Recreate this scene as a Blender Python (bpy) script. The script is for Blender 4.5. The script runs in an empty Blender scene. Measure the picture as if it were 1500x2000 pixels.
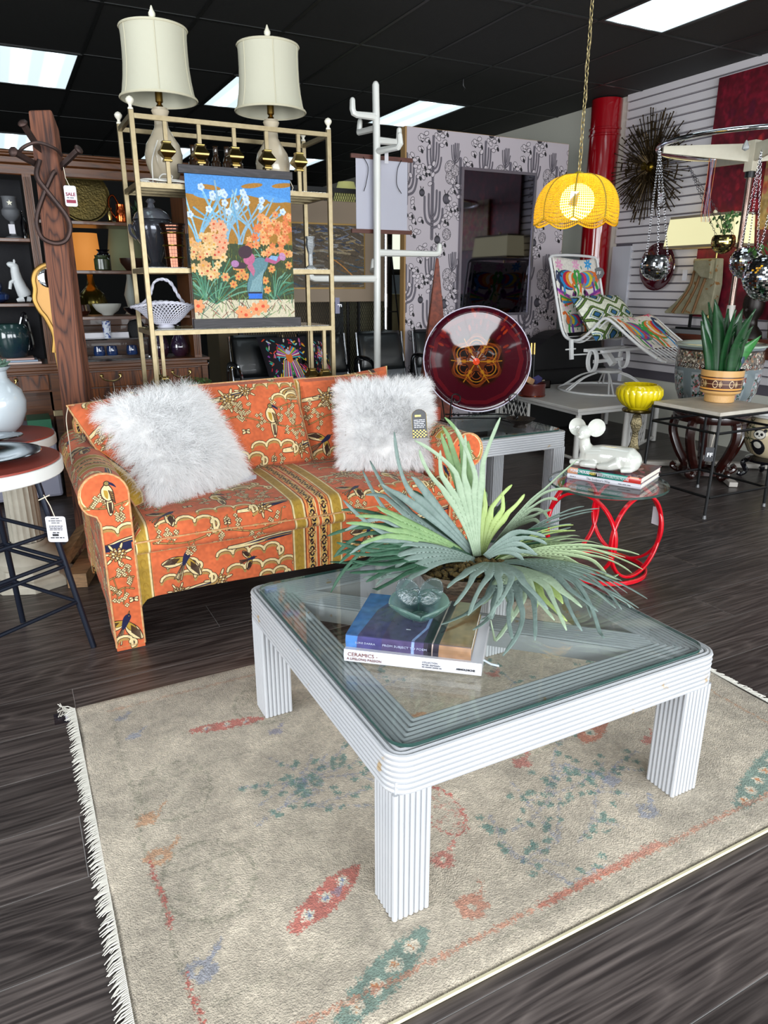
import bpy, math, random
import numpy as np
from mathutils import Vector, Matrix
R=math.radians; PI=math.pi
sc=bpy.context.scene; COL=sc.collection
# ---------------- camera, world, lights, exposure ----------------
cam=bpy.data.objects.new('camera',bpy.data.cameras.new('camera')); COL.objects.link(cam); sc.camera=cam
cam.data.sensor_fit='VERTICAL'; cam.data.sensor_height=24; cam.data.lens=1390/2000*24; cam.data.clip_start=.05
cam.location=(0,0,1.40); cam.rotation_euler=(PI/2-math.atan(445/1390),0,-R(27.5))
w=bpy.data.worlds.new('daylight'); sc.world=w; w.use_nodes=True
bg=w.node_tree.nodes['Background']; bg.inputs[0].default_value=(.80,.90,1,1); bg.inputs[1].default_value=1.6
def area(name,loc,rot,sx,sy,power,col):
    l=bpy.data.lights.new(name,'AREA'); l.shape='RECTANGLE'; l.size=sx; l.size_y=sy; l.energy=power; l.color=col
    o=bpy.data.objects.new(name,l); o.location=loc; o.rotation_euler=rot; COL.objects.link(o); return o
area('window_daylight',(1.0,-3.0,1.55),(PI/2,0,0),8.4,2.5,590,(.93,.97,1))
area('side_fill_light',(-4.3,.6,1.6),(0,-PI/2,0),2.3,3.6,300,(.93,.97,1))  # added fill from the left, no known window there
sc.view_settings.view_transform='Standard'; sc.view_settings.look='None'; sc.view_settings.gamma=1; sc.view_settings.use_curve_mapping=False
sc.view_settings.exposure=0.12
cy=sc.cycles; cy.max_bounces=7; cy.diffuse_bounces=3; cy.glossy_bounces=4; cy.transmission_bounces=6; cy.transparent_max_bounces=16
cy.caustics_reflective=False; cy.caustics_refractive=False; cy.sample_clamp_indirect=6

# ---------------- helpers ----------------
def lin(h):
    if isinstance(h,str): c=[int(h[i:i+2],16)/255 for i in (0,2,4)]
    else: c=list(h)[:3]
    return tuple((v/12.92 if v<=.04045 else ((v+.055)/1.055)**2.4) for v in c)+(1,)
MATS={}
def nt(name):
    m=bpy.data.materials.new(name); m.use_nodes=True; N=m.node_tree.nodes; L=m.node_tree.links
    return m,N,L,N['Principled BSDF']
def M(name,col='ffffff',rough=.5,metal=0,var=None,bump=None,coat=0,trans=0,emis=None,sheen=0,img=None,spec=.5,alpha=None,sub=0,fleck=None,stretch=None,ior=None,interp='Linear',ext='REPEAT'):
    """procedural material: var=(scale,amount,colour2) bump=(scale,strength) fleck=(scale,threshold,colour)"""
    if name in MATS: return MATS[name]
    m,N,L,B=nt(name); MATS[name]=m
    B.inputs['Roughness'].default_value=rough; B.inputs['Metallic'].default_value=metal
    B.inputs['Coat Weight'].default_value=coat; B.inputs['Coat Roughness'].default_value=.06
    B.inputs['Transmission Weight'].default_value=trans; B.inputs['Sheen Weight'].default_value=sheen
    B.inputs['Specular IOR Level'].default_value=spec
    if ior: B.inputs['IOR'].default_value=ior
    c=lin(col); B.inputs['Base Color'].default_value=c
    tc=N.new('ShaderNodeTexCoord'); vec=tc.outputs['Object']
    if stretch:
        mp=N.new('ShaderNodeMapping'); mp.inputs['Scale'].default_value=stretch; L.new(vec,mp.inputs[0]); vec=mp.outputs[0]
    out=None
    if img is not None:
        it=N.new('ShaderNodeTexImage'); it.image=img; it.interpolation=interp; it.extension=ext
        L.new(tc.outputs['UV'],it.inputs[0]); out=it.outputs[0]
    def noise(s,det=4,v=None):
        n=N.new('ShaderNodeTexNoise'); n.inputs['Scale'].default_value=s; n.inputs['Detail'].default_value=det
        L.new(v or vec,n.inputs['Vector']); return n.outputs['Fac']
    def mix(fac,a,b):
        x=N.new('ShaderNodeMix'); x.data_type='RGBA'
        L.new(fac,x.inputs[0])
        if hasattr(a,'links'): L.new(a,x.inputs[6])
        else: x.inputs[6].default_value=a
        x.inputs[7].default_value=b; return x.outputs[2]
    def ramp(f,a,b):
        r=N.new('ShaderNodeMapRange'); r.inputs[1].default_value=a; r.inputs[2].default_value=b; L.new(f,r.inputs[0]); return r.outputs[0]
    if var:
        s,amt=var[0],var[1]; c2=lin(var[2]) if len(var)>2 else tuple(v*.6 for v in c[:3])+(1,)
        f=ramp(noise(s),.5-.3,.5+.3); mu=N.new('ShaderNodeMath'); mu.operation='MULTIPLY'; mu.inputs[1].default_value=amt; L.new(f,mu.inputs[0])
        out=mix(mu.outputs[0],out if out is not None else c,c2)
    if fleck:
        f=ramp(noise(fleck[0],5),fleck[1],fleck[1]+.04); out=mix(f,out if out is not None else c,lin(fleck[2]))
    if out is not None: L.new(out,B.inputs['Base Color'])
    if bump:
        b=N.new('ShaderNodeBump'); b.inputs['Strength'].default_value=bump[1]; b.inputs['Distance'].default_value=.004
        L.new(noise(bump[0],3),b.inputs['Height']); L.new(b.outputs[0],B.inputs['Normal'])
    if emis:
        B.inputs['Emission Color'].default_value=lin(emis[0]); B.inputs['Emission Strength'].default_value=emis[1]
    if sub: B.inputs['Subsurface Weight'].default_value=sub; B.inputs['Subsurface Radius'].default_value=(.02,.015,.01)
    return m
def glass_mat(name,tint='fcfffe',edge=False):
    if name in MATS: return MATS[name]
    m,N,L,B=nt(name); MATS[name]=m; N.remove(B)
    t=N.new('ShaderNodeBsdfTransparent'); t.inputs[0].default_value=lin(tint)
    g=N.new('ShaderNodeBsdfGlossy'); g.inputs['Roughness'].default_value=.01; g.inputs[0].default_value=(1,1,1,1)
    f=N.new('ShaderNodeLayerWeight'); f.inputs[0].default_value=.5
    p=N.new('ShaderNodeMath'); p.operation='POWER'; p.inputs[1].default_value=5; L.new(f.outputs['Facing'],p.inputs[0])
    q=N.new('ShaderNodeMath'); q.operation='MULTIPLY_ADD'; q.inputs[1].default_value=.85; q.inputs[2].default_value=.035; q.use_clamp=True; L.new(p.outputs[0],q.inputs[0])
    x=N.new('ShaderNodeMixShader'); L.new(q.outputs[0],x.inputs[0]); L.new(t.outputs[0],x.inputs[1]); L.new(g.outputs[0],x.inputs[2])
    L.new(x.outputs[0],N['Material Output'].inputs[0]); return m
def wood(name,c1,c2,axis='X',rough=.4,scale=1,coat=0,rnd=False,dark=None,lines=.5):
    if name in MATS: return MATS[name]
    m,N,L,B=nt(name); MATS[name]=m
    tc=N.new('ShaderNodeTexCoord'); v=tc.outputs['Object']
    oi=N.new('ShaderNodeObjectInfo')
    if rnd:
        ad=N.new('ShaderNodeVectorMath'); ad.operation='MULTIPLY_ADD'; ad.inputs[1].default_value=(37,17,5)
        cb=N.new('ShaderNodeCombineXYZ')
        for i in range(3): L.new(oi.outputs['Random'],cb.inputs[i])
        L.new(cb.outputs[0],ad.inputs[0]); L.new(v,ad.inputs[2]); v=ad.outputs[0]
    mp=N.new('ShaderNodeMapping'); s={'X':(.6,5,5),'Y':(5,.6,5),'Z':(5,5,.6)}[axis]; mp.inputs['Scale'].default_value=[q*scale for q in s]; L.new(v,mp.inputs[0])
    n=N.new('ShaderNodeTexNoise'); n.inputs['Scale'].default_value=1; n.inputs['Detail'].default_value=2; L.new(mp.outputs[0],n.inputs['Vector'])
    k=N.new('ShaderNodeMath'); k.operation='MULTIPLY'; k.inputs[1].default_value=20; L.new(n.outputs['Fac'],k.inputs[0])
    fr=N.new('ShaderNodeMath'); fr.operation='PINGPONG'; fr.inputs[1].default_value=.5; L.new(k.outputs[0],fr.inputs[0])
    mp2=N.new('ShaderNodeMapping'); s={'X':(3,90,90),'Y':(90,3,90),'Z':(90,90,3)}[axis]; mp2.inputs['Scale'].default_value=[q*scale for q in s]; L.new(v,mp2.inputs[0])
    n2=N.new('ShaderNodeTexNoise'); n2.inputs['Scale'].default_value=1; n2.inputs['Detail'].default_value=3; L.new(mp2.outputs[0],n2.inputs['Vector'])
    rp=N.new('ShaderNodeMapRange'); rp.inputs[1].default_value=.0; rp.inputs[2].default_value=.5; L.new(fr.outputs[0],rp.inputs[0])
    p=N.new('ShaderNodeMath'); p.operation='POWER'; p.inputs[1].default_value=2.5; L.new(rp.outputs[0],p.inputs[0])
    a=N.new('ShaderNodeMath'); a.operation='MULTIPLY'; a.inputs[1].default_value=lines; L.new(p.outputs[0],a.inputs[0])
    r2=N.new('ShaderNodeMapRange'); r2.inputs[1].default_value=.4; r2.inputs[2].default_value=.75; L.new(n2.outputs['Fac'],r2.inputs[0])
    b=N.new('ShaderNodeMath'); b.operation='MULTIPLY_ADD'; b.inputs[1].default_value=.55; L.new(r2.outputs[0],b.inputs[0]); L.new(a.outputs[0],b.inputs[2]); b.use_clamp=True
    x=N.new('ShaderNodeMix'); x.data_type='RGBA'; L.new(b.outputs[0],x.inputs[0]); x.inputs[6].default_value=lin(c1); x.inputs[7].default_value=lin(c2)
    o=x.outputs[2]
    if rnd:
        hs=N.new('ShaderNodeHueSaturation'); mr=N.new('ShaderNodeMapRange'); mr.inputs[3].default_value=.8; mr.inputs[4].default_value=1.25
        L.new(oi.outputs['Random'],mr.inputs[0]); L.new(mr.outputs[0],hs.inputs['Value']); L.new(o,hs.inputs['Color']); o=hs.outputs[0]
    L.new(o,B.inputs['Base Color']); B.inputs['Roughness'].default_value=rough; B.inputs['Coat Weight'].default_value=coat
    bp=N.new('ShaderNodeBump'); bp.inputs['Strength'].default_value=.25; bp.inputs['Distance'].default_value=.002; L.new(n2.outputs['Fac'],bp.inputs['Height']); L.new(bp.outputs[0],B.inputs['Normal'])
    return m

def frame_of(d,up=Vector((0,0,1))):
    d=Vector(d).normalized()
    if abs(d.dot(up))>.98: up=Vector((0,1,0))
    s=d.cross(up).normalized(); return s,s.cross(d).normalized(),d
class MB:
    def __init__(s): s.v=[]; s.f=[]; s.uvd={}
    def add(s,vs,fs,uvs=None):
        o=len(s.v); s.v+= [tuple(q) for q in vs]
        for i,f in enumerate(fs):
            s.f.append(tuple(o+k for k in f))
            if uvs: s.uvd[len(s.f)-1]=[uvs[k] for k in f]
        return s
    def box(s,x0,x1,y0,y1,z0,z1):
        return s.add([(x,y,z) for z in (z0,z1) for y in (y0,y1) for x in (x0,x1)],[(0,2,3,1),(4,5,7,6),(0,1,5,4),(2,6,7,3),(0,4,6,2),(1,3,7,5)])
    def obox(s,c,size,rot=(0,0,0)):
        if isinstance(rot,Matrix): Rm=rot
        else: Rm=Matrix.Rotation(rot[2],3,'Z')@Matrix.Rotation(rot[1],3,'Y')@Matrix.Rotation(rot[0],3,'X')
        c=Vector(c); a,b,h=[q/2 for q in size]
        return s.add([c+Rm@Vector((x,y,z)) for z in (-h,h) for y in (-b,b) for x in (-a,a)],[(0,2,3,1),(4,5,7,6),(0,1,5,4),(2,6,7,3),(0,4,6,2),(1,3,7,5)])
    def bar(s,p,q,w,h=None,up=(0,0,1)):
        p=Vector(p);q=Vector(q);a,b,d=frame_of(q-p,Vector(up)); h=h or w
        vs=[e+a*x*w/2+b*y*h/2 for e in (p,q) for x,y in ((-1,-1),(1,-1),(1,1),(-1,1))]
        return s.add(vs,[(0,1,2,3),(7,6,5,4),(0,4,5,1),(1,5,6,2),(2,6,7,3),(3,7,4,0)])
    def tube(s,pts,r,n=8,closed=False,cap=True,flat=1.0,up=None):
        pts=[Vector(p) for p in pts]; m=len(pts); rs=r if isinstance(r,(list,tuple)) else [r]*m
        vs=[];a=None
        for i,p in enumerate(pts):
            if closed: t=pts[(i+1)%m]-pts[i-1]
            else: t=pts[min(i+1,m-1)]-pts[max(i-1,0)]
            if t.length<1e-9: t=Vector((0,0,1))
            t.normalize()
            if up is not None: a=t.cross(Vector(up)).normalized()
            elif a is None: a,_,_=frame_of(t)
            else:
                a=a-t*a.dot(t)
                if a.length<1e-6: a,_,_=frame_of(t)
                a.normalize()
            b=a.cross(t).normalized()
            for k in range(n):
                th=2*PI*k/n; vs.append(p+a*math.cos(th)*rs[i]+b*math.sin(th)*rs[i]*flat)
        fs=[]
        for i in range(m if closed else m-1):
            j=(i+1)%m
            for k in range(n): fs.append((i*n+k,i*n+(k+1)%n,j*n+(k+1)%n,j*n+k))
        if not closed and cap: fs+=[tuple(range(n))[::-1],tuple((m-1)*n+k for k in range(n))]
        return s.add(vs,fs)
    def lathe(s,prof,c=(0,0,0),n=28,M3=None,ru=None,sx=1,sy=1,uv=False,arc=2*PI):
        c=Vector(c); vs=[];fs=[];uvs=[];m=len(prof); full=arc>6.28; N1=n if full and not uv else n+1
        for j in range(N1):
            th=arc*j/n
            for i,(r,z) in enumerate(prof):
                q=ru(th,z) if ru else 1
                p=Vector((r*q*math.cos(th)*sx,r*q*math.sin(th)*sy,z))
                if M3: p=M3@p
                vs.append(c+p); uvs.append((j/n,i/(m-1)))
        for j in range(n):
            k=(j+1)%N1
            for i in range(m-1): fs.append((j*m+i,k*m+i,k*m+i+1,j*m+i+1))
        return s.add(vs,fs,uvs if uv else None)
    def prism(s,poly,y0,y1,f=None):
        """poly in (x,z), extruded along y; f maps (x,y,z)->point"""
        f=f or (lambda x,y,z:(x,y,z)); n=len(poly)
        vs=[f(x,y0,z) for x,z in poly]+[f(x,y1,z) for x,z in poly]
        return s.add(vs,[tuple(range(n)),tuple(range(2*n-1,n-1,-1))]+[(i,n+i,n+(i+1)%n,(i+1)%n) for i in range(n)])
    def sphere(s,c,r,n=14,m=10,M3=None):
        rr=r if isinstance(r,(tuple,list)) else (r,r,r); c=Vector(c); vs=[];fs=[]
        for i in range(m+1):
            ph=PI*i/m
            for k in range(n):
                th=2*PI*k/n; p=Vector((rr[0]*math.sin(ph)*math.cos(th),rr[1]*math.sin(ph)*math.sin(th),rr[2]*math.cos(ph)))
                if M3: p=M3@p
                vs.append(c+p)
        for i in range(m):
            for k in range(n): fs.append((i*n+k,(i+1)*n+k,(i+1)*n+(k+1)%n,i*n+(k+1)%n))
        return s.add(vs,fs)
    def grid(s,fn,nu,nv,uv=True):
        vs=[];uvs=[]
        for j in range(nv+1):
            for i in range(nu+1): vs.append(fn(i/nu,j/nv)); uvs.append((i/nu,j/nv))
        W=nu+1
        return s.add(vs,[(j*W+i,j*W+i+1,(j+1)*W+i+1,(j+1)*W+i) for j in range(nv) for i in range(nu)],uvs if uv else None)
    def build(s,name,mat,parent=None,smooth=None,uv=None,bevel=0,sub=0,weld=False,solid=0,stuff=False,label=None,off=(0,0,0)):
        me=bpy.data.meshes.new(name); loc=Vector(off)
        if parent is not None: loc=loc+root_loc(parent)
        me.from_pydata([tuple(Vector(q)-loc) for q in s.v],[],s.f)
        if uv or s.uvd:
            ul=me.uv_layers.new(name='UVMap'); arr=np.zeros(len(me.loops)*2)
            for p in me.polygons:
                for k,li in enumerate(p.loop_indices):
                    if p.index in s.uvd and not uv: u=s.uvd[p.index][k]
                    elif uv: u=uv(Vector(s.v[me.loops[li].vertex_index]),p.normal)
                    else: u=(0,0)
                    arr[2*li]=u[0]; arr[2*li+1]=u[1]
            ul.data.foreach_set('uv',arr)
        mats=mat if isinstance(mat,(list,tuple)) else [mat]
        for q in mats: me.materials.append(q)
        if smooth is None: smooth=True
        if weld:
            import bmesh
            b=bmesh.new(); b.from_mesh(me); bmesh.ops.remove_doubles(b,verts=b.verts,dist=1e-5); bmesh.ops.recalc_face_normals(b,faces=b.faces); b.to_mesh(me); b.free()
        else:
            me.validate()
        if smooth:
            me.polygons.foreach_set('use_smooth',[True]*len(me.polygons))
            try: me.set_sharp_from_angle(angle=R(38))
            except Exception: pass
        o=bpy.data.objects.new(name,me); COL.objects.link(o)
        if parent is not None: o.parent=parent
        else: o.location=loc
        if bevel:
            b=o.modifiers.new('bevel','BEVEL'); b.width=bevel; b.segments=2; b.limit_method='ANGLE'
        if solid:
            b=o.modifiers.new('solid','SOLIDIFY'); b.thickness=solid; b.offset=0
        if sub:
            b=o.modifiers.new('sub','SUBSURF'); b.levels=sub; b.render_levels=sub
        if stuff: o['kind']='stuff'
        if label: o['label']=label
        return o
def root_loc(o):
    p=Vector((0,0,0))
    while o is not None: p+=o.location; o=o.parent
    return p
def tag(o,label,cat,group=None):
    o['label']=label; o['category']=cat
    if group: o['group']=group
    return o
def thing(name,label,cat,loc,rz=0,group=None):
    o=bpy.data.objects.new(name,None); COL.objects.link(o); o.location=loc; o.rotation_euler=(0,0,rz); o.empty_display_size=.1
    return tag(o,label,cat,group)
def struct(o): o['kind']='structure'; return o
def dup(root,loc,rz=None,label=None):
    def cp(o,par):
        c=o.copy(); COL.objects.link(c); c.parent=par
        for k in list(o.children): cp(k,c)
        return c
    r=cp(root,None); r.location=loc
    if rz is not None: r.rotation_euler=(0,0,rz)
    if label: r['label']=label
    return r
def share(o,parent,loc,rot=(0,0,0)):
    """another piece with the same mesh"""
    c=o.copy(); COL.objects.link(c); c.parent=parent; c.location=loc; c.rotation_euler=rot; return c
def lerp(a,b,t): return a+(b-a)*t
def rrect(w,h,r,n=4,cx=0,cy=0):
    p=[]
    for sx,sy,a0 in ((1,1,0),(-1,1,90),(-1,-1,180),(1,-1,270)):
        for k in range(n+1):
            a=R(a0+90*k/n); p.append((cx+sx*(w/2-r)+r*math.cos(a),cy+sy*(h/2-r)+r*math.sin(a)))
    return p
def catmull(P,n=6):
    P=[Vector(p) for p in P]; Q=[P[0]*2-P[1]]+P+[P[-1]*2-P[-2]]; out=[]
    for i in range(1,len(Q)-2):
        a,b,c,d=Q[i-1:i+3]
        for k in range(n):
            t=k/n; out.append(.5*((2*b)+(c-a)*t+(2*a-5*b+4*c-d)*t*t+(3*b-a-3*c+d)*t**3))
    return out+[P[-1]]
def text(s,size,mat,parent,loc,rot,name='lettering',align='LEFT',ext=.0004,squash=1,bold=0):
    cu=bpy.data.curves.new('t','FONT'); cu.body=s; cu.size=size; cu.extrude=ext; cu.align_x=align; cu.offset=bold; cu.resolution_u=2
    t=bpy.data.objects.new('t',cu); COL.objects.link(t)
    dg=bpy.context.evaluated_depsgraph_get(); me=bpy.data.meshes.new_from_object(t.evaluated_get(dg)); bpy.data.objects.remove(t)
    me.name=name; me.materials.clear(); me.materials.append(mat)
    o=bpy.data.objects.new(name,me); COL.objects.link(o); o.parent=parent; o.location=Vector(loc)-(root_loc(parent) if parent else Vector()); o.rotation_euler=rot; o.scale=(squash,1,1)
    return o
def smallprint(parent,loc,rot,w,h,mat,seed=0,gap=.25):
    """a line of print too small to read: a row of word-length dashes"""
    r=random.Random(seed); m=MB(); x=-w/2
    while x<w/2-h:
        l=min(r.uniform(1.5,6)*h,w/2-x); m.add([(x,0,-h/2),(x+l,0,-h/2),(x+l,0,h/2),(x,0,h/2)],[(0,1,2,3)]); x+=l+h*.8
    o=m.build('small_print',mat,None,smooth=False,stuff=True); o.parent=parent; o.location=loc; o.rotation_euler=rot; return o
def pillow(m,BL,BR,TR,TL,T,n=16,e=.45,sides=(1,-1),pin=.03):
    BL,BR,TR,TL=map(Vector,(BL,BR,TR,TL)); nr=(BR-BL).cross(TL-BL).normalized()
    for sg in sides:
        def fn(u,v,sg=sg):
            a,b=2*u-1,2*v-1
            uu=.5+.5*a*(1-pin*(1-b*b)); vv=.5+.5*b*(1-pin*(1-a*a))
            p=BL*(1-uu)*(1-vv)+BR*uu*(1-vv)+TR*uu*vv+TL*(1-uu)*vv
            h=T/2*((max(0,1-a*a))**e*(max(0,1-b*b))**e)
            return p+nr*h*sg
        if sg>0: m.grid(fn,n,n)
        else: m.grid(lambda u,v:fn(1-u,v),n,n)
    return m

# ---------------- painter for flat prints ----------------
class Cv:
    def __init__(s,w,h,ppm,bg):
        s.p=ppm; s.W=int(w*ppm); s.H=int(h*ppm); s.a=np.ones((s.H,s.W,3),np.float32)*np.array(s.c(bg),np.float32)
    def c(s,h): return [int(h[i:i+2],16)/255 for i in (0,2,4)] if isinstance(h,str) else list(h)
    def _reg(s,x0,x1,y0,y1):
        a=max(0,int(x0*s.p)-2);b=min(s.W,int(x1*s.p)+3);c=max(0,int(y0*s.p)-2);d=min(s.H,int(y1*s.p)+3)
        if a>=b or c>=d: return None
        Y,X=np.mgrid[c:d,a:b]; return (a,b,c,d,(X+.5)/s.p,(Y+.5)/s.p)
    def _bl(s,r,sd,col,al=1):
        a,b,c,d=r[:4]; k=np.clip(.5-sd*s.p,0,1)[...,None]*al
        s.a[c:d,a:b]=s.a[c:d,a:b]*(1-k)+np.array(s.c(col),np.float32)*k
    def line(s,P,w,col,al=1,taper=False):
        xs=[p[0] for p in P]; ys=[p[1] for p in P]; r=s._reg(min(xs)-w,max(xs)+w,min(ys)-w,max(ys)+w)
        if r is None: return
        X,Y=r[4],r[5]; best=np.full(X.shape,9.,np.float32); n=len(P)-1
        for i in range(n):
            ax,ay=P[i][:2];bx,by=P[i+1][:2]; dx,dy=bx-ax,by-ay; l=dx*dx+dy*dy+1e-12
            t=np.clip(((X-ax)*dx+(Y-ay)*dy)/l,0,1); d=np.hypot(X-ax-t*dx,Y-ay-t*dy)
            ww=w/2*(1-(i+t)/n*.8) if taper else w/2
            best=np.minimum(best,d-ww)
        s._bl(r,best,col,al)
    def poly(s,P,col,al=1,out=None,ow=.003):
        xs=[p[0] for p in P]; ys=[p[1] for p in P]; r=s._reg(min(xs),max(xs),min(ys),max(ys))
        if r is None: return
        X,Y=r[4],r[5]; d=np.full(X.shape,9.,np.float32); ins=np.zeros(X.shape,bool); n=len(P)
        for i in range(n):
            ax,ay=P[i][:2];bx,by=P[(i+1)%n][:2]; dx,dy=bx-ax,by-ay; l=dx*dx+dy*dy+1e-12
            t=np.clip(((X-ax)*dx+(Y-ay)*dy)/l,0,1); d=np.minimum(d,np.hypot(X-ax-t*dx,Y-ay-t*dy))
            if abs(dy)>1e-9: ins^=((ay>Y)!=(by>Y))&(X<(dx)*(Y-ay)/dy+ax)
        s._bl(r,np.where(ins,-d,d),col,al)
        if out: s.line(list(P)+[P[0]],ow,out)
    def ell(s,x,y,rx,ry,ang,col,out=None,ow=.003,al=1):
        P=[(x+rx*math.cos(t)*math.cos(ang)-ry*math.sin(t)*math.sin(ang),y+rx*math.cos(t)*math.sin(ang)+ry*math.sin(t)*math.cos(ang)) for t in [2*PI*k/14 for k in range(14)]]
        s.poly(P,col,al,out,ow)
    def rect(s,x0,x1,y0,y1,col,al=1): s.poly([(x0,y0),(x1,y0),(x1,y1),(x0,y1)],col,al)
    def mottle(s,amt,scale,seed=0):
        rs=np.random.RandomState(seed); g=rs.rand(int(s.H/scale)+3,int(s.W/scale)+3)
        yy=np.linspace(0,g.shape[0]-1.01,s.H); xx=np.linspace(0,g.shape[1]-1.01,s.W); y0=yy.astype(int);x0=xx.astype(int);fy=(yy-y0)[:,None];fx=(xx-x0)[None]
        v=(g[y0][:,x0]*(1-fx)+g[y0][:,x0+1]*fx)*(1-fy)+(g[y0+1][:,x0]*(1-fx)+g[y0+1][:,x0+1]*fx)*fy
        s.a*=(1+amt*(v-.5)*2)[...,None]
    def jitter(s,px,scale=6,seed=1):
        rs=np.random.RandomState(seed); Y,X=np.mgrid[0:s.H,0:s.W]
        def f():
            g=rs.rand(s.H//scale+2,s.W//scale+2)-.5; return np.repeat(np.repeat(g,scale,0),scale,1)[:s.H,:s.W]
        s.a=s.a[np.clip(Y+(f()*2*px).astype(int),0,s.H-1),np.clip(X+(f()*2*px).astype(int),0,s.W-1)]
    def image(s,name):
        im=bpy.data.images.new(name,s.W,s.H); b=np.ones((s.H,s.W,4),np.float32); b[...,:3]=np.clip(s.a,0,1)
        im.pixels.foreach_set(b.ravel()); im.update(); im.pack(); return im
def cat2(P,n=5): return [(q.x,q.y) for q in catmull([(p[0],p[1],0) for p in P],n)]
rnd=random.Random(7)

# shared materials
WHITE=M('white_paint','babcc0',.45,fleck=(9,.70,'a08f78'),bump=(60,.1))
WHITEP=M('white_enamel','e4e4e4',.3,coat=.3)
BLACKM=M('black_metal','0f1012',.35,metal=.3)
CHROME=M('chrome','d8dade',.08,metal=1)
BRASS=M('brushed_brass','94876a',.40,metal=.7,var=(35,.6,'6e5c3e'),stretch=(1,1,1))
BRASSD=M('antique_brass','9a8550',.25,metal=1,var=(30,.5,'5a4a28'))
GLASS=glass_mat('clear_glass'); GLASSEDGE=M('glass_edge','2c4a44',.1,trans=.3)
PAPER=M('white_card','cccad0',.6); BLACKINK=M('black_ink','15151a',.6); REDINK=M('dark_red_ink','7e1033',.6)
# ---------------- floor: planks ----------------
CZ=3.12
PLANK=wood('dark_plank','2a2423','6c625e','X',.36,1,rnd=True,lines=.36)
SUBF=M('pale_joint','a09c9a',.8)
fl=struct(MB().box(-4.5,5.7,-3.2,13.5,-.05,-.004).build('floor',M('dark_floor','242122',.4,var=(8,.8,'4a4648'))))
m=MB(); Lp,Wp=1.5,.237; g=.0010
vs=[];
for z,q in ((-.0035,0),(-.0008,0),(0,.0014)):
    vs+=[(g+q,g+q,z),(Lp-g-q,g+q,z),(Lp-g-q,Wp-g-q,z),(g+q,Wp-g-q,z)]
m.add(vs,[(8,9,10,11)]+[(4*a+i,4*a+(i+1)%4,4*a+4+(i+1)%4,4*a+4+i) for a in (0,1) for i in range(4)])
p0=None; r_=random.Random(3)
for row in range(-2,31):
    y=2.297-.237*8+.237*row-.0
    off=(row*.47+r_.random()*.3)%1.5
    if row==6-4: off=.52+.28
    x=-1.9-off
    while x<5.65:
        if p0 is None: p0=m.build('plank',PLANK,smooth=False); p0.parent=fl; p0.location=(x,y,0)
        else: share(p0,fl,(x,y,0))
        x+=1.5
# light caught on joint lines is put in as a pale strip under gaps
MB().box(-3.4,5.64,-.1,9.6,-.0042,-.0013).build('joint_highlight',SUBF,fl,smooth=False)
# ---------------- ceiling ----------------
TILE=M('black_ceiling_tile','0e0f0e',.75,var=(60,.6,'202220'),bump=(220,.35))
TBAR=M('black_t_bar','1a1c1b',.45)
ce=struct(MB().box(-4.5,5.7,-3.2,13.5,CZ+.03,CZ+.1).build('ceiling',M('plenum_black','050505',.9)))
xs=[3.91+.61*k for k in range(-13,3)]; ys=[3.127+1.22*k for k in range(-5,9)]
lights=[(3.91-1.83*i,-.533+3.66*j) for i in range(5) for j in range(4)]
t0=None
mt=MB().box(.012,.598,.012,1.208,-.012,0)
for x in xs:
    for y in ys:
        if any(abs(x-a)<.1 and abs(y-b)<.1 for a,b in lights): continue
        if y<-2.5: continue
        if t0 is None: t0=mt.build('ceiling_tile',TILE,smooth=False,bevel=0); t0.parent=ce; t0.location=(x,y,CZ+.012)
        else: share(t0,ce,(x,y,CZ+.012))
m=MB()
for x in xs+[xs[-1]+.61]: m.box(x-.012,x+.012,-3.2,13.5,CZ-.004,CZ+.01)
for y in ys+[ys[-1]+1.22]: m.box(-4.5,5.65,y-.012,y+.012,CZ-.0045,CZ+.009)
m.build('ceiling_grid',TBAR,ce,smooth=False)
# recessed fluorescent troffers
mm,N,L,B=nt('troffer_diffuser'); MATS['troffer_diffuser']=mm
tc=N.new('ShaderNodeTexCoord'); sp=N.new('ShaderNodeSeparateXYZ'); L.new(tc.outputs['Object'],sp.inputs[0])
ab=N.new('ShaderNodeMath'); ab.operation='ABSOLUTE'; L.new(sp.outputs[0],ab.inputs[0])
su=N.new('ShaderNodeMath'); su.operation='SUBTRACT'; su.inputs[1].default_value=.12; L.new(ab.outputs[0],su.inputs[0])
a2=N.new('ShaderNodeMath'); a2.operation='ABSOLUTE'; L.new(su.outputs[0],a2.inputs[0])
mr=N.new('ShaderNodeMapRange'); mr.interpolation_type='SMOOTHSTEP'; mr.inputs[1].default_value=0; mr.inputs[2].default_value=.085; mr.inputs[3].default_value=3.6; mr.inputs[4].default_value=.92; L.new(a2.outputs[0],mr.inputs[0])
B.inputs['Emission Color'].default_value=(.74,.90,.96,1); B.inputs['Base Color'].default_value=(.8,.8,.8,1); L.new(mr.outputs[0],B.inputs['Emission Strength'])
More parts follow.
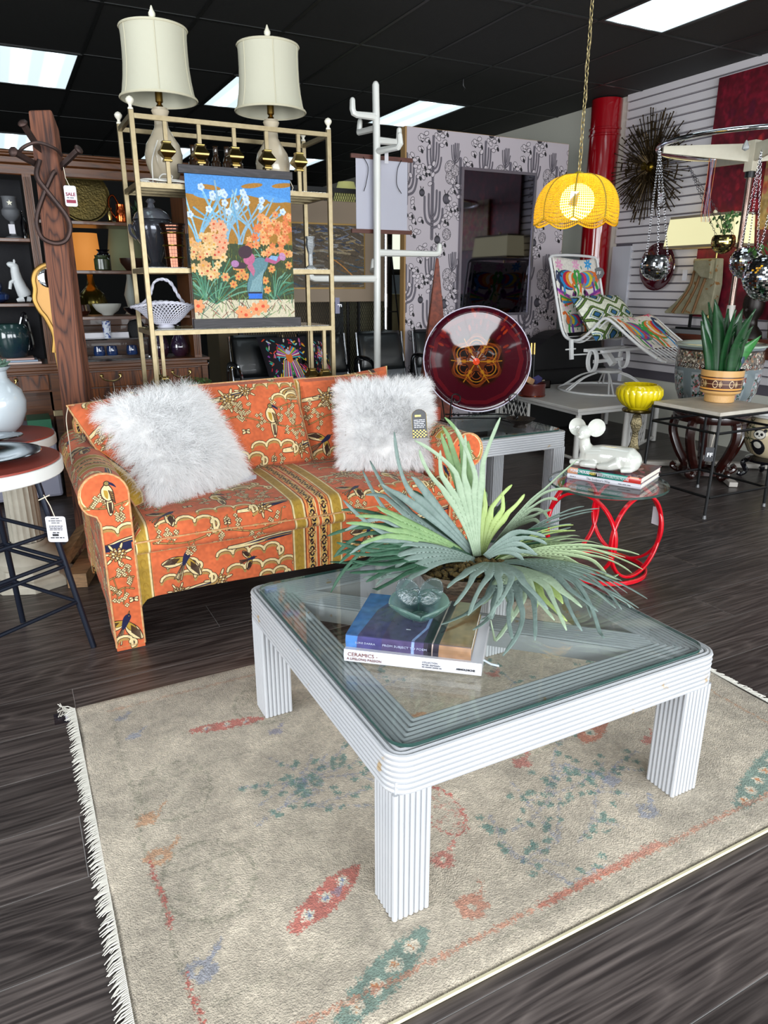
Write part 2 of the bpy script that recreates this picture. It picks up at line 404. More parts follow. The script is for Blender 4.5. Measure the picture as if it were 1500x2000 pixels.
for i,(x,y) in enumerate(lights):
    far=['in the rear row','in the middle row','in the row nearest the sofa','near the shop window'][3-int((y+.6)//3.66)] if True else ''
    vis={(3.91,3.127):'lit ceiling troffer above the wall with the red painting, top right of the photo',(3.91,6.787):'lit ceiling troffer just left of the cactus wallpaper panel',(2.08,6.787):'lit ceiling troffer seen between the two table lamps',(.25,6.787):'lit ceiling troffer at the far left above the wooden post',
      (3.91,10.447):'small distant lit troffer seen through the right end of the brass shelf',(2.08,10.447):'small distant lit troffer behind the left table lamp',(.25,10.447):'small distant lit troffer above the wooden cabinet'}
    key=min(vis,key=lambda k:abs(k[0]-x)+abs(k[1]-y)); lab=vis[key] if abs(key[0]-x)+abs(key[1]-y)<.1 else None
    if lab is None:
        if y>9 : lab='distant ceiling troffer beyond the cabinet, %s from the red column'%['first','second','third','fourth column','fifth column'][lights.index((x,y))//4]
        else: lab='ceiling troffer outside the picture, column %s from the red column, %s'%(['one','two','three','four','five'][lights.index((x,y))//4],'row behind the photographer' if y<0 else 'row above the sofa' if y<5 else 'row above the cabinet')
    t=thing('ceiling_light',lab,'light',(x+.305,y+.61,CZ),0,'fluorescent ceiling troffers')
    m=MB();
    for a,b,c,d in ((-.305,-.275,-.61,.61),(.275,.305,-.61,.61),(-.275,.275,-.61,-.58),(-.275,.275,.58,.61)): m.box(a,b,c,d,-.008,.02)
    m.build('frame',TBAR,None,smooth=False).parent=t
    q=MB().box(-.275,.275,-.58,.58,-.002,.004).build('diffuser',mm,None,smooth=False); q.parent=t
# ---------------- walls ----------------
WALLW=M('white_wall_paint','d9d8cc',.6,var=(2,.2,'cfcdbf')); WALLG=M('grey_wall_paint','a9adb2',.6)
wr=struct(MB().box(5.65,5.75,-3.2,13.5,0,CZ+.03).build('wall_right',WALLW,smooth=False))
MB().box(5.642,5.65,5.9,13.4,0,1.72).build('painted_band',WALLG,wr,smooth=False)
SLAT=M('slatwall_board','d8d3d6',.5,var=(1.5,.25,'c8c2c6'))
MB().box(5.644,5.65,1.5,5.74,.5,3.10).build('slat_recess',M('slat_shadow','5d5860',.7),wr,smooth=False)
s0=None
for k in range(33):
    z=3.062-.075*(k+1); ye=5.735 if z>1.76 else 5.50
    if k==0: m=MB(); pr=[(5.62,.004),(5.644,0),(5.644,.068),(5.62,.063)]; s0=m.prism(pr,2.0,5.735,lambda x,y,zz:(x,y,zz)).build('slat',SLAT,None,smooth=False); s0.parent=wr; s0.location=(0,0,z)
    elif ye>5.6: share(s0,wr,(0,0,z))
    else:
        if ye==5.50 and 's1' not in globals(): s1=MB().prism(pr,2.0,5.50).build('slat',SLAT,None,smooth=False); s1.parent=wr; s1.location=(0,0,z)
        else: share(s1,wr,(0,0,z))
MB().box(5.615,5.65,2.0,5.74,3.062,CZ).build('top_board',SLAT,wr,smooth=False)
MB().box(5.60,5.65,5.50,5.74,.3,1.76).build('end_board',M('grey_board','c2c2ca',.5),wr,smooth=False)
struct(MB().box(-4.5,5.7,13.5,13.6,0,CZ+.03).build('wall_back',M('charcoal_wall','141312',.8),smooth=False))
struct(MB().box(-4.6,-4.5,-3.2,13.6,0,CZ+.03).build('wall_left',M('dim_wall','4a4642',.8),smooth=False))
wi2=MB().box(-4.5,-4.44,-1.25,-1.2,.3,2.85).box(-4.5,-4.44,2.4,2.45,.3,2.85).box(-4.5,-4.44,.55,.6,.3,2.85).box(-4.5,-4.44,-1.25,2.45,.3,.36).box(-4.5,-4.44,-1.25,2.45,2.79,2.85)
struct(wi2.build('added_window_frame',M('aluminium','8b8f92',.35,metal=1),smooth=False))  # made-up frame on the solid left wall, added to go with the side fill
wf=struct(MB().box(-4.5,-3.4,-3.3,-3.2,0,CZ+.03).box(5.4,5.7,-3.3,-3.2,0,CZ+.03).box(-3.4,5.4,-3.3,-3.2,2.85,CZ+.03).box(-3.4,5.4,-3.3,-3.2,0,.3).build('wall_front',M('front_wall','77746e',.7),smooth=False))
wi=MB()
for k in range(6): wi.box(-3.4+1.76*k-.03,-3.4+1.76*k+.03,-3.28,-3.22,.3,2.85)
wi.box(-3.4,5.4,-3.28,-3.22,.3,.36).box(-3.4,5.4,-3.28,-3.22,2.79,2.85)
struct(wi.build('window_1',M('aluminium','8b8f92',.35,metal=1),smooth=False))
# red column
REDG=M('gloss_red','8c0512',.12,coat=.6)
prof=[(.148,0),(.148,2.78),(.158,2.785),(.158,2.80),(.148,2.806),(.148,2.835),(.158,2.84),(.158,2.855),(.148,2.86),(.148,CZ-.01)]
c=MB().lathe(prof,(5.56,5.95,0),36).build('column',REDG); tag(c,'glossy red round column standing against the white right wall','column')
# ---------------- wallpaper panel with mirror ----------------
def wallpaper():
    W,H=.56,.92; c=Cv(W,H,620,'bfb5bb'); K='121016'; G='77707a'
    def cact(x,y,h,s=1):
        for dx in (-W,0,W):
            for dy in (-H,0,H):
                X,Y=x+dx,y+dy
                if X<-.3 or X>W+.3 or Y+h<-.3 or Y>H+.3: continue
                for w,c1 in ((.030*s,K),(.024*s,G),(.006*s,'3b3840')): c.line([(X,Y),(X,Y+h)],w,c1)
                for a,b,hh in ((-.075,.35,.32),(.07,.4,.36),(-.035,.45,.28),(.04,.5,.3),(.10,.3,.2)):
                    P=cat2([(X,Y+h*b-.05),(X+a*s*.7,Y+h*b-.02),(X+a*s,Y+h*b+.05),(X+a*s*1.05,Y+h*b+hh*s*.55)])
                    c.line(P,.020*s,K); c.line(P,.015*s,G); c.line(P,.003,'3b3840')
    def barrel(x,y,r,k=K,g='6a6570'):
        for dx in (-W,0,W):
            for dy in (-H,0,H):
                X,Y=x+dx,y+dy
                if X<-.1 or X>W+.1 or Y<-.1 or Y>H+.1: continue
                c.ell(X,Y,r,r*1.15,0,g,k,.005)
                for q in range(-3,4): c.line(cat2([(X+q*r*.1,Y-r),(X+q*r*.3,Y),(X+q*r*.1,Y+r)]),.003,k)
                c.line([(X-r*.3,Y+r),(X-r*.6,Y+r*1.9)],.007,k); c.line([(X+r*.2,Y+r),(X+r*.5,Y+r*1.8)],.007,k)
    def round_(x,y,r):
        for dx in (-W,0,W):
            for dy in (-H,0,H):
                X,Y=x+dx,y+dy
                if X<-.1 or X>W+.1 or Y<-.1 or Y>H+.1: continue
                c.ell(X,Y,r,r*1.1,0,'bdb3b8',K,.004); rr=random.Random(5)
                for q in range(46):
                    a=rr.random()*6.28;d=rr.random()**.5*r*.9; px,py=X+d*math.cos(a),Y+d*math.sin(a); c.line([(px,py),(px+rr.uniform(-.008,.008),py+rr.uniform(-.008,.008))],.0035,K)
    def pear(x,y,seed):
        rr=random.Random(seed); 
        for q in range(9):
            a,b=rr.uniform(-.06,.06),rr.uniform(-.09,.09)
            for dx in (-W,0,W):
                for dy in (-H,0,H):
                    X,Y=x+a+dx,y+b+dy
                    if X<-.1 or X>W+.1 or Y<-.1 or Y>H+.1: continue
                    c.ell(X,Y,.024,.017,a*20,'cdc3c8',K,.0035)
                    if q%3==0: c.ell(X+.02,Y-.015,.012,.02,.4,K)
    cact(.27,.02,.46,1.05); cact(.27,.50,.36,.8); cact(.0,.30,.40,1.0)
    round_(.45,.62,.055); round_(.455,.54,.05); round_(.505,.60,.045)
    barrel(.42,.36,.038); barrel(.16,.40,.026); pear(.09,.62,1); pear(.40,.20,2); pear(.10,.12,4); pear(.36,.84,6)
    round_(.43,.06,.045); pear(.22,.56,11); pear(.53,.45,12); barrel(.33,.93,.03); pear(.18,.80,14); pear(.02,.25,15); pear(.50,.30,9); cact(.50,.66,.16,.5)
    c.a[:]=np.clip(c.a,0,1); return c.image('cactus_wallpaper')
WP=M('cactus_wallpaper','ffffff',.6,img=wallpaper())
t=thing('partition_panel','tall freestanding panel papered in black and white cactus print','partition',(4.235,6.0,0))
MB().box(3.33,5.16,6.0,6.08,.02,2.70).build('core',M('raw_wood_edge','a98452',.6),t,smooth=False)
MB().grid(lambda u,v:(3.345+1.81*u,5.997,.02+2.677*v),2,2,uv=False).build('wallpaper',WP,t,smooth=False,uv=lambda p,n:((p.x-3.345)/.56,(p.z-2.70)/.92))
MB().box(3.5,3.7,5.85,6.35,0,.02).box(4.8,5.0,5.85,6.35,0,.02).build('foot',BLACKM,t,smooth=False)
t=thing('wall_mirror','tall dark frameless mirror hung on the cactus wallpaper panel','mirror',(4.34,5.98,1.13))
mir=M('dark_mirror','60606a',.04,metal=1)
MB().box(3.93,4.74,5.975,5.996,1.13,2.39).build('glass',mir,t,smooth=False)
m=MB()
for a,b,c_,d in ((3.905,3.93,1.105,2.415),(4.74,4.765,1.105,2.415),(3.93,4.74,1.105,1.13),(3.93,4.74,2.39,2.415)): m.box(a,b,5.965,5.998,c_,d)
m.build('frame',M('grey_bevel','8d8890',.2,metal=.6),t,smooth=False)
# ---------------- rug ----------------
def rugcv():
    W,H=2.17,1.49; c=Cv(W,H,420,'bbaf9d'); ox,oy=.03,.905
    rr=random.Random(11)
    RD,OR,BL,GR,OL='b5544a','c08258','7d86a0','5f7f76','7f7d6a'
    def blob(x,y,col,s=.03,hole=True):
        P=[(x-ox+s*q*math.cos(a)*1.1,y-oy+s*q*math.sin(a)*.9) for a,q in [(k*PI/9,rr.uniform(.7,1.15)) for k in range(18)]]
        c.poly(P,col,.55); 
        if hole: c.ell(x-ox,y-oy,s*.28,s*.28,0,'bbaf9d')
        c.line([(x-ox+s,y-oy+s*.5),(x-ox+s*1.8,y-oy+s*1.5)],.008,col,.6)
    def band(x0,y0,x1,y1,w,col,dot):
        x0-=ox;x1-=ox;y0-=oy;y1-=oy
        L=math.hypot(x1-x0,y1-y0); tx,ty=(x1-x0)/L,(y1-y0)/L; P=[]
        for k in range(21): 
            t=k/20; q=w*(math.sin(PI*t)**.5)*(1+.15*(k%2)); P.append((x0+tx*L*t-ty*q,y0+ty*L*t+tx*q))
        for k in range(20,-1,-1):
            t=k/20; q=-w*(math.sin(PI*t)**.5)*(1+.15*(k%2)); P.append((x0+tx*L*t-ty*q,y0+ty*L*t+tx*q))
        c.poly(P,col,.7); n=max(3,int(L/.055))
        for k in range(1,n): 
            t=k/n; c.ell(x0+tx*L*t,y0+ty*L*t,w*.5,w*.5,0,'ccc3b0'); c.ell(x0+tx*L*t,y0+ty*L*t,w*.22,w*.22,0,dot)
    def branch(x,y,a,n=5,col=BL):
        x-=ox;y-=oy; 
        for k in range(n):
            aa=a+rr.uniform(-1.1,1.1); l=rr.uniform(.08,.17); x2,y2=x+l*math.cos(aa),y+l*math.sin(aa)
            c.line([(x,y),(x2,y2)],.005,col,.5); 
            for q in range(3): c.ell(x+(x2-x)*rr.random()+rr.uniform(-.03,.03),y+(y2-y)*rr.random()+rr.uniform(-.03,.03),.011,.009,rr.random()*3,GR,al=.75)
            if k%2==0: x,y=x2,y2
    # faded outline cartouches
    def oval(x,y,rx,ry,col,al=.55):
        P=[(x-ox+rx*math.cos(t),y-oy+ry*math.sin(t)) for t in [2*PI*k/24 for k in range(25)]]; c.line(P,.006,col,al)
        for q in range(int(70*rx*ry/.01)): 
            a=rr.random()*6.28;d=rr.random()**.5; px,py=x-ox+rx*d*math.cos(a),y-oy+ry*d*math.sin(a); c.line([(px,py),(px+rr.uniform(-.02,.02),py+rr.uniform(-.01,.01))],.005,col,al*.6)
    oval(.256,1.80,.10,.13,OL); oval(.255,1.43,.11,.13,OL); oval(.89,1.38,.055,.11,RD,.7); oval(1.30,1.55,.12,.1,OL); oval(1.95,1.75,.13,.12,OL); oval(.62,2.1,.1,.12,OL)
    band(.35,2.06,.60,2.02,.022,RD,BL); band(.38,1.19,.60,1.30,.032,RD,BL); band(1.0,1.52,1.22,1.60,.028,GR,OR); band(1.62,.99,2.02,1.12,.035,GR,OR); band(.38,.945,.66,1.06,.035,GR,OR)
    band(1.46,1.42,1.62,1.52,.04,'b8684f',GR); band(.85,1.75,1.1,1.8,.025,OR,GR); band(1.78,1.6,2.05,1.7,.02,OR,RD)
    for x,y,col,s in ((.165,1.712,OR,.03),(.169,1.556,OR,.034),(.159,2.241,BL,.018),(.185,2.12,BL,.02),(.174,1.196,BL,.035),(.802,1.217,RD,.032),(.783,1.062,'b5674f',.036),(1.221,1.432,RD,.028),(1.404,1.244,BL,.03),(1.399,1.103,BL,.032),(1.657,1.334,RD,.025),(1.93,1.40,OR,.028),(.60,1.93,'7a7a98',.022),(.52,1.25,BL,.014),(.85,2.0,OR,.03),(1.9,1.95,BL,.03),(1.45,1.9,RD,.028)): blob(x,y,col,s,s>.03)
    for x,y,a in ((.42,1.72,0),(.45,1.62,-.6),(.42,1.55,.5),(.98,1.12,.6),(1.08,1.22,0),(1.0,1.3,-.8),(1.15,1.1,.2),(.55,1.8,-1),(1.2,1.3,-.3),(1.75,1.75,.5),(1.35,1.75,1),(1.0,1.9,.3)): branch(x,y,a,6)
    # thin red guard stripes near the edges
    c.line([(.10,H-.12),(.115,H*.6),(.105,H*.3),(.12,.1)],.005,OL,.6); c.line([(.112,.66),(.112,.42)],.007,RD,.8); c.line([(.117,.30),(.117,.04)],.007,RD,.8)
    c.line([(.15,.085),(.5,.078),(.9,.085),(W-.1,.09)],.010,'c07a60',.6); c.line([(.9,.085),(1.3,.098)],.018,'b86a58',.55); c.line([(.2,.06),(W-.1,.06)],.004,OL,.4)
    c.line([(.1,H-.09),(W-.1,H-.09)],.008,'b08468',.5); c.line([(W-.12,.1),(W-.12,H-.1)],.006,OR,.5)
    for k in range(7): y=.2+k*.19; c.line([(.13,y),(.13+rr.uniform(.3,1.2),y+.01)],.004,OL,.35)
    c.jitter(3.0,3,2); c.jitter(2.5,2,7); c.mottle(.09,2.5,4); c.mottle(.09,60,5); c.mottle(.08,12,6)
    return c.image('faded_rug')
RUGM=M('rug_wool','ffffff',.95,img=rugcv(),bump=(260,1.6),sheen=.2,spec=.1)
t=thing('area_rug','cream hand-knotted rug with faded coral and blue motifs under the white coffee table','rug',(1.115,1.65,0))
def rf(u,v):
    e=.0
    wob=.006*math.sin(v*9)+.004*math.sin(v*23); wob2=.004*math.sin(u*7)
    z=.009*min(1,min(u,1-u)*120)*min(1,min(v,1-v)*90)
    return (.033+2.164*u+(wob if u<.5 else -wob)*abs(1-2*u),.907+1.485*v+wob2*abs(1-2*v)*(1 if v>.5 else 0),z+.001)
xs_=[0,.002,.005,.01]+[k/40 for k in range(1,40)]+[.99,.995,.998,1]
m=MB(); vs=[];uv=[]
for v in xs_:
    for u in xs_: vs.append(rf(u,v)); uv.append((u,v))
n=len(xs_); m.add(vs,[(j*n+i,j*n+i+1,(j+1)*n+i+1,(j+1)*n+i) for j in range(n-1) for i in range(n-1)],uv)
m.build('pile',RUGM,t)
FR=M('fringe_cotton','c9c5bb',.9)
for nm,x0,sg in (('fringe',.035,-1),('fringe',2.195,1)):
    m=MB(); r1=random.Random(4)
    for k in range(330):
        y=.912+1.475*k/330; d=r1.uniform(.016,.034); sk=r1.uniform(-.012,.004)-.008
        P=[(x0-sg*.004,y,.007),(x0+sg*d*.5,y+sk*.4+r1.uniform(-.002,.002),.006),(x0+sg*d,y+sk,.0018)]
        m.tube(P,[.0022,.0021,.0012],4,cap=False)
    m.build(nm,FR,t,stuff=True)
MB().tube([(.04,.908,.006),(1.1,.906,.006),(2.19,.908,.006)],.0055,6).build('selvedge',M('selvedge_wool','c8bf9f',.9),t)
m=MB(); r1=random.Random(9)
for k in range(9):
    P=[(.035,2.385,.006)]+[(.03-.012*j+r1.uniform(-.01,.01),2.39+r1.uniform(-.015,.02)*j,.004+.002*(j%2)) for j in range(1,4)]
    m.tube(P,.0018,4)
m.build('loose_threads',FR,t,stuff=True)
# clear tag under rug corner
t=thing('plastic_tag_sleeve','small clear plastic tag sleeve poking from the far left rug corner','tag',(.005,2.35,.0))
MB().box(-.03,.03,2.315,2.385,.0005,.002).build('sleeve',glass_mat('clear_plastic','e8e8f0'),t,smooth=False)
MB().box(.005,.028,2.325,2.375,.0021,.0027).build('paper',PAPER,t,smooth=False)

# ---------------- reeded tables ----------------
def reed_table(name,label,x0,x1,y0,y1,top,legw,apron,nside,ntop,pitch,brace,mat,lip=.022,glass_in=.024):
    t=thing(name,label,'table',((x0+x1)/2,(y0+y1)/2,.0))
    t.location.z=.012 if name=='coffee_table' else 0
    zb=root_loc(t).z; zt=top-.004; r=pitch*.5
    cx,cy_=(x0+x1)/2,(y0+y1)/2; W,D=x1-x0,y1-y0
    m=MB(); core=.007; fw=ntop*pitch+.004
    core=.0095; Po=rrect(W-2*core,D-2*core,.036,4,cx,cy_); Pi=rrect(W-2*fw,D-2*fw,.004,4,cx,cy_); nn=len(Po); zA,zB=zt-apron+.004,zt-r*.95
    m.add([(a,b,zA) for a,b in Po]+[(a,b,zB) for a,b in Po]+[(a,b,zB) for a,b in Pi]+[(a,b,zA) for a,b in Pi],[(nn*q_+i,nn*q_+(i+1)%nn,nn*((q_+1)%4)+(i+1)%nn,nn*((q_+1)%4)+i) for q_ in range(4) for i in range(nn)])
    if brace:
        # diagonal board from rear left to front right
        q=fw*.5; a=Vector((x0+fw*.6,y1-fw*.6,zt-.031)); b=Vector((x1-fw*.6,y0+fw*.6,zt-.031)); m.bar(a,b,fw*.94,.05)
    m.build('apron_core',mat,t,smooth=False)
    for k in range(nside):
        z=zt-r-.001-k*(apron-2*r)/(nside-1)
        P=[(px,py,z) for px,py in rrect(W-2*r,D-2*r,.045,5,cx,cy_)]
        MB().tube(P,r*1.04,8,closed=True,flat=1).build('reed',mat,t)
    for k in range(ntop):
        o=(k+1.5)*pitch-.002; rr_=max(.045-o,.004)
        P=[(px,py,zt-r*1.02) for px,py in rrect(W-2*o,D-2*o,rr_,3,cx,cy_)]
        MB().tube(P,r*1.0,8,closed=True).build('reed',mat,t)
    if brace:
        d=(b-a).normalized(); s=Vector((-d.y,d.x,0)); n=int(fw*.94/pitch)
        for k in range(n):
            o=(k-(n-1)/2)*pitch; P=[a+s*o+Vector((0,0,.029-r)),b+s*o+Vector((0,0,.029-r))]
            MB().tube(P,r,8).build('reed',mat,t)
    # legs
    q=legw; n=int(q/pitch)
    for ix,iy in ((0,0),(1,0),(1,1),(0,1)):
        lx=(x0+.008+q/2) if not ix else (x1-.008-q/2); ly=(y0+.008+q/2) if not iy else (y1-.008-q/2)
        zl=zt-apron
        lg=MB().box(lx-q/2+r,lx+q/2-r,ly-q/2+r,ly+q/2-r,zb+.001,zl+.03).build('leg',mat,t,smooth=False)
        rd=None
        for px,py in ([(lx-q/2+pitch*(k+.5)+(q-n*pitch)/2,ly+sg*(q/2-r)) for k in range(n) for sg in (-1,1)]+[(lx+sg*(q/2-r),ly-q/2+pitch*(k+.5)+(q-n*pitch)/2) for k in range(1,n-1) for sg in (-1,1)]):
            if rd is None:
                rd=MB().tube([(0,0,zb+.0),(0,0,zl)],r*1.02,8).build('reed',mat,None); rd.parent=lg; rd.location=(px-root_loc(lg).x,py-root_loc(lg).y,-root_loc(lg).z)
            else: share(rd,lg,(px-root_loc(lg).x,py-root_loc(lg).y,-root_loc(lg).z))
    m=MB(); P=rrect(W-2*glass_in,D-2*glass_in,.05,7,cx,cy_); z0=zt+.0005; z1=zt+.0095; n=len(P)
    gl=MB().add([(a,b,z1) for a,b in P],[tuple(range(n))]).add([(a,b,z0) for a,b in P],[tuple(range(n))[::-1]]).build('glass_top',GLASS if brace else GLASS,t,smooth=False)
    MB().add([(a,b,z0) for a,b in P]+[(a,b,z1) for a,b in P],[(i,(i+1)%n,n+(i+1)%n,n+i) for i in range(n)]).build('glass_edge',GLASSEDGE,gl)
    return t
REED=M('whitewashed_rattan','a8aaae',.5,fleck=(14,.66,'a58f70'),var=(5,.3,'c9c6c4'),bump=(50,.15),stretch=(1,1,1))
reed_table('coffee_table','large square white reeded rattan coffee table with glass top and diagonal brace, on the rug',.592,1.603,1.100,2.118,.458,.098,.098,7,8,.0138,True,REED)
reed_table('end_table','white reeded rattan end table with glass top beside the right sofa arm',2.14,2.79,3.07,3.74,.605,.088,.092,7,6,.0136,False,REED)
TZ=.4675
# ---------------- books on coffee table ----------------
def book(name,label,FL,FR,z0,h,depth,cover,page,spine_w=0,group=None,back=None):
    """spine runs FL->FR (xy); depth goes back from it"""
    a=Vector((*FL,0));b=Vector((*FR,0)); d=(b-a).normalized(); L=(b-a).length; ang=math.atan2(d.y,d.x)
    t=thing(name,label,'book',(a.x,a.y,z0),ang,group)
    q=MB().box(.004,L-.004,.004,depth-.004,.003,h-.003).build('pages',page,None,smooth=False); q.parent=t
    m=MB().box(0,L,0,depth,0,.003).box(0,L,0,depth,h-.003,h)
    # rounded spine
    pr=[(-.004*math.sin(PI*k/6),h*k/6) for k in range(7)]
    m.add([(x,p,z) for x in (0,L) for p,z in pr]+[(0,.004,0),(0,.004,h),(L,.004,0),(L,.004,h)],[(k,k+7,k+8,k+1) for k in range(6)]+[(0,1,2,3,4,5,6,15-0) if False else (6,5,4,3,2,1,0,14,15)]+[(7,8,9,10,11,12,13,17,16)])
    q=m.build('cover',cover,None,smooth=False,uv=lambda p,n:((p.x/L),((p.z/h)*.14 if abs(n.y)>.4 else .14+.86*p.y/depth))); q.parent=t
    return t,L
def covcv():
    c=Cv(.343,.30,900,'3f6aa0'); 
    c.poly([(.03,0),(.343,0),(.343,.30),(.09,.30),(.05,.2)],'3d3a66'); c.poly([(.10,0),(.26,0),(.26,.3),(.11,.3)],'453c5c'); c.poly([(.215,0),(.265,0),(.27,.3),(.22,.3)],'2a2630')
    c.poly([(.255,0),(.343,0),(.343,.30),(.27,.3)],'8a6a50'); c.poly([(.262,.055),(.343,.055),(.343,.30),(.275,.3)],'7b6242')
    c.line([(.185,0),(.187,.05),(.21,.12),(.215,.3)],.008,'7f93bd'); c.line([(.237,0),(.24,.05),(.25,.3)],.004,'a8968c'); c.line([(.232,0),(.236,.3)],.01,'18161c')
    c.rect(.155,.168,.10,.104,'d5d8e0'); c.mottle(.12,12,3); c.rect(0,.343,.040,.0415,'1e2238'); return c.image('art_book_cover')
t,L_=book('art_book','white art book on ceramics, lower of the two on the coffee table',(.668,1.507),(.940,1.279),TZ,.034,.272,M('white_cover','bfbfc6',.35,coat=.1),M('page_block','d9d4c8',.8))
S=lambda s,x,z,sz,mat,al='LEFT',sq=1: text(s,sz,mat,t,(0,0,0),(PI/2,0,0),squash=sq)
def put(tt,s,x,z,sz,mat,sq=1,y=-.0048,bold=0):
    o=text(s,sz,mat,None,(0,0,0),(PI/2,0,0),squash=sq,bold=bold); o.parent=tt; o.location=(x,y,z); return o
BRN=M('brown_ink','6b3a30',.6); GRYI=M('grey_ink','55555c',.6)
put(t,'CERAMICS -',.010,.0185,.0145,BRN,1.05); put(t,'A LIFELONG PASSION',.008,.0075,.0095,BRN,1.0)
put(t,'COLLECTION',.205,.021,.0065,GRYI); put(t,'PETER SIEMSSEN',.205,.014,.0065,GRYI); smallprint(t,(.23,-.0048,.010),(0,0,0),.05,.003,GRYI,1); put(t,'ARNOLDSCHE',.292,.012,.0072,BLACKINK,bold=.0003)
q=MB().tube([(L_,.06,.012),(L_+.02,.05,.008),(L_+.04,.056,.002)],.004,5,flat=.2).build('ribbon_marker',M('pale_ribbon','c9d2de',.6),None); q.parent=t
t,L_=book('art_book','blue and brown art book with glass bowl on it, upper book on the coffee table',(.678,1.517),(.925,1.305),TZ+.034,.036,.262,M('photo_cover','ffffff',.18,img=covcv(),coat=.5),M('page_block','d9d4c8',.8))
LI=M('silver_ink','9aa0b8',.4)
put(t,'LUKE DARRA',.026,.015,.0075,LI,1.2); put(t,'FROM SUBJECT TO POEM',.098,.015,.0085,LI,1.2)
# glass petal bowl
t=thing('glass_bowl','small aqua glass bowl with two raised petals, on the upper art book','bowl',(.895,1.512,TZ+.0705))
def cast_glass(name,tint,dif,bs):
    m,N,L,B=nt(name); N.remove(B); t_=N.new('ShaderNodeBsdfTransparent'); t_.inputs[0].default_value=lin(tint); g_=N.new('ShaderNodeBsdfGlossy'); g_.inputs['Roughness'].default_value=.05
    d_=N.new('ShaderNodeBsdfTranslucent'); d_.inputs[0].default_value=lin(tint); a_=N.new('ShaderNodeMixShader'); a_.inputs[0].default_value=dif; L.new(t_.outputs[0],a_.inputs[1]); L.new(d_.outputs[0],a_.inputs[2])
    tc=N.new('ShaderNodeTexCoord'); no=N.new('ShaderNodeTexNoise'); no.inputs['Scale'].default_value=bs; L.new(tc.outputs['Object'],no.inputs['Vector']); bp=N.new('ShaderNodeBump'); bp.inputs['Strength'].default_value=.7; bp.inputs['Distance'].default_value=.004; L.new(no.outputs[0],bp.inputs['Height']); L.new(bp.outputs[0],g_.inputs['Normal'])
    lw=N.new('ShaderNodeLayerWeight'); lw.inputs[0].default_value=.5; L.new(bp.outputs[0],lw.inputs['Normal']); pw=N.new('ShaderNodeMath'); pw.operation='POWER'; pw.inputs[1].default_value=3; L.new(lw.outputs['Facing'],pw.inputs[0]); ma=N.new('ShaderNodeMath'); ma.operation='MULTIPLY_ADD'; ma.inputs[1].default_value=.7; ma.inputs[2].default_value=.05; L.new(pw.outputs[0],ma.inputs[0]); x=N.new('ShaderNodeMixShader'); L.new(ma.outputs[0],x.inputs[0]); L.new(a_.outputs[0],x.inputs[1]); L.new(g_.outputs[0],x.inputs[2]); L.new(x.outputs[0],N['Material Output'].inputs[0]); MATS[name]=m; return m
AQ=cast_glass('aqua_glass','dcf6ee',.50,90); CLR=cast_glass('ripple_glass','e4eef2',.18,140)
bq=Vector((0,0,0)); ev=Vector((.887,-.462,0)); fv=Vector((-.462,-.887,0))
for k in range(4):
    a0=R(18+90*k)
    def fn(u,v,a0=a0):
        a=a0+(2*u-1)*R(50)*(1-.15*v); rr_=.020+.062*v**.85; z=.004+.050*v**1.5*(1-.28*abs(2*u-1)**2); return (rr_*math.cos(a),rr_*math.sin(a),z)
    q=MB().grid(fn,12,8,uv=False).build('petal',AQ,None,solid=.005); q.parent=t
for s_ in (-1,1):
    def fn(u,v,s_=s_):
        th=2*PI*u; x_=.031*v*math.cos(th); y_=.044*v*math.sin(th); tl=R(24)*s_
        X=x_*math.cos(tl)+y_*math.sin(tl); Z=-x_*math.sin(tl)+y_*math.cos(tl)
        p=ev*(s_*.030+X)+fv*(-.018+.012*(v*v))+Vector((0,0,.070+Z)); return (p.x,p.y,p.z)
    q=MB().grid(fn,28,6,uv=False).build('raised_petal',CLR,None,solid=.004,label='clear rippled upright petal'); q.parent=t
q=MB().lathe([(0,0),(.026,0),(.028,.006),(.015,.012),(0,.012)]).build('foot',AQ,None); q.parent=t
# ---------------- chinoiserie sofa fabric ----------------
OG,CRM,TAN,NVY,GLD,DK='c4623c','d9c493','a5814a','1f2140','a98735','33201a'
def ln2(c,P,w,col,ow=.0022,oc=DK): c.line(P,w+2*ow,oc); c.line(P,w,col)
def f_cloud(c,x,y,n,s,d=1):
    P=[];
    for k in range(n):
        for q in range(7):
            a=PI-PI*q/6; P.append((x+d*(k*s*1.5+s*.75+s*.75*math.cos(a)),y+s*.5*math.sin(a)+.006*math.sin(k*2)))
    cx,cy=P[-1]
    for q in range(9): a=-PI/2+q*.55; P.append((cx+d*s*.5*math.cos(a)*(1-q*.08),cy-s*.3+s*.5*math.sin(a)*(1-q*.08)))
    P2=[(a,b-.013) for a,b in P]
    c.line(P2,.011,TAN); c.line(P,.0145,DK); c.line(P,.010,CRM)
def f_flower(c,x,y,s,leaf=True):
    if leaf:
        for k in range(7):
            a=k*.9+.3; c.ell(x+s*1.35*math.cos(a),y+s*1.1*math.sin(a),s*.5,s*.17,a,CRM,DK,.0025)
    for ring,(rr_,n) in enumerate(((.8,10),(.5,7),(.22,4))):
        for k in range(n):
            a=k*2*PI/n+ring; c.ell(x+s*rr_*math.cos(a),y+s*rr_*math.sin(a)*.85,s*.24,s*.17,a,TAN if ring!=1 else CRM,DK,.002)
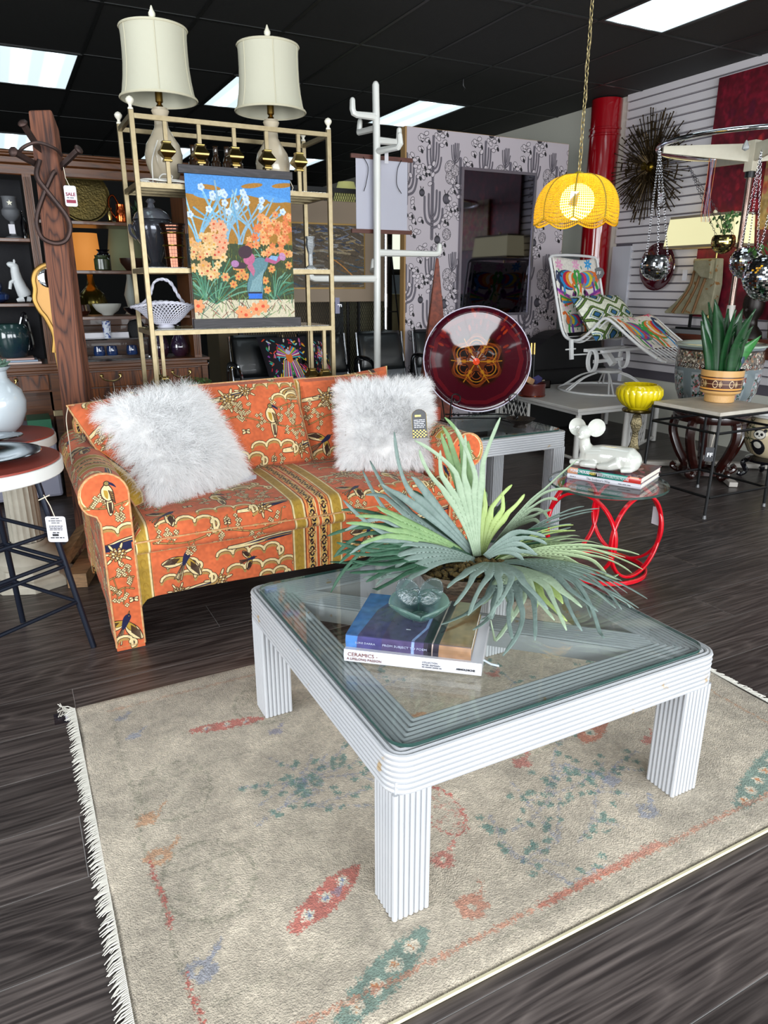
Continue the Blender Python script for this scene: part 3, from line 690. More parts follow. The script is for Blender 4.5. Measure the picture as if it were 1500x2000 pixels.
def f_branch(c,P,seed=1,nb=7,bl=True):
    r=random.Random(seed); Q=cat2(P,5); ln2(c,Q,.0045,TAN,.0015)
    for k in range(nb):
        i=int((k+.5)/nb*(len(Q)-1)); x,y=Q[i]; a=r.uniform(.3,2.6)*(1 if r.random()>.4 else -1); l=r.uniform(.03,.07)
        x2,y2=x+l*math.cos(a),y+l*math.sin(a); ln2(c,[(x,y),(x2,y2)],.0025,TAN,.0012)
        for q in range(4 if bl else 2):
            t=r.uniform(.3,1.1); bx,by=x+(x2-x)*t+r.uniform(-.012,.012),y+(y2-y)*t+r.uniform(-.012,.012)
            for e in range(4): c.ell(bx+.005*math.cos(e*1.57),by+.005*math.sin(e*1.57),.0045,.0045,0,CRM,DK,.0014)
def f_sit(c,x,y,s,d=1):
    c.poly(cat2([(x,y),(x+d*.25*s,y-.5*s),(x+d*.15*s,y-1.1*s),(x-d*.02*s,y-1.15*s),(x-d*.12*s,y-.5*s),(x,y)],3),CRM,1,DK,.003)
    for k in range(4): c.line([(x+d*(.0+.05*k)*s,y-.45*s),(x+d*(.02+.04*k)*s,y-1.05*s)],.003,DK)
    c.poly(cat2([(x-d*.1*s,y+.62*s),(x-d*.32*s,y+.3*s),(x-d*.28*s,y-.1*s),(x,y-.35*s),(x+d*.25*s,y-.2*s),(x+d*.3*s,y+.2*s),(x+d*.12*s,y+.55*s),(x-d*.1*s,y+.62*s)],4),CRM,1,DK,.0035)
    c.poly(cat2([(x-d*.18*s,y+.3*s),(x-d*.15*s,y-.05*s),(x,y-.22*s),(x+d*.03*s,y+.2*s),(x-d*.18*s,y+.3*s)],4),GLD)
    c.poly([(x+d*.08*s,y+.25*s),(x+d*.32*s,y+.1*s),(x+d*.36*s,y-.5*s),(x+d*.2*s,y-.3*s)],TAN,1,DK,.003)
    for k in range(4): c.line([(x+d*.14*s,y+.12*s-k*.1*s),(x+d*.34*s,y-.0*s-k*.12*s)],.0035,DK)
    c.ell(x+d*.02*s,y+.66*s,.15*s,.13*s,0,'8c7a4a',DK,.003)
    c.poly(cat2([(x+d*.12*s,y+.74*s),(x+d*.35*s,y+.62*s),(x+d*.5*s,y+.38*s),(x+d*.3*s,y+.5*s),(x+d*.12*s,y+.6*s)],3),NVY)
    c.ell(x+d*.05*s,y+.69*s,.02*s,.02*s,0,DK)
def f_fly(c,x,y,s,ang=0,fl=1):
    ca,sa=math.cos(ang),math.sin(ang)
    def T(px,py): px*=fl; return (x+s*(px*ca-py*sa),y+s*(px*sa+py*ca))
    for side in (1,-1):
        W=[T(-.05,.1*side),T(.1,.55*side),T(.35,.85*side),T(.62,1.0*side),T(.68,.6*side),T(.45,.2*side),T(.2,.05*side)]
        c.poly(cat2(W+[W[0]],3),CRM,1,DK,.003)
        c.poly(cat2([T(-.05,.1*side),T(.08,.45*side),T(.3,.6*side),T(.35,.3*side),T(.15,.05*side),T(-.05,.1*side)],3),GLD,1,DK,.002)
        for k in range(7): c.line([T(.12+.05*k,.28*side+.02*k*side),T(.28+.06*k,(.75+.03*k)*side)],.0032,DK)
    for k in (-1,0,1): c.poly([T(.3,.03*k),T(1.1,.16*k+.04),T(1.15,.16*k-.02),T(.35,-.03+.03*k)],CRM,1,DK,.0025)
    c.poly(cat2([T(-.42,.02),T(-.3,.14),T(-.05,.14),T(.35,.06),T(.35,-.06),T(-.05,-.16),T(-.3,-.12),T(-.42,.02)],3),NVY)
    c.poly([T(-.4,.04),T(-.55,-.02),T(-.4,-.04)],TAN,1,DK,.002); c.ell(*T(-.3,.04),.014*s*2,.014*s*2,0,CRM,DK,.002)
def f_but(c,x,y,s):
    for a in (.5,2.6,-.5,-2.6): c.ell(x+s*.5*math.cos(a),y+s*.4*math.sin(a),s*.5,s*.3,a,CRM,DK,.0025)
    c.line([(x,y-s*.4),(x,y+s*.4)],.004,DK)
def f_wave(c,x0,x1,y,h):
    P=cat2([(x0,y),(lerp(x0,x1,.3),y+h*.2),(lerp(x0,x1,.6),y+h*.7),(x1,y+h),(x1,y+h*.4),(lerp(x0,x1,.6),y-h*.1),(lerp(x0,x1,.3),y-h*.5),(x0,y-h*.5),(x0,y)],4)
    c.poly(P,CRM,1,DK,.003)
    for k in range(3):
        o=h*(.55-.28*k); c.poly(cat2([(lerp(x0,x1,.25+.15*k),y-h*.3+o*.3),(lerp(x0,x1,.65),y+h*.25+o*.5),(x1,y+h*.45+o*.6),(x1,y+h*.3+o*.4),(lerp(x0,x1,.6),y+o*.2)],3),NVY if k%2==0 else TAN)
def f_gold(c,x0,x1,y0,y1):
    c.rect(x0-.010,x1+.010,y0,y1,DK); c.rect(x0-.008,x1+.008,y0,y1,CRM); c.rect(x0,x1,y0,y1,GLD)
    n=int((y1-y0)/.05); xm=(x0+x1)/2
    for k in range(n+1):
        y=y0+k*.05
        c.line([(xm+.010*math.cos(a*.6),y+.018*math.sin(a*.6)) for a in range(8)],.0025,'9a7628')
def f_band(c,x0,x1,y0,y1):
    w=x1-x0; c.rect(x0,x1,y0,y1,'d98a4c'); 
    for q in (.26,.31,.69,.74): c.rect(x0+w*q,x0+w*q+.003,y0,y1,'9c3a22')
    for q in (.33,.57): c.rect(x0+w*q,x0+w*(q+.10),y0,y1,'c7a35c')
    c.rect(x0+w*.455,x0+w*.545,y0,y1,CRM); c.rect(x0+w*.475,x0+w*.525,y0,y1,'c85a30')
    n=max(1,round((y1-y0)/.0886)); st=(y1-y0)/n
    for k in range(n):
        for j,q in enumerate((.38,.62)):
            xx=x0+w*q; y=y0+(k+.5*j+.25)*st
            for dy in (0,-st*n if y>y1-.03 else 0):
                Y=y+dy
                c.ell(xx,Y,.013,.024,0,'17151f'); c.ell(xx,Y+.044,.008,.014,0,'17151f')
                for a in (0,1.57,3.14,4.71): c.ell(xx+.011*math.cos(a),Y+.011*math.sin(a),.007,.005,a,'d4b06a',DK,.002)
            c.line([(xx+.017*math.sin(t*1.05),Y-st*.5+st*t/6) for t in range(7)],.003,'d4b06a'); c.line([(xx-.017*math.sin(t*1.05),Y-st*.5+st*t/6) for t in range(7)],.003,'5a2418')
    f_gold(c,x0+.012,x0+.052,y0,y1); f_gold(c,x1-.052,x1-.012,y0,y1)
def fabric():
    W,H=.83,.86; c=Cv(W,H,900,OG)
    # hidden / lowest zone
    f_cloud(c,.30,.06,4,.05); f_flower(c,.62,.08,.04); f_branch(c,[(.28,.15),(.40,.13),(.52,.16)],31,7); f_fly(c,.74,.13,.07,.5,-1)
    # apron zone .19-.40
    f_wave(c,.245,.50,.195,.035); f_flower(c,.50,.222,.034); f_flower(c,.335,.205,.026); f_cloud(c,.27,.262,3,.045); f_cloud(c,.54,.255,4,.05); f_cloud(c,.30,.315,2,.04)
    f_cloud(c,.50,.33,4,.045); f_wave(c,.55,.82,.365,.028); f_fly(c,.375,.345,.085,ang=-2.0,fl=1); f_fly(c,.645,.295,.045,ang=.2,fl=-1); f_cloud(c,.68,.21,2,.04)
    # seat boxing
    f_branch(c,[(.25,.44),(.38,.425),(.52,.45),(.66,.43),(.80,.45)],3,13); f_but(c,.55,.475,.016)
    # seat top and cushions
    f_wave(c,.60,.82,.525,.04); f_flower(c,.70,.515,.03); f_cloud(c,.44,.545,3,.05); f_cloud(c,.27,.50,3,.05); f_fly(c,.33,.575,.075,ang=.6,fl=-1)
    f_branch(c,[(.26,.66),(.38,.70),(.52,.665),(.66,.63),(.80,.66)],5,14); f_branch(c,[(.62,.60),(.72,.62),(.81,.59)],8,7); f_sit(c,.56,.685,.085); f_but(c,.42,.625,.022)
    f_branch(c,[(.60,.73),(.70,.75),(.80,.72)],6,8); f_wave(c,.24,.46,.795,.035); f_flower(c,.36,.785,.040); f_flower(c,.45,.825,.030)
    for k in range(3): c.ell(.70,.80,.075-.018*k,.034-.008*k,0,(CRM,TAN,CRM)[k],DK,.003)
    f_cloud(c,.58,.775,3,.05); f_cloud(c,.50,.845,4,.045); f_branch(c,[(.26,.73),(.34,.745),(.44,.73)],12,6)
    f_band(c,0,.24,0,H); c.mottle(.07,9,2); c.mottle(.06,60,3); return c.image('chinoiserie_fabric')
def armfab():
    c=Cv(.20,.76,1100,OG)
    c.poly([(0,.60),(.20,.60),(.20,.76),(0,.76)],'a98a4c')
    for k in range(20): a=k*PI/19; c.ell(.1+.098*math.cos(a),.655+.088*math.sin(a),.010,.006,a*2,CRM,DK,.002)
    c.poly([(.1+.090*math.cos(t),.655+.080*math.sin(t)) for t in [2*PI*k/20 for k in range(20)]],OG,1,CRM,.005); c.rect(.03,.2,.56,.60,OG)
    f_branch(c,[(.02,.61),(.08,.60),(.12,.605),(.18,.62)],3,5); f_sit(c,.105,.65,.068); 
    f_cloud(c,.05,.50,2,.05); f_wave(c,.04,.20,.45,.03); c.poly([(.05,.425),(.17,.425),(.17,.46),(.05,.45)],NVY); f_flower(c,.115,.41,.032)
    f_branch(c,[(.05,.30),(.10,.32),(.165,.31)],4,6); f_branch(c,[(.08,.25),(.12,.27),(.16,.26)],6,4); f_but(c,.155,.215,.02)
    f_fly(c,.115,.125,.088,ang=-2.0,fl=1); f_cloud(c,.07,.045,1,.04); c.mottle(.07,12,2); return c.image('sofa_arm_fabric')
IMF=fabric(); IMA=armfab()
FAB=M('chinoiserie_linen','ffffff',.85,img=IMF,bump=(600,.25),sheen=.1,spec=.2); FABA=M('arm_front_linen','ffffff',.85,img=IMA,bump=(600,.25),spec=.2)
PIPE=M('piping_cord','c9b07a',.8,var=(60,.9,'b4502c')); 
PX,PZ=.83,.86
def uvs(ox=.155,oz=0.0,yoff=2.74):
    def f(p,n):
        if abs(n.z)>.7: return ((p.x-ox)/PX,(p.z*0+.50+(p.y-yoff)-oz)/PZ)
        if abs(n.x)>.7: return ((p.y-ox)/PX,(p.z-oz)/PZ)
        return ((p.x-ox)/PX,(p.z-oz)/PZ)
    return f
SX0,SX1,SYF,SYB=.162,1.955,2.74,3.73
sofa=thing('sofa','orange chinoiserie print three-seat sofa with rolled arms behind the coffee table','sofa',(1.06,3.2,0))
# frame base with arched apron
inner0,inner1=.335,1.782
P=[(inner0-.03,.0+.0)]
P=[(.335,.150),(.345,.175),(.365,.196),(.40,.203)]+[(.40+(1.717-.40)*k/8,.203+.004*math.sin(k)) for k in range(1,9)]+[(1.752,.196),(1.772,.175),(1.782,.150),(1.782,.40),(.335,.40)]
MB().prism(P,SYF+.012,SYF+.06).build('front_apron',FAB,sofa,smooth=False,uv=uvs(),bevel=.004)
MB().box(.33,1.79,SYF+.05,SYB-.02,.20,.40).build('seat_deck',FAB,sofa,smooth=False,uv=uvs())
def arm(side):
    f=(lambda x:x) if side<0 else (lambda x:2.117-x)
    cx,cz,r=.249,.646,.088
    prof=[(.335,.02),(.335,.60)]+[(cx+r*math.cos(a),cz+r*math.sin(a)) for a in [R(-10+k*(200/14)) for k in range(15)]]+[(.205,.585),(.222,.56),(.227,.02)]
    prof=[(.335,.02),(.336,.63)]+[(cx+r*math.cos(a),cz+r*math.sin(a)) for a in [R(0+k*(222/14)) for k in range(15)]]+[(.215,.57),(.226,.54),(.227,.02)]
    a=MB(); n=len(prof); pts=[(f(x),z) for x,z in prof]
    if side>0: pts=pts[::-1]
    # body from y=2.75 back, side bottom raised between feet
    body=MB()
    ys=[2.752,2.9,2.98,3.3,3.55,3.60,3.72]; raise_=[.02,.02,.13,.135,.13,.02,.02]
    vs=[]
    for y,zr in zip(ys,raise_): vs+=[(x,y,(zr if z<.03 else z)) for x,z in pts]
    fs=[(j*n+i,(j+1)*n+i,(j+1)*n+(i+1)%n,j*n+(i+1)%n) for j in range(len(ys)-1) for i in range(n)]
    fs+= [tuple(range(n))[::1],tuple((len(ys)-1)*n+k for k in range(n))[::-1]]
    body.add(vs,fs)
    def uva(p,nn):
        if abs(nn.y)>.7: return ((p.x-.1)/PX,(p.z)/PZ)
        if nn.z>.5: return ((p.y-2.85)/PX,(.1+p.x)/PZ)
        return ((p.y-2.45)/PX,(p.z+.02)/PZ)
    o=body.build('arm',FAB,sofa,uv=uva,weld=True)
    # front panel with its own placed motif
    fp=MB().prism([(x,z if z>.03 else .004) for x,z in pts],2.738,2.754); x0=min(p[0] for p in pts)-.005
    q=fp.build('arm_front',FABA,o,smooth=False,uv=lambda p,n:(((p.x-x0)/.20) if side<0 else (1-(p.x-x0+.02)/.20),p.z/.76))
    q.location=(0,0,0)
    MB().tube([(x,2.739,max(z,.006)) for x,z in pts],.0042,6,closed=True).build('piping',PIPE,o)
    return o
arm(-1); arm(1)
# back
P=[(3.50,.02),(3.60,.02),(3.60,.15),(3.66,.02),(3.73,.02),(3.74,.80),(3.70,.84),(3.62,.84),(3.57,.80),(3.54,.40)]
MB().box(.235,1.88,3.58,3.73,.12,.80).box(.235,.32,3.62,3.73,.004,.13).box(1.80,1.88,3.62,3.73,.004,.13).build('back_frame',FAB,sofa,uv=uvs(),bevel=.03)
# seat cushion
def seatf():
    m=MB(); x0,x1,y0,y1,z0,z1=.338,1.779,2.722,3.56,.398,.515
    nu,nv=48,30
    def top(u,v):
        x=lerp(x0,x1,u); y=lerp(y0,y1,v); ed=min(1,min(u,1-u)*28)**.5*min(1,min(v,1-v)*17)**.5
        dip=.010*math.exp(-((u-.47)/.02)**2)*0
        crown=.022*math.sin(PI*u)**.4*math.sin(PI*min(1,v*1.1))**.5
        return (x,y+(1-ed)*.010*(1 if v<.5 else -1),z0+.06+(z1-z0-.06)*ed+crown-.006+.004*math.sin(9*u+3*v))
    m.grid(top,nu,nv,uv=False)
    m.grid(lambda u,v:(lerp(x1,x0,u),lerp(y0+.02,y1,v),z0),2,2,uv=False)
    # front boxing, bulging
    def front(u,v):
        t=top(u,0); z=lerp(z0,t[2],v); return (t[0],y0+.010-.020*math.sin(PI*v)**.7,z)
    m.grid(front,nu,6,uv=False)
    def sl(u,v,x): t=top(0 if x<1 else 1,u); return (x,t[1],lerp(z0,t[2],v))
    m.grid(lambda u,v:sl(1-u,v,x0),nv,4,uv=False); m.grid(lambda u,v:sl(u,v,x1),nv,4,uv=False)
    return m,top
m,topf=seatf(); sc_=m.build('seat_cushion',FAB,sofa,uv=uvs(oz=.0))
q=MB().tube([Vector(topf(k/40,0))+Vector((0,-.006,-.004)) for k in range(41)],.004,6).tube([Vector((lerp(.34,1.777,k/30),2.730,.403)) for k in range(31)],.004,6).build('piping',PIPE,sc_)
# back cushions
def bcush(name,BL,BR,TR,TL,T,u0,v0,wreal,hreal,**k):
    m=pillow(MB(),BL,BR,TR,TL,T,18,e=.32,pin=.015)
    o=m.build(name,FAB,sofa,weld=True); me=o.data; ul=me.uv_layers.new(name='U') if not me.uv_layers else me.uv_layers[0]
    BLv,BRv,TLv=map(Vector,(BL,BR,TL)); ex=(BRv-BLv).normalized(); ez=(TLv-BLv); ez=(ez-ex*ez.dot(ex)).normalized(); rl=root_loc(o)
    for lp in me.loops:
        p=me.vertices[lp.vertex_index].co+rl-BLv; ul.data[lp.index].uv=((u0+p.dot(ex))/PX,(v0+p.dot(ez))/PZ)
    # edge piping
    c4=[Vector(BL),Vector(BR),Vector(TR),Vector(TL)]; P=[]
    for i in range(4):
        for k in range(10): P.append(c4[i].lerp(c4[(i+1)%4],k/10))
    cen=sum(c4,Vector())/4; P=[p+(cen-p)*.012 for p in P]
    MB().tube(P,.0045,6,closed=True).build('piping',PIPE,o)
    return o
bcush('back_cushion',(.385,2.98,.52),(.80,3.28,.51),(.745,3.52,.915),(.20,3.40,.895),.17,.185,.40,.5,.42)
bcush('back_cushion',(.80,3.36,.505),(1.352,3.38,.50),(1.300,3.52,.945),(.745,3.50,.935),.19,.24,.43,.55,.43)
bcush('back_cushion',(1.35,3.40,.505),(1.775,3.38,.505),(1.80,3.545,.935),(1.305,3.53,.930),.17,.265,.46,.47,.43)
# spare cushion corner showing above
m=pillow(MB(),(1.62,3.60,.74),(1.92,3.62,.76),(1.915,3.64,.958),(1.64,3.63,.925),.10,10,e=.35)
o=m.build('rear_cushion',FAB,sofa,weld=True,uv=None); ul=o.data.uv_layers[0] if o.data.uv_layers else o.data.uv_layers.new(name='U')
for lp in o.data.loops:
    p=o.data.vertices[lp.vertex_index].co+root_loc(o); ul.data[lp.index].uv=((p.x-1.07)/PX,p.z/PZ)
# string tie + tag at the left cushion corner
q=MB().tube(catmull([(.205,3.38,.885),(.19,3.33,.84),(.185,3.25,.75),(.175,3.1,.70)],6),.0018,5).build('price_string',M('cotton_string','d8cdb8',.8),sofa)

# ---------------- fur pillows ----------------
FURB=M('fur_hide','f4f2f0',.9)
FURM,N,L,B=nt('white_fur'); N.remove(B); df=N.new('ShaderNodeBsdfDiffuse'); df.inputs[0].default_value=(1,1,1,1); tr=N.new('ShaderNodeBsdfTranslucent'); tr.inputs[0].default_value=(1,.99,.99,1); mx=N.new('ShaderNodeMixShader'); mx.inputs[0].default_value=.45; L.new(df.outputs[0],mx.inputs[1]); L.new(tr.outputs[0],mx.inputs[2]); L.new(mx.outputs[0],N['Material Output'].inputs[0])
def fur_pillow(label,BL,BR,TR,TL,T,seed,n,ln,wind):
    loc=((BL[0]+BR[0])/2,(BL[1]+BR[1])/2,min(BL[2],BR[2])); t=thing('fur_pillow',label,'pillow',loc,0,'white fur pillows')
    pm=pillow(MB(),BL,BR,TR,TL,T,18,e=.4,pin=.05); base=pm.build('pillow_body',FURB,t,weld=True)
    r=random.Random(seed); BLv,BRv,TRv,TLv=map(Vector,(BL,BR,TR,TL)); nr=(BRv-BLv).cross(TLv-BLv).normalized(); cen=(BLv+BRv+TRv+TLv)/4
    V=[];F=[]
    W=Vector(wind)
    clumps=[(r.random(),r.random(),r.uniform(0,6.28)) for _ in range(900)]
    for i in range(n):
        sg=1 if r.random()<.8 else -1
        if i<n*.8:
            cu=clumps[r.randrange(900)]; u=min(.995,max(.005,cu[0]+r.gauss(0,.022))); v=min(.995,max(.005,cu[1]+r.gauss(0,.022))); ph=cu[2]
        else:
            e=r.random(); k=r.randrange(4); u,v=((e,.004),(e,.996),(.004,e),(.996,e))[k]; ph=int(e*30)*1.7
        a,b=2*u-1,2*v-1; h=T/2*((max(0,1-a*a))**.4*(max(0,1-b*b))**.4)
        uu=.5+.5*a*(1-.05*(1-b*b)); vv=.5+.5*b*(1-.05*(1-a*a))
        p=BLv*(1-uu)*(1-vv)+BRv*uu*(1-vv)+TRv*uu*vv+TLv*(1-uu)*vv+nr*h*sg
        out=(nr*sg*(1.0-max(abs(a),abs(b))**3*.9)+((BRv-BLv).normalized()*a*abs(a)**2+(TLv-BLv).normalized()*b*abs(b)**2)*1.1); out.normalize()
        d=(out*.55+W+Vector((math.cos(ph),math.sin(ph*1.3),math.sin(ph)))*.27+Vector((r.gauss(0,.13),r.gauss(0,.13),r.gauss(0,.13)))).normalized()
        L=ln*r.uniform(.6,1.25); w=r.uniform(.0005,.0010)
        s=d.cross(Vector((r.gauss(0,1),r.gauss(0,1),r.gauss(0,1)))).normalized(); cd=(out+d*.3).normalized(); k0=len(V); q=Vector(p); amp=L*.09
        for j in range(5):
            tt=j/4; ww=w*(1-.8*tt); q2=q+s*math.sin(tt*6+ph)*amp; V.append(q2-s*ww); V.append(q2+s*ww)
            dd=(cd*(1-tt)+d*(.4+tt)).normalized(); q=q+dd*L/4; 
        q.z=max(q.z,.50)
        for j in range(4): F.append((k0+2*j,k0+2*j+1,k0+2*j+3,k0+2*j+2))
    m=MB(); m.add(V,F); m.build('long_fur',FURM,t,stuff=True)
    return t
tp=fur_pillow('white long-haired fur pillow leaning at the left end of the orange sofa',(.475,2.96,.565),(.905,3.17,.545),(.735,3.36,.925),(.345,3.20,.880),.17,1,46000,.080,(0,-.1,-.45))
q=MB().obox((.915,3.12,.545),(.075,.045,.0012),(R(8),R(-6),R(-20))).build('paper_tag',PAPER,tp,smooth=False,label='small white paper tag')
tp=fur_pillow('white curly fur pillow with black hang tag at the right end of the orange sofa',(1.39,3.10,.555),(1.80,2.92,.56),(1.90,3.20,.905),(1.475,3.30,.905),.16,2,44000,.055,(.0,-.1,-.2))
TG=thing('hang_tag','arch-topped black and gold hang tag on the curly white fur pillow','tag',(1.70,2.89,.70),R(-24))
ar=[(-.035,0),(.035,0),(.035,.105)]+[(.035*math.cos(a),.105+.030*math.sin(a)) for a in [PI*k/8 for k in range(1,8)]]+[(-.035,.105)]
q=MB().prism(ar,0,.0015).build('card',M('black_card','15161c',.35),None,smooth=False); q.parent=TG; 
m=MB()
for j in range(5):
    for i in range(8):
        if (i+j)%2==0: m.box(-.033+i*.0083,-.033+i*.0083+.006,-.0006,-.0002,.003+j*.0075,.003+j*.0075+.005)
GOLDF=M('gold_foil','c9ab4a',.25,metal=1); q=m.build('gold_pattern',GOLDF,None,smooth=False); q.parent=TG
q=MB().tube([(x,-.0006,z) for x,z in ar],.0009,5,closed=True).build('gold_border',GOLDF,None); q.parent=TG
LW=M('pale_print','c9cbd8',.5)
for k in range(5):
    smallprint(TG,(0,-.0006,.085-k*.0085),(0,0,0),.052,.0038,LW,k)
smallprint(TG,(0,-.0006,.105),(0,0,0),.040,.008,GOLDF,9)
TG.rotation_euler=(R(-12),R(-3),R(-24))

# ---------------- staghorn fern ----------------
fern=thing('staghorn_fern','artificial staghorn fern with antler-like fronds in a dark bowl on the glass table','plant',(1.26,1.72,TZ))
DW=wood('driftwood_bowl','3a2c20','7a6a58','X',.7,1.5)
c0=Vector((1.235,1.70,TZ)); RB=Matrix.Rotation(R(-20),3,'Z')
MB().lathe([(.0,.0),(.07,.0),(.12,.02),(.165,.055),(.182,.085),(.176,.088),(.158,.060),(.0,.055)],c0,32,M3=RB,sx=1.15,sy=.72).build('bowl',DW,fern)
r=random.Random(3); m=MB()
for k in range(230):
    a=r.random()*6.28; d=r.random()**.6; p=c0+RB@Vector((.185*d*math.cos(a),.115*d*math.sin(a),.072+.03*(1-d))); m.sphere(p,(r.uniform(.006,.014),r.uniform(.006,.014),r.uniform(.005,.012)),5,3)
m.build('moss',M('brown_moss','2e2a14',.95,var=(120,.9,'6a5220'),bump=(300,1)),fern,stuff=True)
def leafmat(n,c,c2): return M('frond_'+n,c,.55,var=(40,.75,c2),bump=(140,.35),stretch=(1,1,1),sub=.0,spec=.35)
FM={'grey':leafmat('grey','76857e','56695f'),'pale':leafmat('pale','93a38a','768a70'),'lime':leafmat('lime','8a9f56','a5b678'),'green':leafmat('green','5f7d50','809a68'),'dark':leafmat('dark','22402f','3a5f48'),'steel':leafmat('steel','54645e','778882'),'mint':leafmat('mint','93a77e','adbf98')}
def frond(B,T,col,w,sag,side=None,nf=5,split=.45,seed=0,fan=.9,fl=.5,cup=.12,droop=.10,curl=0,bw=.026):
    r=random.Random(seed); B=Vector(B);T=Vector(T); mid=(B+T)/2+Vector(sag); L=(T-B).length*1.05
    def sp(t):
        if t<=1: return B*(1-t)**2+mid*2*t*(1-t)+T*t*t
        return T+(T-mid)*2*(t-1)
    def tan(t): t=min(t,1); return ((mid-B)*2*(1-t)+(T-mid)*2*t).normalized()
    def mp(s,v):
        t=s/L; p=sp(t); tg=tan(t); sd=Vector(side) if side else tg.cross(Vector((0,0,1)))
        sd=(sd-tg*sd.dot(tg)).normalized(); n=sd.cross(tg).normalized()
        if n.z<0 and not side: n=-n
        tw=curl*t; sd,n=sd*math.cos(tw)+n*math.sin(tw),n*math.cos(tw)-sd*math.sin(tw)
        q=p+sd*v+n*(-cup*abs(v)**1.5*3)-Vector((0,0,1))*droop*max(0,t-.5)**2*abs(v)*8
        dx,dy=q.x-.668,q.y-1.507; a1=dx*.766-dy*.643; b1=dx*.643+dy*.766; zm=TZ+.012
        if -.01<a1<.365 and -.01<b1<.285: zm=TZ+.082
        q.z=max(q.z,zm); return q
    m=MB()
    def strip(P,W,nw=4,off=0):
        P=[Vector((a,b,0)) for a,b in P]; n=len(P); vs=[]
        for i,p in enumerate(P):
            t=(P[min(i+1,n-1)]-P[max(i-1,0)]).normalized(); s=Vector((-t.y,t.x,0))
            for k in range(nw+1):
                q=p+s*W[i]*(k/nw-.5); z=mp(q.x,q.y); vs.append(z+Vector((0,0,off)))
        m.add(vs,[(i*(nw+1)+k,i*(nw+1)+k+1,(i+1)*(nw+1)+k+1,(i+1)*(nw+1)+k) for i in range(n-1) for k in range(nw)])
    n={6:6,5:6,4:5,3:4,2:3}[nf]; sA=L*(.50 if n>4 else .56)*r.uniform(.92,1.08)
    hw=lambda s_: lerp(bw/2,w*.54,min(1,max(0,(s_/(sA*1.05))))**1.6)
    ph=[r.uniform(-1,1) for _ in range(n)]
    for i in range(n):
        f=(i-(n-1)/2)/((n-1)/2) if n>1 else 0; g=i//2; ng=(n+1)//2; fg=((g+.5)-ng/2)/(ng/2); wi=(i%2)*2-1
        Li=L*(1-.16*abs(f)**1.5)*r.uniform(.86,1.06); s2=sA*r.uniform(1.12,1.35); s1_=sA*(.90+.12*(1-abs(fg)))
        P=[];Wd=[]; N2=26
        for k in range(N2+1):
            t_=k/N2; s_=Li*t_; v=f*(1-1/n)*hw(min(s_,sA)); 
            if s_>s1_: v+=fg*fan*.75*(s_-s1_)
            if s_>s2: v+=wi*fan*.55*(s_-s2)+ph[i]*2.4*(s_-s2)**1.8
            bl=2*hw(min(s_,sA))/n*1.22; fg_w=.022
            a_=min(1,max(0,(s_-s1_)/(s2-s1_+.001))); ww=lerp(bl,max(.0155,bl*.62),a_**.7)
            if s_>s2: ww=lerp(ww,.0115,min(1,(s_-s2)/(Li-s2+.001)*2.2))
            if k==N2: ww*=.3
            elif k==N2-1: ww*=.85
            P.append((s_,v)); Wd.append(ww)
        strip(P,Wd,3,.0)
    return m.build('frond',FM[col],fern,solid=.0007,weld=False)
K=(1.255,1.76,.565)
up=(.88,-.46,0)
frond(K,(1.135,1.80,1.01),'pale',0.123,(.02,0,.02),up,5,.55,1,.55,.3,.02,0)
frond((1.262,1.79,.56),(1.195,1.86,1.03),'green',0.072,(.01,0,.03),up,3,.66,2,.25,.2,.02,0)
frond((1.275,1.80,.56),(1.30,1.86,.80),'green',0.080,(0,.01,.02),up,3,.6,22,.4,.2,.02,0)
frond((1.28,1.77,.56),(1.345,1.80,.815),'lime',0.123,(-.02,0,.0),up,5,.42,3,.75,.5,.02,0)
frond((1.29,1.76,.56),(1.70,1.84,.685),'pale',0.109,(-.02,0,.10),(0,-.35,.9),5,.42,4,.5,.5,.03,.0)
frond((1.29,1.73,.56),(1.72,1.78,.60),'steel',0.123,(0,0,.09),(-.25,-.6,.7),5,.42,5,.7,.5,.05,.05)
frond((1.29,1.72,.56),(1.56,1.68,.60),'lime',0.116,(0,0,.07),(0,-.6,.6),5,.45,55,.6,.5,.05,.05)
frond((1.30,1.71,.56),(1.70,1.49,.50),'mint',0.145,(0,.02,.11),(-.2,-.5,.55),5,.42,6,.85,.8,.06,.10)
frond((1.30,1.72,.56),(1.74,1.60,.54),'mint',0.116,(0,0,.10),None,4,.45,66,.7,.6,.06,.05)
frond((1.29,1.69,.56),(1.44,1.27,.485),'steel',0.160,(.08,.05,.10),None,6,.45,7,.65,.7,.10,.15)
frond((1.29,1.70,.56),(1.52,1.36,.50),'grey',0.131,(.05,0,.09),None,5,.45,77,.6,.7,.1,.1)
frond((1.245,1.68,.57),(1.02,1.40,.525),'grey',0.152,(.03,-.03,.13),(.85,-.55,0),6,.45,8,.75,.5,.06,.10)
frond((1.26,1.69,.56),(1.02,1.27,.475),'steel',0.116,(.06,-.0,.11),(.85,-.55,0),4,.60,9,.6,.5,.08,.1)
frond((1.27,1.69,.56),(1.15,1.34,.49),'pale',0.167,(.05,-.02,.11),(.85,-.5,0),5,.45,10,.8,.5,.06,.12)
frond((1.27,1.68,.56),(1.24,1.33,.485),'lime',0.072,(.05,0,.09),(.85,-.5,0),2,.6,101,.5,.2,.06,.1)
frond((1.235,1.74,.56),(.85,1.83,.52),'grey',0.109,(0,-.03,.12),(.1,.6,.5),4,.50,11,.5,.6,.10,.12)
frond((1.235,1.77,.56),(.775,1.90,.665),'dark',0.123,(0,0,.06),(0,.5,.7),5,.45,12,.40,.8,.06,.05)
frond((1.235,1.76,.56),(.765,1.87,.61),'dark',0.123,(0,0,.06),(.2,.6,.6),6,.42,13,.45,.8,.06,.05)
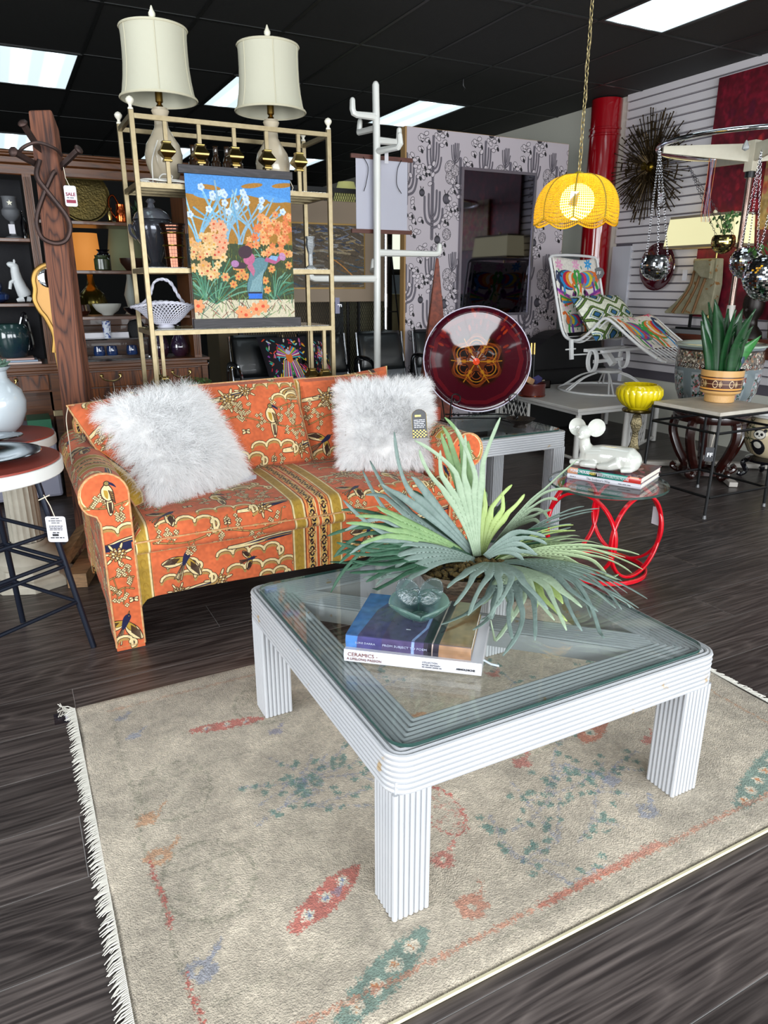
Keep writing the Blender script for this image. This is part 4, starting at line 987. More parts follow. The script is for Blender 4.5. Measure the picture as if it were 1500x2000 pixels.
frond((1.235,1.75,.56),(.79,1.82,.57),'dark',0.116,(0,0,.06),(.2,.7,.3),5,.42,14,.45,.7,.06,.05)
frond((1.24,1.78,.56),(.84,1.90,.775),'steel',0.116,(0,0,.02),(.1,.4,.7),5,.45,15,.7,.5,.05,.02)
frond((1.24,1.78,.56),(.83,1.88,.73),'green',0.072,(0,0,.05),(.1,.4,.7),3,.5,16,.45,.5,.05,.02)
frond((1.25,1.78,.57),(.93,1.85,.91),'steel',0.072,(.02,0,-.0),(.6,0,.6),2,.62,17,.35,.4,.06,0)
frond((1.25,1.80,.57),(1.05,1.95,.74),'dark',0.102,(0,0,0),(.6,0,.6),4,.5,18,.6,.4,.05,0)
frond((1.28,1.80,.57),(1.45,1.93,.68),'dark',0.116,(0,0,.03),(.4,-.4,.5),4,.45,19,.6,.5,.05,0)
frond((1.27,1.73,.57),(1.46,1.66,.62),'dark',0.109,(0,0,.05),(.2,-.5,.6),4,.45,20,.6,.5,.05,0)
frond((1.26,1.72,.575),(1.40,1.60,.60),'grey',0.087,(0,0,.08),(.3,-.3,.6),4,.5,21,.6,.4,.05,0,)
frond((1.24,1.79,.56),(.98,1.95,.64),'lime',0.080,(0,0,.03),(.2,.3,.7),3,.5,23,.6,.4,.05,0)
# ---------------- brass etagere ----------------
et=thing('etagere','tall brass shelf rack with urn-shaped balusters and glass shelves behind the sofa','shelf',(1.215,4.19,0))
EX0,EX1,EY0,EY1=.70,1.738,4.0,4.375
for x in (EX0,EX1):
    for y in (EY0,EY1):
        p=MB().box(x-.012,x+.012,y-.012,y+.012,.002,2.205).build('post',BRASS,et,bevel=.002,smooth=False)
        MB().lathe([(0,0),(.013,0),(.013,.008),(.008,.012),(.008,.020),(.013,.026),(.019,.035),(.020,.044),(.013,.054),(0,.060)],(x,y,2.205),14).build('finial',M('pale_finial','ddd8c8',.35,coat=.3),p)
for z in (2.19,1.885,1.480,1.165,.62):
    h=.024 if z<2 else .022
    m=MB()
    for a,b,c,d in ((EX0,EX1,EY0-.010,EY0+.010),(EX0,EX1,EY1-.010,EY1+.010),(EX0-.010,EX0+.010,EY0,EY1),(EX1-.010,EX1+.010,EY0,EY1)): m.box(a,b,c,d,z-h,z)
    if z>1.8 and z<2: m.box(EX0,EX1,EY0+.11,EY0+.13,z-h,z-.004).box(EX0,EX1,EY0+.24,EY0+.26,z-h,z-.004)
    m.build('rail',BRASS,et,smooth=False)
    if z<2 : MB().box(EX0+.008,EX1-.008,EY0+.008,EY1-.008,z-.0008,z+.005).build('glass_shelf',glass_mat('shelf_glass','eef4ee'),et,smooth=False)
def urn(x,y,z): # square stepped brass ornament
    m=MB()
    prof=[(.018,-.045),(.024,-.045),(.024,-.034),(.018,-.030),(.028,-.020),(.042,-.006),(.044,.004),(.040,.010),(.026,.030),(.022,.038),(.025,.042),(.025,.048),(.012,.050)]
    vs=[];
    for r_,h in prof:
        for a,b in ((-1,-1),(1,-1),(1,1),(-1,1)): vs.append((x+a*r_*.88,y+b*r_*.88,z+h))
    n=len(prof); m.add(vs,[(4*i+k,4*i+(k+1)%4,4*i+4+(k+1)%4,4*i+4+k) for i in range(n-1) for k in range(4)]+[(3,2,1,0),tuple(4*n-4+k for k in range(4))])
    return m
u0=None
for x in (.856,1.024,1.205,1.380,1.560):
    p=MB().box(x-.010,x+.010,EY0-.008,EY0+.008,1.885,2.168).build('baluster',BRASS,et,smooth=False,bevel=.001)
    urn(x,EY0,2.030).build('urn_ornament',BRASSD,p,smooth=False,bevel=.002)
for x,y in ((1.640,4.10),(1.690,4.02),(.762,4.10),(.745,4.2)):
    p=MB().box(x-.009,x+.009,y-.009,y+.009,.62,1.145).build('baluster',BRASS,et,smooth=False)
    urn(x,y,.865).build('urn_ornament',BRASSD,p,smooth=False,bevel=.002)
# FF tag hanging at right side
DT=M('slate_tag','55546a',.5)
t=thing('shop_tag','small grey tag hanging on the right post of the brass shelf','tag',(1.765,3.985,1.26))
MB().obox((1.766,3.985,1.28),(.028,.002,.09)).build('card',DT,t,smooth=False)
o=text('F',.04,M('tag_white','e8e8ec',.5),None,(0,0,0),(PI/2,R(90),0)); o.parent=t; o.location=(.0,-.003,.03)
# ---------------- table lamps ----------------
SHADE=M('cream_silk_shade','b6b3a0',.8,var=(25,.15,'b8b49e'),bump=(400,.2)); SEAM=M('shade_trim','bdb79f',.8)
CER=M('crackle_ceramic','b9ab93',.25,coat=.5,var=(12,.4,'cfc5b0'),bump=(60,.1))
def tlamp(x,label):
    t=thing('table_lamp',label,'lamp',(x,4.19,1.891),0,'pair of cream table lamps')
    c=(x,4.19,1.891)
    MB().lathe([(0,0),(.075,0),(.078,.012),(.055,.020),(.0,.021)],c,24).build('base',BRASSD,t)
    MB().lathe([(.050,.018),(.072,.05),(.092,.11),(.096,.155),(.085,.20),(.055,.245),(.036,.28),(.032,.33),(.040,.345),(.045,.358),(.036,.372),(.0,.376)],c,32).build('body',CER,t)
    MB().lathe([(.012,.375),(.018,.382),(.010,.392),(.019,.400),(.019,.455),(.010,.46),(.0,.46)],c,16).build('socket',M('old_brass_socket','7d6330',.35,metal=1),t)
    s=MB(); N=6
    def q(th,z): 
        k=(th/(2*PI/ N))%1; return 1-.0*abs(k-.5)
    prof=[(.190,.405),(.178,.44),(.168,.50),(.162,.56),(.160,.62),(.160,.68),(.163,.728)]
    s.lathe(prof,c,48); s.lathe([(r-.002,z) for r,z in prof][::-1],c,48)
    sh=s.build('shade',SHADE,t)
    m=MB()
    for k in range(N):
        a=2*PI*k/N+.35; m.tube([(c[0]+(r+.001)*math.cos(a),c[1]+(r+.001)*math.sin(a),c[2]+z) for r,z in prof],.0022,5)
    m.build('seam',SEAM,sh)
    m=MB()
    for r,z in ((.190,.411),(.163,.722)): MB().tube([(c[0]+r*math.cos(a),c[1]+r*math.sin(a),c[2]+z) for a in [2*PI*k/48 for k in range(48)]],.006,6,closed=True,flat=1).build('rim_tape',SEAM,sh)
    m=MB()
    for k in range(3):
        a=2*PI*k/3; m.tube([(c[0],c[1],c[2]+.705),(c[0]+.162*math.cos(a),c[1]+.162*math.sin(a),c[2]+.715)],.002,5)
    m.tube([(c[0]-.0,c[1],c[2]+.45),(c[0]-.055,c[1],c[2]+.52),(c[0]-.05,c[1],c[2]+.66),(c[0],c[1],c[2]+.70)],.002,5)
    m.build('harp',BRASSD,t)
    MB().lathe([(0,.70),(.012,.70),(.012,.735),(.016,.742),(.020,.752),(.014,.764),(.010,.770),(.017,.782),(.017,.792),(.009,.806),(.004,.822),(0,.826)],c,14).build('finial',M('ivory_finial','d9d4c0',.4),t)
    return t
tlamp(.880,'cream drum-shade ceramic table lamp at the left end of the brass shelf top')
tlamp(1.478,'cream drum-shade ceramic table lamp nearer the middle of the photo, on the brass shelf')
P=catmull([(.84,4.12,2.10),(.80,4.10,2.0),(.79,4.08,1.90),(.76,4.05,1.897),(.72,4.06,1.90),(.76,4.03,1.905),(.85,4.02,1.90),(.88,4.03,1.925),(.84,4.06,1.935),(.82,4.04,1.905),(.90,4.02,1.90),(.95,4.01,1.897),(.90,4.05,1.91),(.80,4.06,1.91),(.73,4.09,1.90),(.78,4.12,1.90)],5)
tag(MB().tube(P,.0035,6).build('coiled_flex',M('white_cord','d8d5cc',.5)),'coiled white lamp cord lying on the top glass shelf by the left lamp','cord')
# row of dark bottles / glazed tiles on top shelf
BOT=M('dark_glass_bottle','120c0a',.06,coat=1,var=(50,.6,'4a2a08'))
r=random.Random(5)
for k in range(5):
    x=1.04+.062*k; h=.20+.02*r.random()
    o=MB().lathe([(0,0),(.026,0),(.028,.01),(.027,h*.62),(.020,h*.72),(.013,h*.80),(.012,h),(.015,h+.004),(0,h+.004)],(x,4.22,1.891),14).build('bottle',BOT); tag(o,'dark amber glass bottle in the row between the two table lamps, %s'%(['leftmost','second from left','middle one','second from right','rightmost'][k]),'bottle','amber bottles on the top shelf')
# ---------------- hanging art print ----------------
def art():
    c=Cv(.565,.715,1000,'a8741c'); r=random.Random(4)
    c.poly([(0,.715),(.565,.715),(.565,.60),(.42,.61),(.30,.63),(.2,.60),(0,.62)],'4a93dc')
    for k in range(9): c.ell(r.uniform(0,.56),r.uniform(.60,.70),.06,.012,r.uniform(-.2,.2),'b07820' if k%2 else '5aa0e6')
    c.rect(0,.565,.10,.385,'33401a'); 
    for k in range(700):
        x,y=r.uniform(0,.565),r.uniform(.10,.385); c.line([(x,y),(x+r.uniform(-.006,.006),y+.018)],.0025,r.choice(['5c6a26','1f3a1c','7a7a2c','28512c']))
    c.rect(0,.565,0,.10,'d8cdb0')
    for cx,n in ((.05,8),(.19,16),(.36,9),(.27,6)):
        for k in range(n):
            a=r.uniform(-.75,.75); x1=cx+math.sin(a)*.26; y1=.385+.30*math.cos(a)*r.uniform(.6,1.05)
            c.line(cat2([(cx+r.uniform(-.01,.01),.385),(cx+math.sin(a)*.07,.47),(x1,y1)],5),.009,r.choice(['7db8da','96cbe6','6aa6cc','8ab0c8']),taper=False)
            if k%2: 
                for e in range(5): c.ell(x1+.011*math.cos(e*1.26),y1+.011*math.sin(e*1.26),.008,.008,0,'cfe0f4')
                c.ell(x1,y1,.006,.006,0,'9ab8e6')
    # foliage
    for cx,cy_,n,L in ((.12,.08,34,.26),(.45,.10,34,.17),(.40,.28,16,.10),(.06,.10,14,.18)):
        for k in range(n):
            a=r.uniform(-1.3,1.3); c.line(cat2([(cx,cy_),(cx+math.sin(a)*L*.5,cy_+math.cos(a)*L*.6),(cx+math.sin(a)*L,cy_+math.cos(a)*L*r.uniform(.6,1))],3),.0055,r.choice(['2f6a52','4f8f6e','1f4a34','6fa58a']))
    def fl(x,y,s,col,c2):
        for e in range(6): c.ell(x+s*.62*math.cos(e*1.05+s*90),y+s*.62*math.sin(e*1.05+s*90),s*.5,s*.36,e*1.05+s*90,col)
        c.ell(x,y,s*.3,s*.26,0,c2)
    for k in range(46):
        x=r.gauss(.085,.05); y=r.uniform(.15,.37)+(.06 if x<.15 else 0); fl(abs(x),y,r.uniform(.016,.024),r.choice(['e6b87a','edc890','dfa668']),r.choice(['c23a22','e0a030']))
    for k in range(20): fl(r.gauss(.155,.018),r.uniform(.34,.48),.022,r.choice(['e8a880','eab48c']),'d8562e')
    for k in range(60): fl(min(.55,max(.32,r.gauss(.47,.07))),r.uniform(.33,.55)-.0,r.uniform(.014,.022),r.choice(['e89a5e','e27c44','f0b070']),r.choice(['d8522a','e8903a']))
    for x,y in ((.24,.27),(.27,.25),(.25,.22),(.29,.22),(.22,.18),(.53,.34),(.54,.28),(.44,.26),(.40,.20),(.41,.15)): fl(x,y,.02,'e09a50','c8452a')
    # figure of a man taking a photo
    c.poly(cat2([(.30,.12),(.295,.17),(.31,.22),(.335,.30),(.38,.32),(.42,.30),(.41,.26),(.385,.22),(.38,.12),(.30,.12)],3),'5f8a94',1,'274a54',.003)
    for k in range(8): c.line([(.31+.008*k,.14),(.33+.009*k,.20+.008*k)],.003,'9fc0c4')
    c.poly([(.325,.30),(.345,.25),(.335,.22),(.30,.27)],'c06a8a'); c.poly([(.40,.30),(.46,.285),(.50,.31),(.49,.335),(.465,.31),(.41,.32)],'b85a86')
    c.poly([(.21,.29),(.24,.30),(.30,.285),(.29,.26),(.23,.26)],'3a2030'); c.ell(.235,.285,.022,.018,0,'b27cae'); c.ell(.505,.325,.018,.022,.5,'c08ab4')
    c.ell(.315,.31,.034,.030,.6,'c0628a'); c.ell(.295,.345,.040,.032,.3,'3a1a2c'); c.poly([(.425,.315),(.47,.30),(.48,.325),(.44,.33)],'8ab0dc')
    c.rect(.30,.378,.105,.132,'2a72dc'); c.rect(.30,.378,.132,.141,'1a2440')
    for k in range(120):
        x,y=r.uniform(0,.565),r.uniform(0,.1); a=r.uniform(-1,1); c.line([(x,y),(x+math.sin(a)*.05,y+.04*math.cos(a))],.003,r.choice(['5c8a4a','3a2a1c','7a9a5c','4a7a68','8a3a2a']))
    for x,y in ((.26,.035),(.38,.065),(.34,.05),(.02,.07),(.28,.02)): fl(x,y,.034,'f0a06a','e8502a')
    c.a*=.86; c.mottle(.08,5,3); return c.image('garden_print')
t=thing('hanging_print','colourful garden painting on canvas between two black wooden bars, hung on the brass shelf','artwork',(1.2,3.96,1.2))
AX0,AX1=.925,1.490
MB().box(AX0,AX1,3.962,3.964,1.218,1.937).build('canvas',M('garden_canvas','ffffff',.7,img=art()),t,smooth=False,uv=lambda p,n:((p.x-AX0)/(AX1-AX0),(p.z-1.218)/.719))
BW=wood('black_stained_wood','141214','383236','X',.55,2)
MB().box(AX0-.030,AX1+.012,3.950,3.974,1.934,1.974).build('top_bar',BW,t,smooth=False,bevel=.002)
MB().box(AX0-.012,AX1+.030,3.945,3.985,1.172,1.222).build('bottom_bar',BW,t,smooth=False,bevel=.002)
MB().tube([(AX1+.005,3.97,1.93),(AX1+.02,3.97,1.90),(AX1+.005,3.97,1.86)],.0016,5).build('cord',M('cotton_string','d8cdb8',.8),t)
# things on etagere
t=thing('soup_tureen','grey glazed lidded tureen with side handles on the brass shelf','tureen',(.83,4.19,1.486))
SIL=M('grey_lustre','4a4c54',.15,metal=.6,coat=.6)
MB().lathe([(0,0),(.045,0),(.05,.01),(.03,.03),(.05,.08),(.09,.15),(.105,.20),(.10,.235),(.09,.245),(.0,.246)],(.80,4.245,1.486),28).build('bowl',SIL,t)
MB().lathe([(.10,.245),(.085,.275),(.05,.30),(.02,.305),(.014,.325),(.026,.335),(.014,.348),(0,.35)],(.80,4.245,1.486),28).build('lid',M('grey_lustre_pale','7a7c86',.2,metal=.6,coat=.6),t)
for s in (-1,1): MB().tube(catmull([(.80+s*.095,4.245,1.68),(.80+s*.12,4.245,1.70),(.80+s*.118,4.245,1.66),(.80+s*.09,4.245,1.63)],4),.008,6).build('handle',SIL,t)
t=thing('mosaic_vase','bronze mirrored mosaic vase with stacked tiers on the brass shelf','vase',(.865,4.07,1.486))
BRZ=M('bronze_mosaic','5a2c14',.12,metal=.9,coat=.5)
m=MB();
for z0,z1,ra,rb in ((.0,.045,.044,.046),(.05,.105,.047,.050),(.11,.165,.051,.055),(.17,.215,.055,.072)):
    n=22
    for k in range(n):
        for j in range(3):
            za,zb=lerp(z0,z1,j/3),lerp(z0,z1,(j+.9)/3); r1=lerp(ra,rb,j/3); a0=2*PI*k/n; a1=2*PI*(k+.9)/n
            m.add([(.865+r1*math.cos(a),4.07+r1*math.sin(a),1.486+z) for a,z in ((a0,za),(a1,za),(a1,zb),(a0,zb))],[(0,1,2,3)])
m.build('mosaic_chips',BRZ,t,smooth=False,stuff=True)
MB().lathe([(0,.0),(.042,.0),(.048,.10),(.053,.168),(.070,.215),(.066,.215),(.05,.17),(0,.16)],(.865,4.07,1.486),22).build('body',M('bronze_dark','1c0e08',.3,metal=.5),t)
m=MB()
for z,r_ in ((.047,.050),(.107,.054),(.168,.058)): m.tube([(.865+r_*math.cos(a),4.07+r_*math.sin(a),1.486+z) for a in [2*PI*k/22 for k in range(22)]],.004,5,closed=True)
m.build('gold_ring',GOLDF,t)
t=thing('glass_tumbler','clear glass tumbler beside the bronze mosaic vase','glass',(.965,4.08,1.486))
MB().lathe([(0,.003),(.026,.003),(.03,0),(.032,.17),(.030,.17),(.026,.008),(0,.008)],(.965,4.08,1.486),20).build('cup',CLR,t)
t=thing('crystal_vase','small cut crystal bud vase on the right end of the brass shelf','vase',(1.66,4.12,1.486))
MB().lathe([(0,0),(.034,0),(.034,.006),(.012,.02),(.014,.05),(.012,.08),(.02,.11),(.026,.13),(.022,.16),(.028,.178),(.024,.178),(.012,.1),(0,.09)],(1.66,4.12,1.486),10,ru=lambda th,z:1+.12*math.cos(5*th)).build('body',M('cut_crystal','d4dadd',.08,trans=.6,ior=1.5,bump=(60,1)),t,smooth=False)
# white lattice porcelain basket
PORC=M('white_porcelain','cdccd8',.3,coat=.5)
t=thing('porcelain_basket','white woven porcelain basket with arched handle on the brass shelf','basket',(.805,4.17,1.171))
bc=Vector((.805,4.15,1.171))
def bp(u,th): # u 0..1 height
    r_=.045+.085*u**.8; zz=.02+.095*u+.018*u*math.cos(2*th)*-1
    return bc+Vector(((r_*1.15+.055*max(0,u-.8)*5*abs(math.cos(th))**2*.35)*math.cos(th),r_*.85*math.sin(th),zz+(.012*abs(math.cos(th))**2)*u))
MB().lathe([(0,0),(.045,0),(.047,.006),(.036,.018),(.044,.024),(0,.024)],bc,24).build('foot',PORC,t)
m=MB()
for s in (1,-1):
    for k in range(40):
        th0=2*PI*k/40; m.tube([bp(j/6,th0+s*j/6*.75) for j in range(7)],.0028,5,cap=False)
m.build('lattice',PORC,t)
m=MB()
for s in (0,PI): m.tube([bp(1.02,2*PI*k/80)+Vector((.0,0,.004*math.sin(k*1.2+s))) +Vector((.004*math.cos(k*1.2+s)*math.cos(2*PI*k/80),.004*math.cos(k*1.2+s)*math.sin(2*PI*k/80),0)) for k in range(80)],.0055,6,closed=True)
m.build('twisted_rim',PORC,t)
hp=catmull([bp(1,0+.35)+Vector((-.03,0,.0)),bc+Vector((.075,-.02,.17)),bc+Vector((.045,0,.235)),bc+Vector((0,0,.255)),bc+Vector((-.045,0,.235)),bc+Vector((-.075,-.02,.17)),bp(1,PI-.35)+Vector((.03,0,0))],7)
m=MB()
for s in (0,PI): m.tube([p+Vector((.003*math.cos(i*.9+s),.006*math.sin(i*.9+s),.003*math.cos(i*.9+s))) for i,p in enumerate(hp)],.0062,6)
m.build('handle',PORC,t)
# ---------------- wooden post with iron spikes ----------------
t=thing('rustic_post','rough reddish timber post with iron spikes on a cross base left of the sofa','post',(.28,3.88,0))
PW=wood('reclaimed_timber','764630','341c16','Z',.75,1.6,lines=.8)
MB().add([(.188,3.85,.03),(.318,3.86,.03),(.37,3.97,.03),(.24,3.96,.03),(.236,3.85,2.13),(.335,3.86,2.145),(.365,3.96,2.08),(.27,3.95,2.13)],[(0,1,2,3),(7,6,5,4),(0,4,5,1),(1,5,6,2),(2,6,7,3),(3,7,4,0)]).build('beam',PW,t,smooth=False,bevel=.008)
MB().bar((.15,3.5,.035),(.42,4.3,.035),.09,.07).bar((-.08,3.98,.035),(.55,3.80,.035),.09,.07).bar((.05,3.65,.02),(.26,3.88,.20),.05,.05).build('base_timber',wood('pale_timber','8a6a48','5c4530','X',.7,1),t,smooth=False)
IRON=M('rusty_iron','2e2625',.55,metal=.6,var=(30,.6,'5a4038'))
sp=[((.262,3.86,1.975),(.205,3.79,2.065)),((.345,3.90,1.915),(.425,3.83,1.985)),((.24,3.86,1.915),(.150,3.76,1.945))]
for a,b in sp:
    a=Vector(a);b=Vector(b); d=(b-a).normalized(); m=MB().bar(a-d*.02,b,.020,.020); m.sphere(b,(.022,.022,.012),10,6,d.to_track_quat('Z','Y').to_matrix()); m.build('railroad_spike',IRON,t)
t=thing('iron_tongs','long black iron loop hook hanging from the spikes on the timber post','tool',(.28,3.80,1.6))
lp=catmull([(.255,3.835,1.93),(.235,3.825,1.86),(.275,3.82,1.79),(.335,3.82,1.70),(.345,3.82,1.645),(.32,3.82,1.595),(.275,3.82,1.58),(.225,3.82,1.60),(.208,3.82,1.65),(.215,3.82,1.70),(.25,3.825,1.78),(.30,3.83,1.87),(.315,3.835,1.885)],5)
MB().tube(lp,.0145,8,flat=.75).build('loop',IRON,t)
rg=catmull([(.17,3.80,1.935),(.19,3.78,1.965),(.25,3.77,1.99),(.32,3.79,1.975),(.35,3.83,1.955)],5); MB().tube(rg,.0075,7).build('bent_rod',IRON,t)
t=thing('sale_tag','white tag printed SALE tied to the spike on the timber post','tag',(.365,3.815,1.79))
MB().prism(rrect(.052,.088,.008,3),0,.0015,lambda x,y,z:(.365+x,3.815+y,1.785+z)).build('card',PAPER,t,smooth=False)
o=text('SALE',.0195,REDINK,None,(0,0,0),(PI/2,0,0),align='CENTER',ext=.0002,bold=.0006); o.parent=t; o.location=(0,-.001,-.004)
q=MB().box(-.020,.020,-.0008,0,-.035,-.021).build('red_bar',REDINK,None,smooth=False); q.parent=t; q.location=(0,0,0)
smallprint(t,(0,-.001,-.0125),(0,0,0),.034,.004,GRYI,3)
MB().tube([(.365,3.815,1.828),(.352,3.81,1.86),(.350,3.82,1.905)],.0013,4).build('string',M('cotton_string','d8cdb8',.8),t)
# ---------------- white coat rack and rolled print ----------------
COAT=M('ivory_plastic','e4e4de',.35,coat=.2)
t=thing('coat_rack','tall ivory plastic coat rack with staggered hook arms behind the sofa','rack',(2.545,5.0,0))
cx,cyy=2.545,5.0
MB().prism(rrect(.048,.06,.015,3),0,0,None) if False else None
MB().tube([(cx,cyy,.02),(cx,cyy,1.47),(cx,cyy,2.30),(cx-.008,cyy,2.72)],[.027,.027,.027,.025],10).sphere((cx-.008,cyy,2.72),.022,10,6).build('pole',COAT,t)
for x1,z,up,dy in ((2.358,2.52,.085,0),(2.725,2.372,.08,0),(2.010,1.438,.062,0),(3.085,1.622,.062,0)):
    P=[(cx,cyy+dy,z),(x1,cyy+dy,z),(x1-.0,cyy+dy,z+up)]
    s=1 if x1>cx else -1
    m=MB().tube([(cx,cyy,z),(lerp(cx,x1,.6),cyy,z),(x1-s*.03,cyy,z),(x1-s*.008,cyy,z+.008),(x1,cyy,z+.03),(x1,cyy,z+up)],[.026,.023,.022,.023,.022,.019],8,up=(0,1,0)).sphere((x1,cyy,z+up),.019,8,6)
    m.build('hook_arm',COAT,t)
for x1,y1,z in ((2.60,4.78,2.30),(2.63,5.25,1.50),(2.50,5.2,2.45)):
    m=MB().tube([(cx,cyy,z),(x1,y1,z),(x1+.01,y1-.01*(1 if y1<5 else -1),z+.02),(x1+.01,y1,z+.075)],[.024,.021,.021,.018],8).sphere((x1+.01,y1,z+.075),.018,8,6); m.build('hook_arm',COAT,t)
MB().lathe([(0,0),(.24,0),(.24,.012),(.06,.03),(.03,.06),(0,.06)],(cx,cyy,0),28).build('base',COAT,t)
MB().box(2.585,2.615,4.955,4.957,2.22,2.30).build('tag',PAPER,t,smooth=False)
t=thing('hanging_scroll','back of a white paper print with brown wooden bars hung from the coat rack','artwork',(2.61,5.06,1.78))
MB().box(2.405,2.830,5.058,5.060,1.785,2.262).build('paper',M('white_paper_back','b9b8c4',.7),t,smooth=False)
RW=wood('red_brown_wood','5c2e22','3c1c14','X',.5,2)
MB().box(2.365,2.868,5.048,5.066,2.256,2.284).build('top_bar',RW,t,smooth=False); MB().box(2.365,2.868,5.048,5.066,1.758,1.786).build('bottom_bar',RW,t,smooth=False)
for x in (2.46,2.77): MB().tube(catmull([(x,5.045,2.265),(x+.035*(1 if x<2.6 else -1),5.04,2.20),(x+.02*(1 if x<2.6 else -2),5.04,2.10),(x,5.04,2.04)],4),.0025,5).build('cord',BLACKM,t)
# ---------------- wooden cabinet ----------------
CW=wood('walnut_cabinet','5e3412','2a1408','X',.35,1,coat=.2,lines=.5); CWV=wood('walnut_upright','643814','2c1508','Z',.35,1,coat=.2,lines=.5); CWD=wood('walnut_drawer','6e3a12','2a1206','Z',.3,1.1,coat=.3,lines=.8)
cab=thing('hutch_cabinet','large walnut hutch cabinet with open shelves over brass-handled drawers at the far left','cabinet',(.4,5.4,0))
Y0,Y1=5.2,5.58
m=MB()
m.box(-1.0,1.275,Y0-.03,Y1,2.145,2.16).box(-1.0,1.275,Y0-.03,Y0+.02,2.13,2.145).box(-1.0,1.26,Y0-.015,Y0+.03,2.09,2.13).box(-1.0,1.24,Y0,Y0+.04,2.03,2.09); m.build('cornice',CW,cab,smooth=False,bevel=.006)
for x0,x1 in ((.235,.285),(1.19,1.24),(-.95,-.90)):
    m=MB().box(x0,x1,Y0,Y0+.04,.90,2.035)
    u=m.build('upright',CWV,cab,smooth=False)
    for k in range(3): MB().tube([(lerp(x0,x1,.25+.25*k),Y0-.001,.92),(lerp(x0,x1,.25+.25*k),Y0-.001,2.02)],.0045,6).build('reeding',CWV,u)
MB().box(1.19,1.21,Y0+.04,Y1,.90,2.035).build('side_panel',CWV,cab,smooth=False)
for x0,x1,zs in ((-.90,.235,(1.672,1.285)),(.285,1.19,(1.785,1.486,1.196))):
    for z in zs: MB().box(x0,x1,Y0+.03,Y1-.03,z-.022,z).build('shelf',CW,cab,smooth=False,bevel=.003)
MB().box(-.90,.235,Y1-.02,Y1,.90,2.04).build('back_curtain',M('black_pleated_cloth','16161a',.9,bump=(20,1)),cab,smooth=False)
m=MB().box(-1.0,1.29,Y0-.02,Y1,.885,.905).box(-1.0,1.275,Y0-.005,Y1,.862,.885).box(-1.0,1.28,Y0-.012,Y1,.845,.862); m.build('ledge',CW,cab,smooth=False,bevel=.003)
MB().box(-1.0,.235,Y0+.35,Y1,.05,.85).box(.235,1.27,Y0+.02,Y1,.56,.845).box(.235,.285,Y0,Y1,.0,.86).box(1.235,1.275,Y0,Y1,.0,.86).box(-1.0,.235,Y0+.02,Y1,.72,.85).box(.29,.92,Y0+.02,Y1,.30,.57).box(-1.0,-.95,Y0,Y1,0,.86).build('carcass',CW,cab,smooth=False)
HN=M('brass_pull','b9a26a',.3,metal=1)
def drawer(x0,x1,z0,z1,pull='bail'):
    d=MB().box(x0,x1,Y0-.005,Y0+.03,z0,z1).build('drawer',CWD,cab,smooth=False,bevel=.004)
    xm,zm=(x0+x1)/2,(z0+z1)/2+.015
    if pull=='bail':
        m=MB()
        for s in (-1,1): m.lathe([(0,0),(.014,0),(.012,.006),(.005,.012),(0,.013)],(xm+s*.06,Y0-.005,zm+.01),12,M3=Matrix.Rotation(PI/2,3,'X'))
        m.tube([(xm+.062*math.cos(a),Y0-.018,zm+.008+.035*math.sin(a)) for a in [PI+PI*k/12 for k in range(13)]],.0045,6); m.build('bail_handle',HN,d)
    else: MB().lathe([(0,0),(.024,0),(.022,.004),(.01,.006),(0,.006)],(xm+.12,Y0-.005,zm),16,M3=Matrix.Rotation(PI/2,3,'X')).build('lock_plate',BRASSD,d)
drawer(-.28,.225,.735,.835); drawer(.295,.93,.735,.835) ; drawer(.945,1.225,.735,.835); drawer(.295,.93,.58,.728,'lock'); drawer(-.85,-.29,.735,.835)
MB().box(.225,.30,Y0-.012,Y0+.01,.56,.60).build('brass_foot_mount',BRASS,cab,smooth=False,bevel=.004)
t=thing('price_tag','small white tag dangling on string from the brass drawer pull of the walnut cabinet','tag',(.63,5.17,.70))
MB().tube([(.62,5.18,.76),(.625,5.17,.60)],.0012,4).build('string',M('cotton_string','d8cdb8',.8),t); MB().obox((.628,5.17,.58),(.05,.002,.032)).build('card',PAPER,t,smooth=False)
def pot(name,label,cat,c,prof,mat,group=None,n=24,ru=None,**k):
    o=MB().lathe(prof,c,n,ru=ru).build(name,mat,None,off=c); tag(o,label,cat,group); return o
NAVYG=M('navy_glaze','0d1838',.08,coat=1,var=(14,.6,'2c4a80')); GRNG=M('green_glaze','274038',.15,coat=.8,var=(7,.9,'101c38')); BLKG=M('black_glaze','0a0a10',.06,coat=1)
yS=5.36
pot('stoneware_jar','green and blue glazed stoneware jar low on the left cabinet shelf','jar',(.045,yS,.945),[(0,0),(.075,0),(.10,.05),(.115,.12),(.11,.18),(.09,.21),(.085,.205),(.0,.19)],GRNG)
tag(MB().tube(catmull([(.10,5.36,1.12),(.14,5.36,1.22),(.155,5.36,1.13),(.165,5.36,1.02),(.15,5.36,.98)],5),.011,7).build('sculptural_handle',BLKG),'black glossy twisted ceramic form leaning beside the green stoneware jar','ornament')
for k in range(3):
    o=MB().box(-.20+.01*k,.20-.02*k,5.24+.005*k,5.46,.906+.0125*k,.917+.0125*k).build('book',M('book_%d'%k,['c9b4ac','8fa0b4','b99a90'][k],.6),smooth=False,bevel=.002); tag(o,'flat book in the stack under the green jar in the cabinet, %s'%['at the bottom','in the middle','on top'][k],'book','flat books under the jar')
pot('glazed_dish','dark blue stacked ceramic dish beside the white horse figurine','dish',(-.015,5.36,1.287),[(0,0),(.05,0),(.085,.02),(.09,.05),(.07,.06),(.045,.07),(.055,.10),(.05,.12),(.0,.11)],NAVYG)
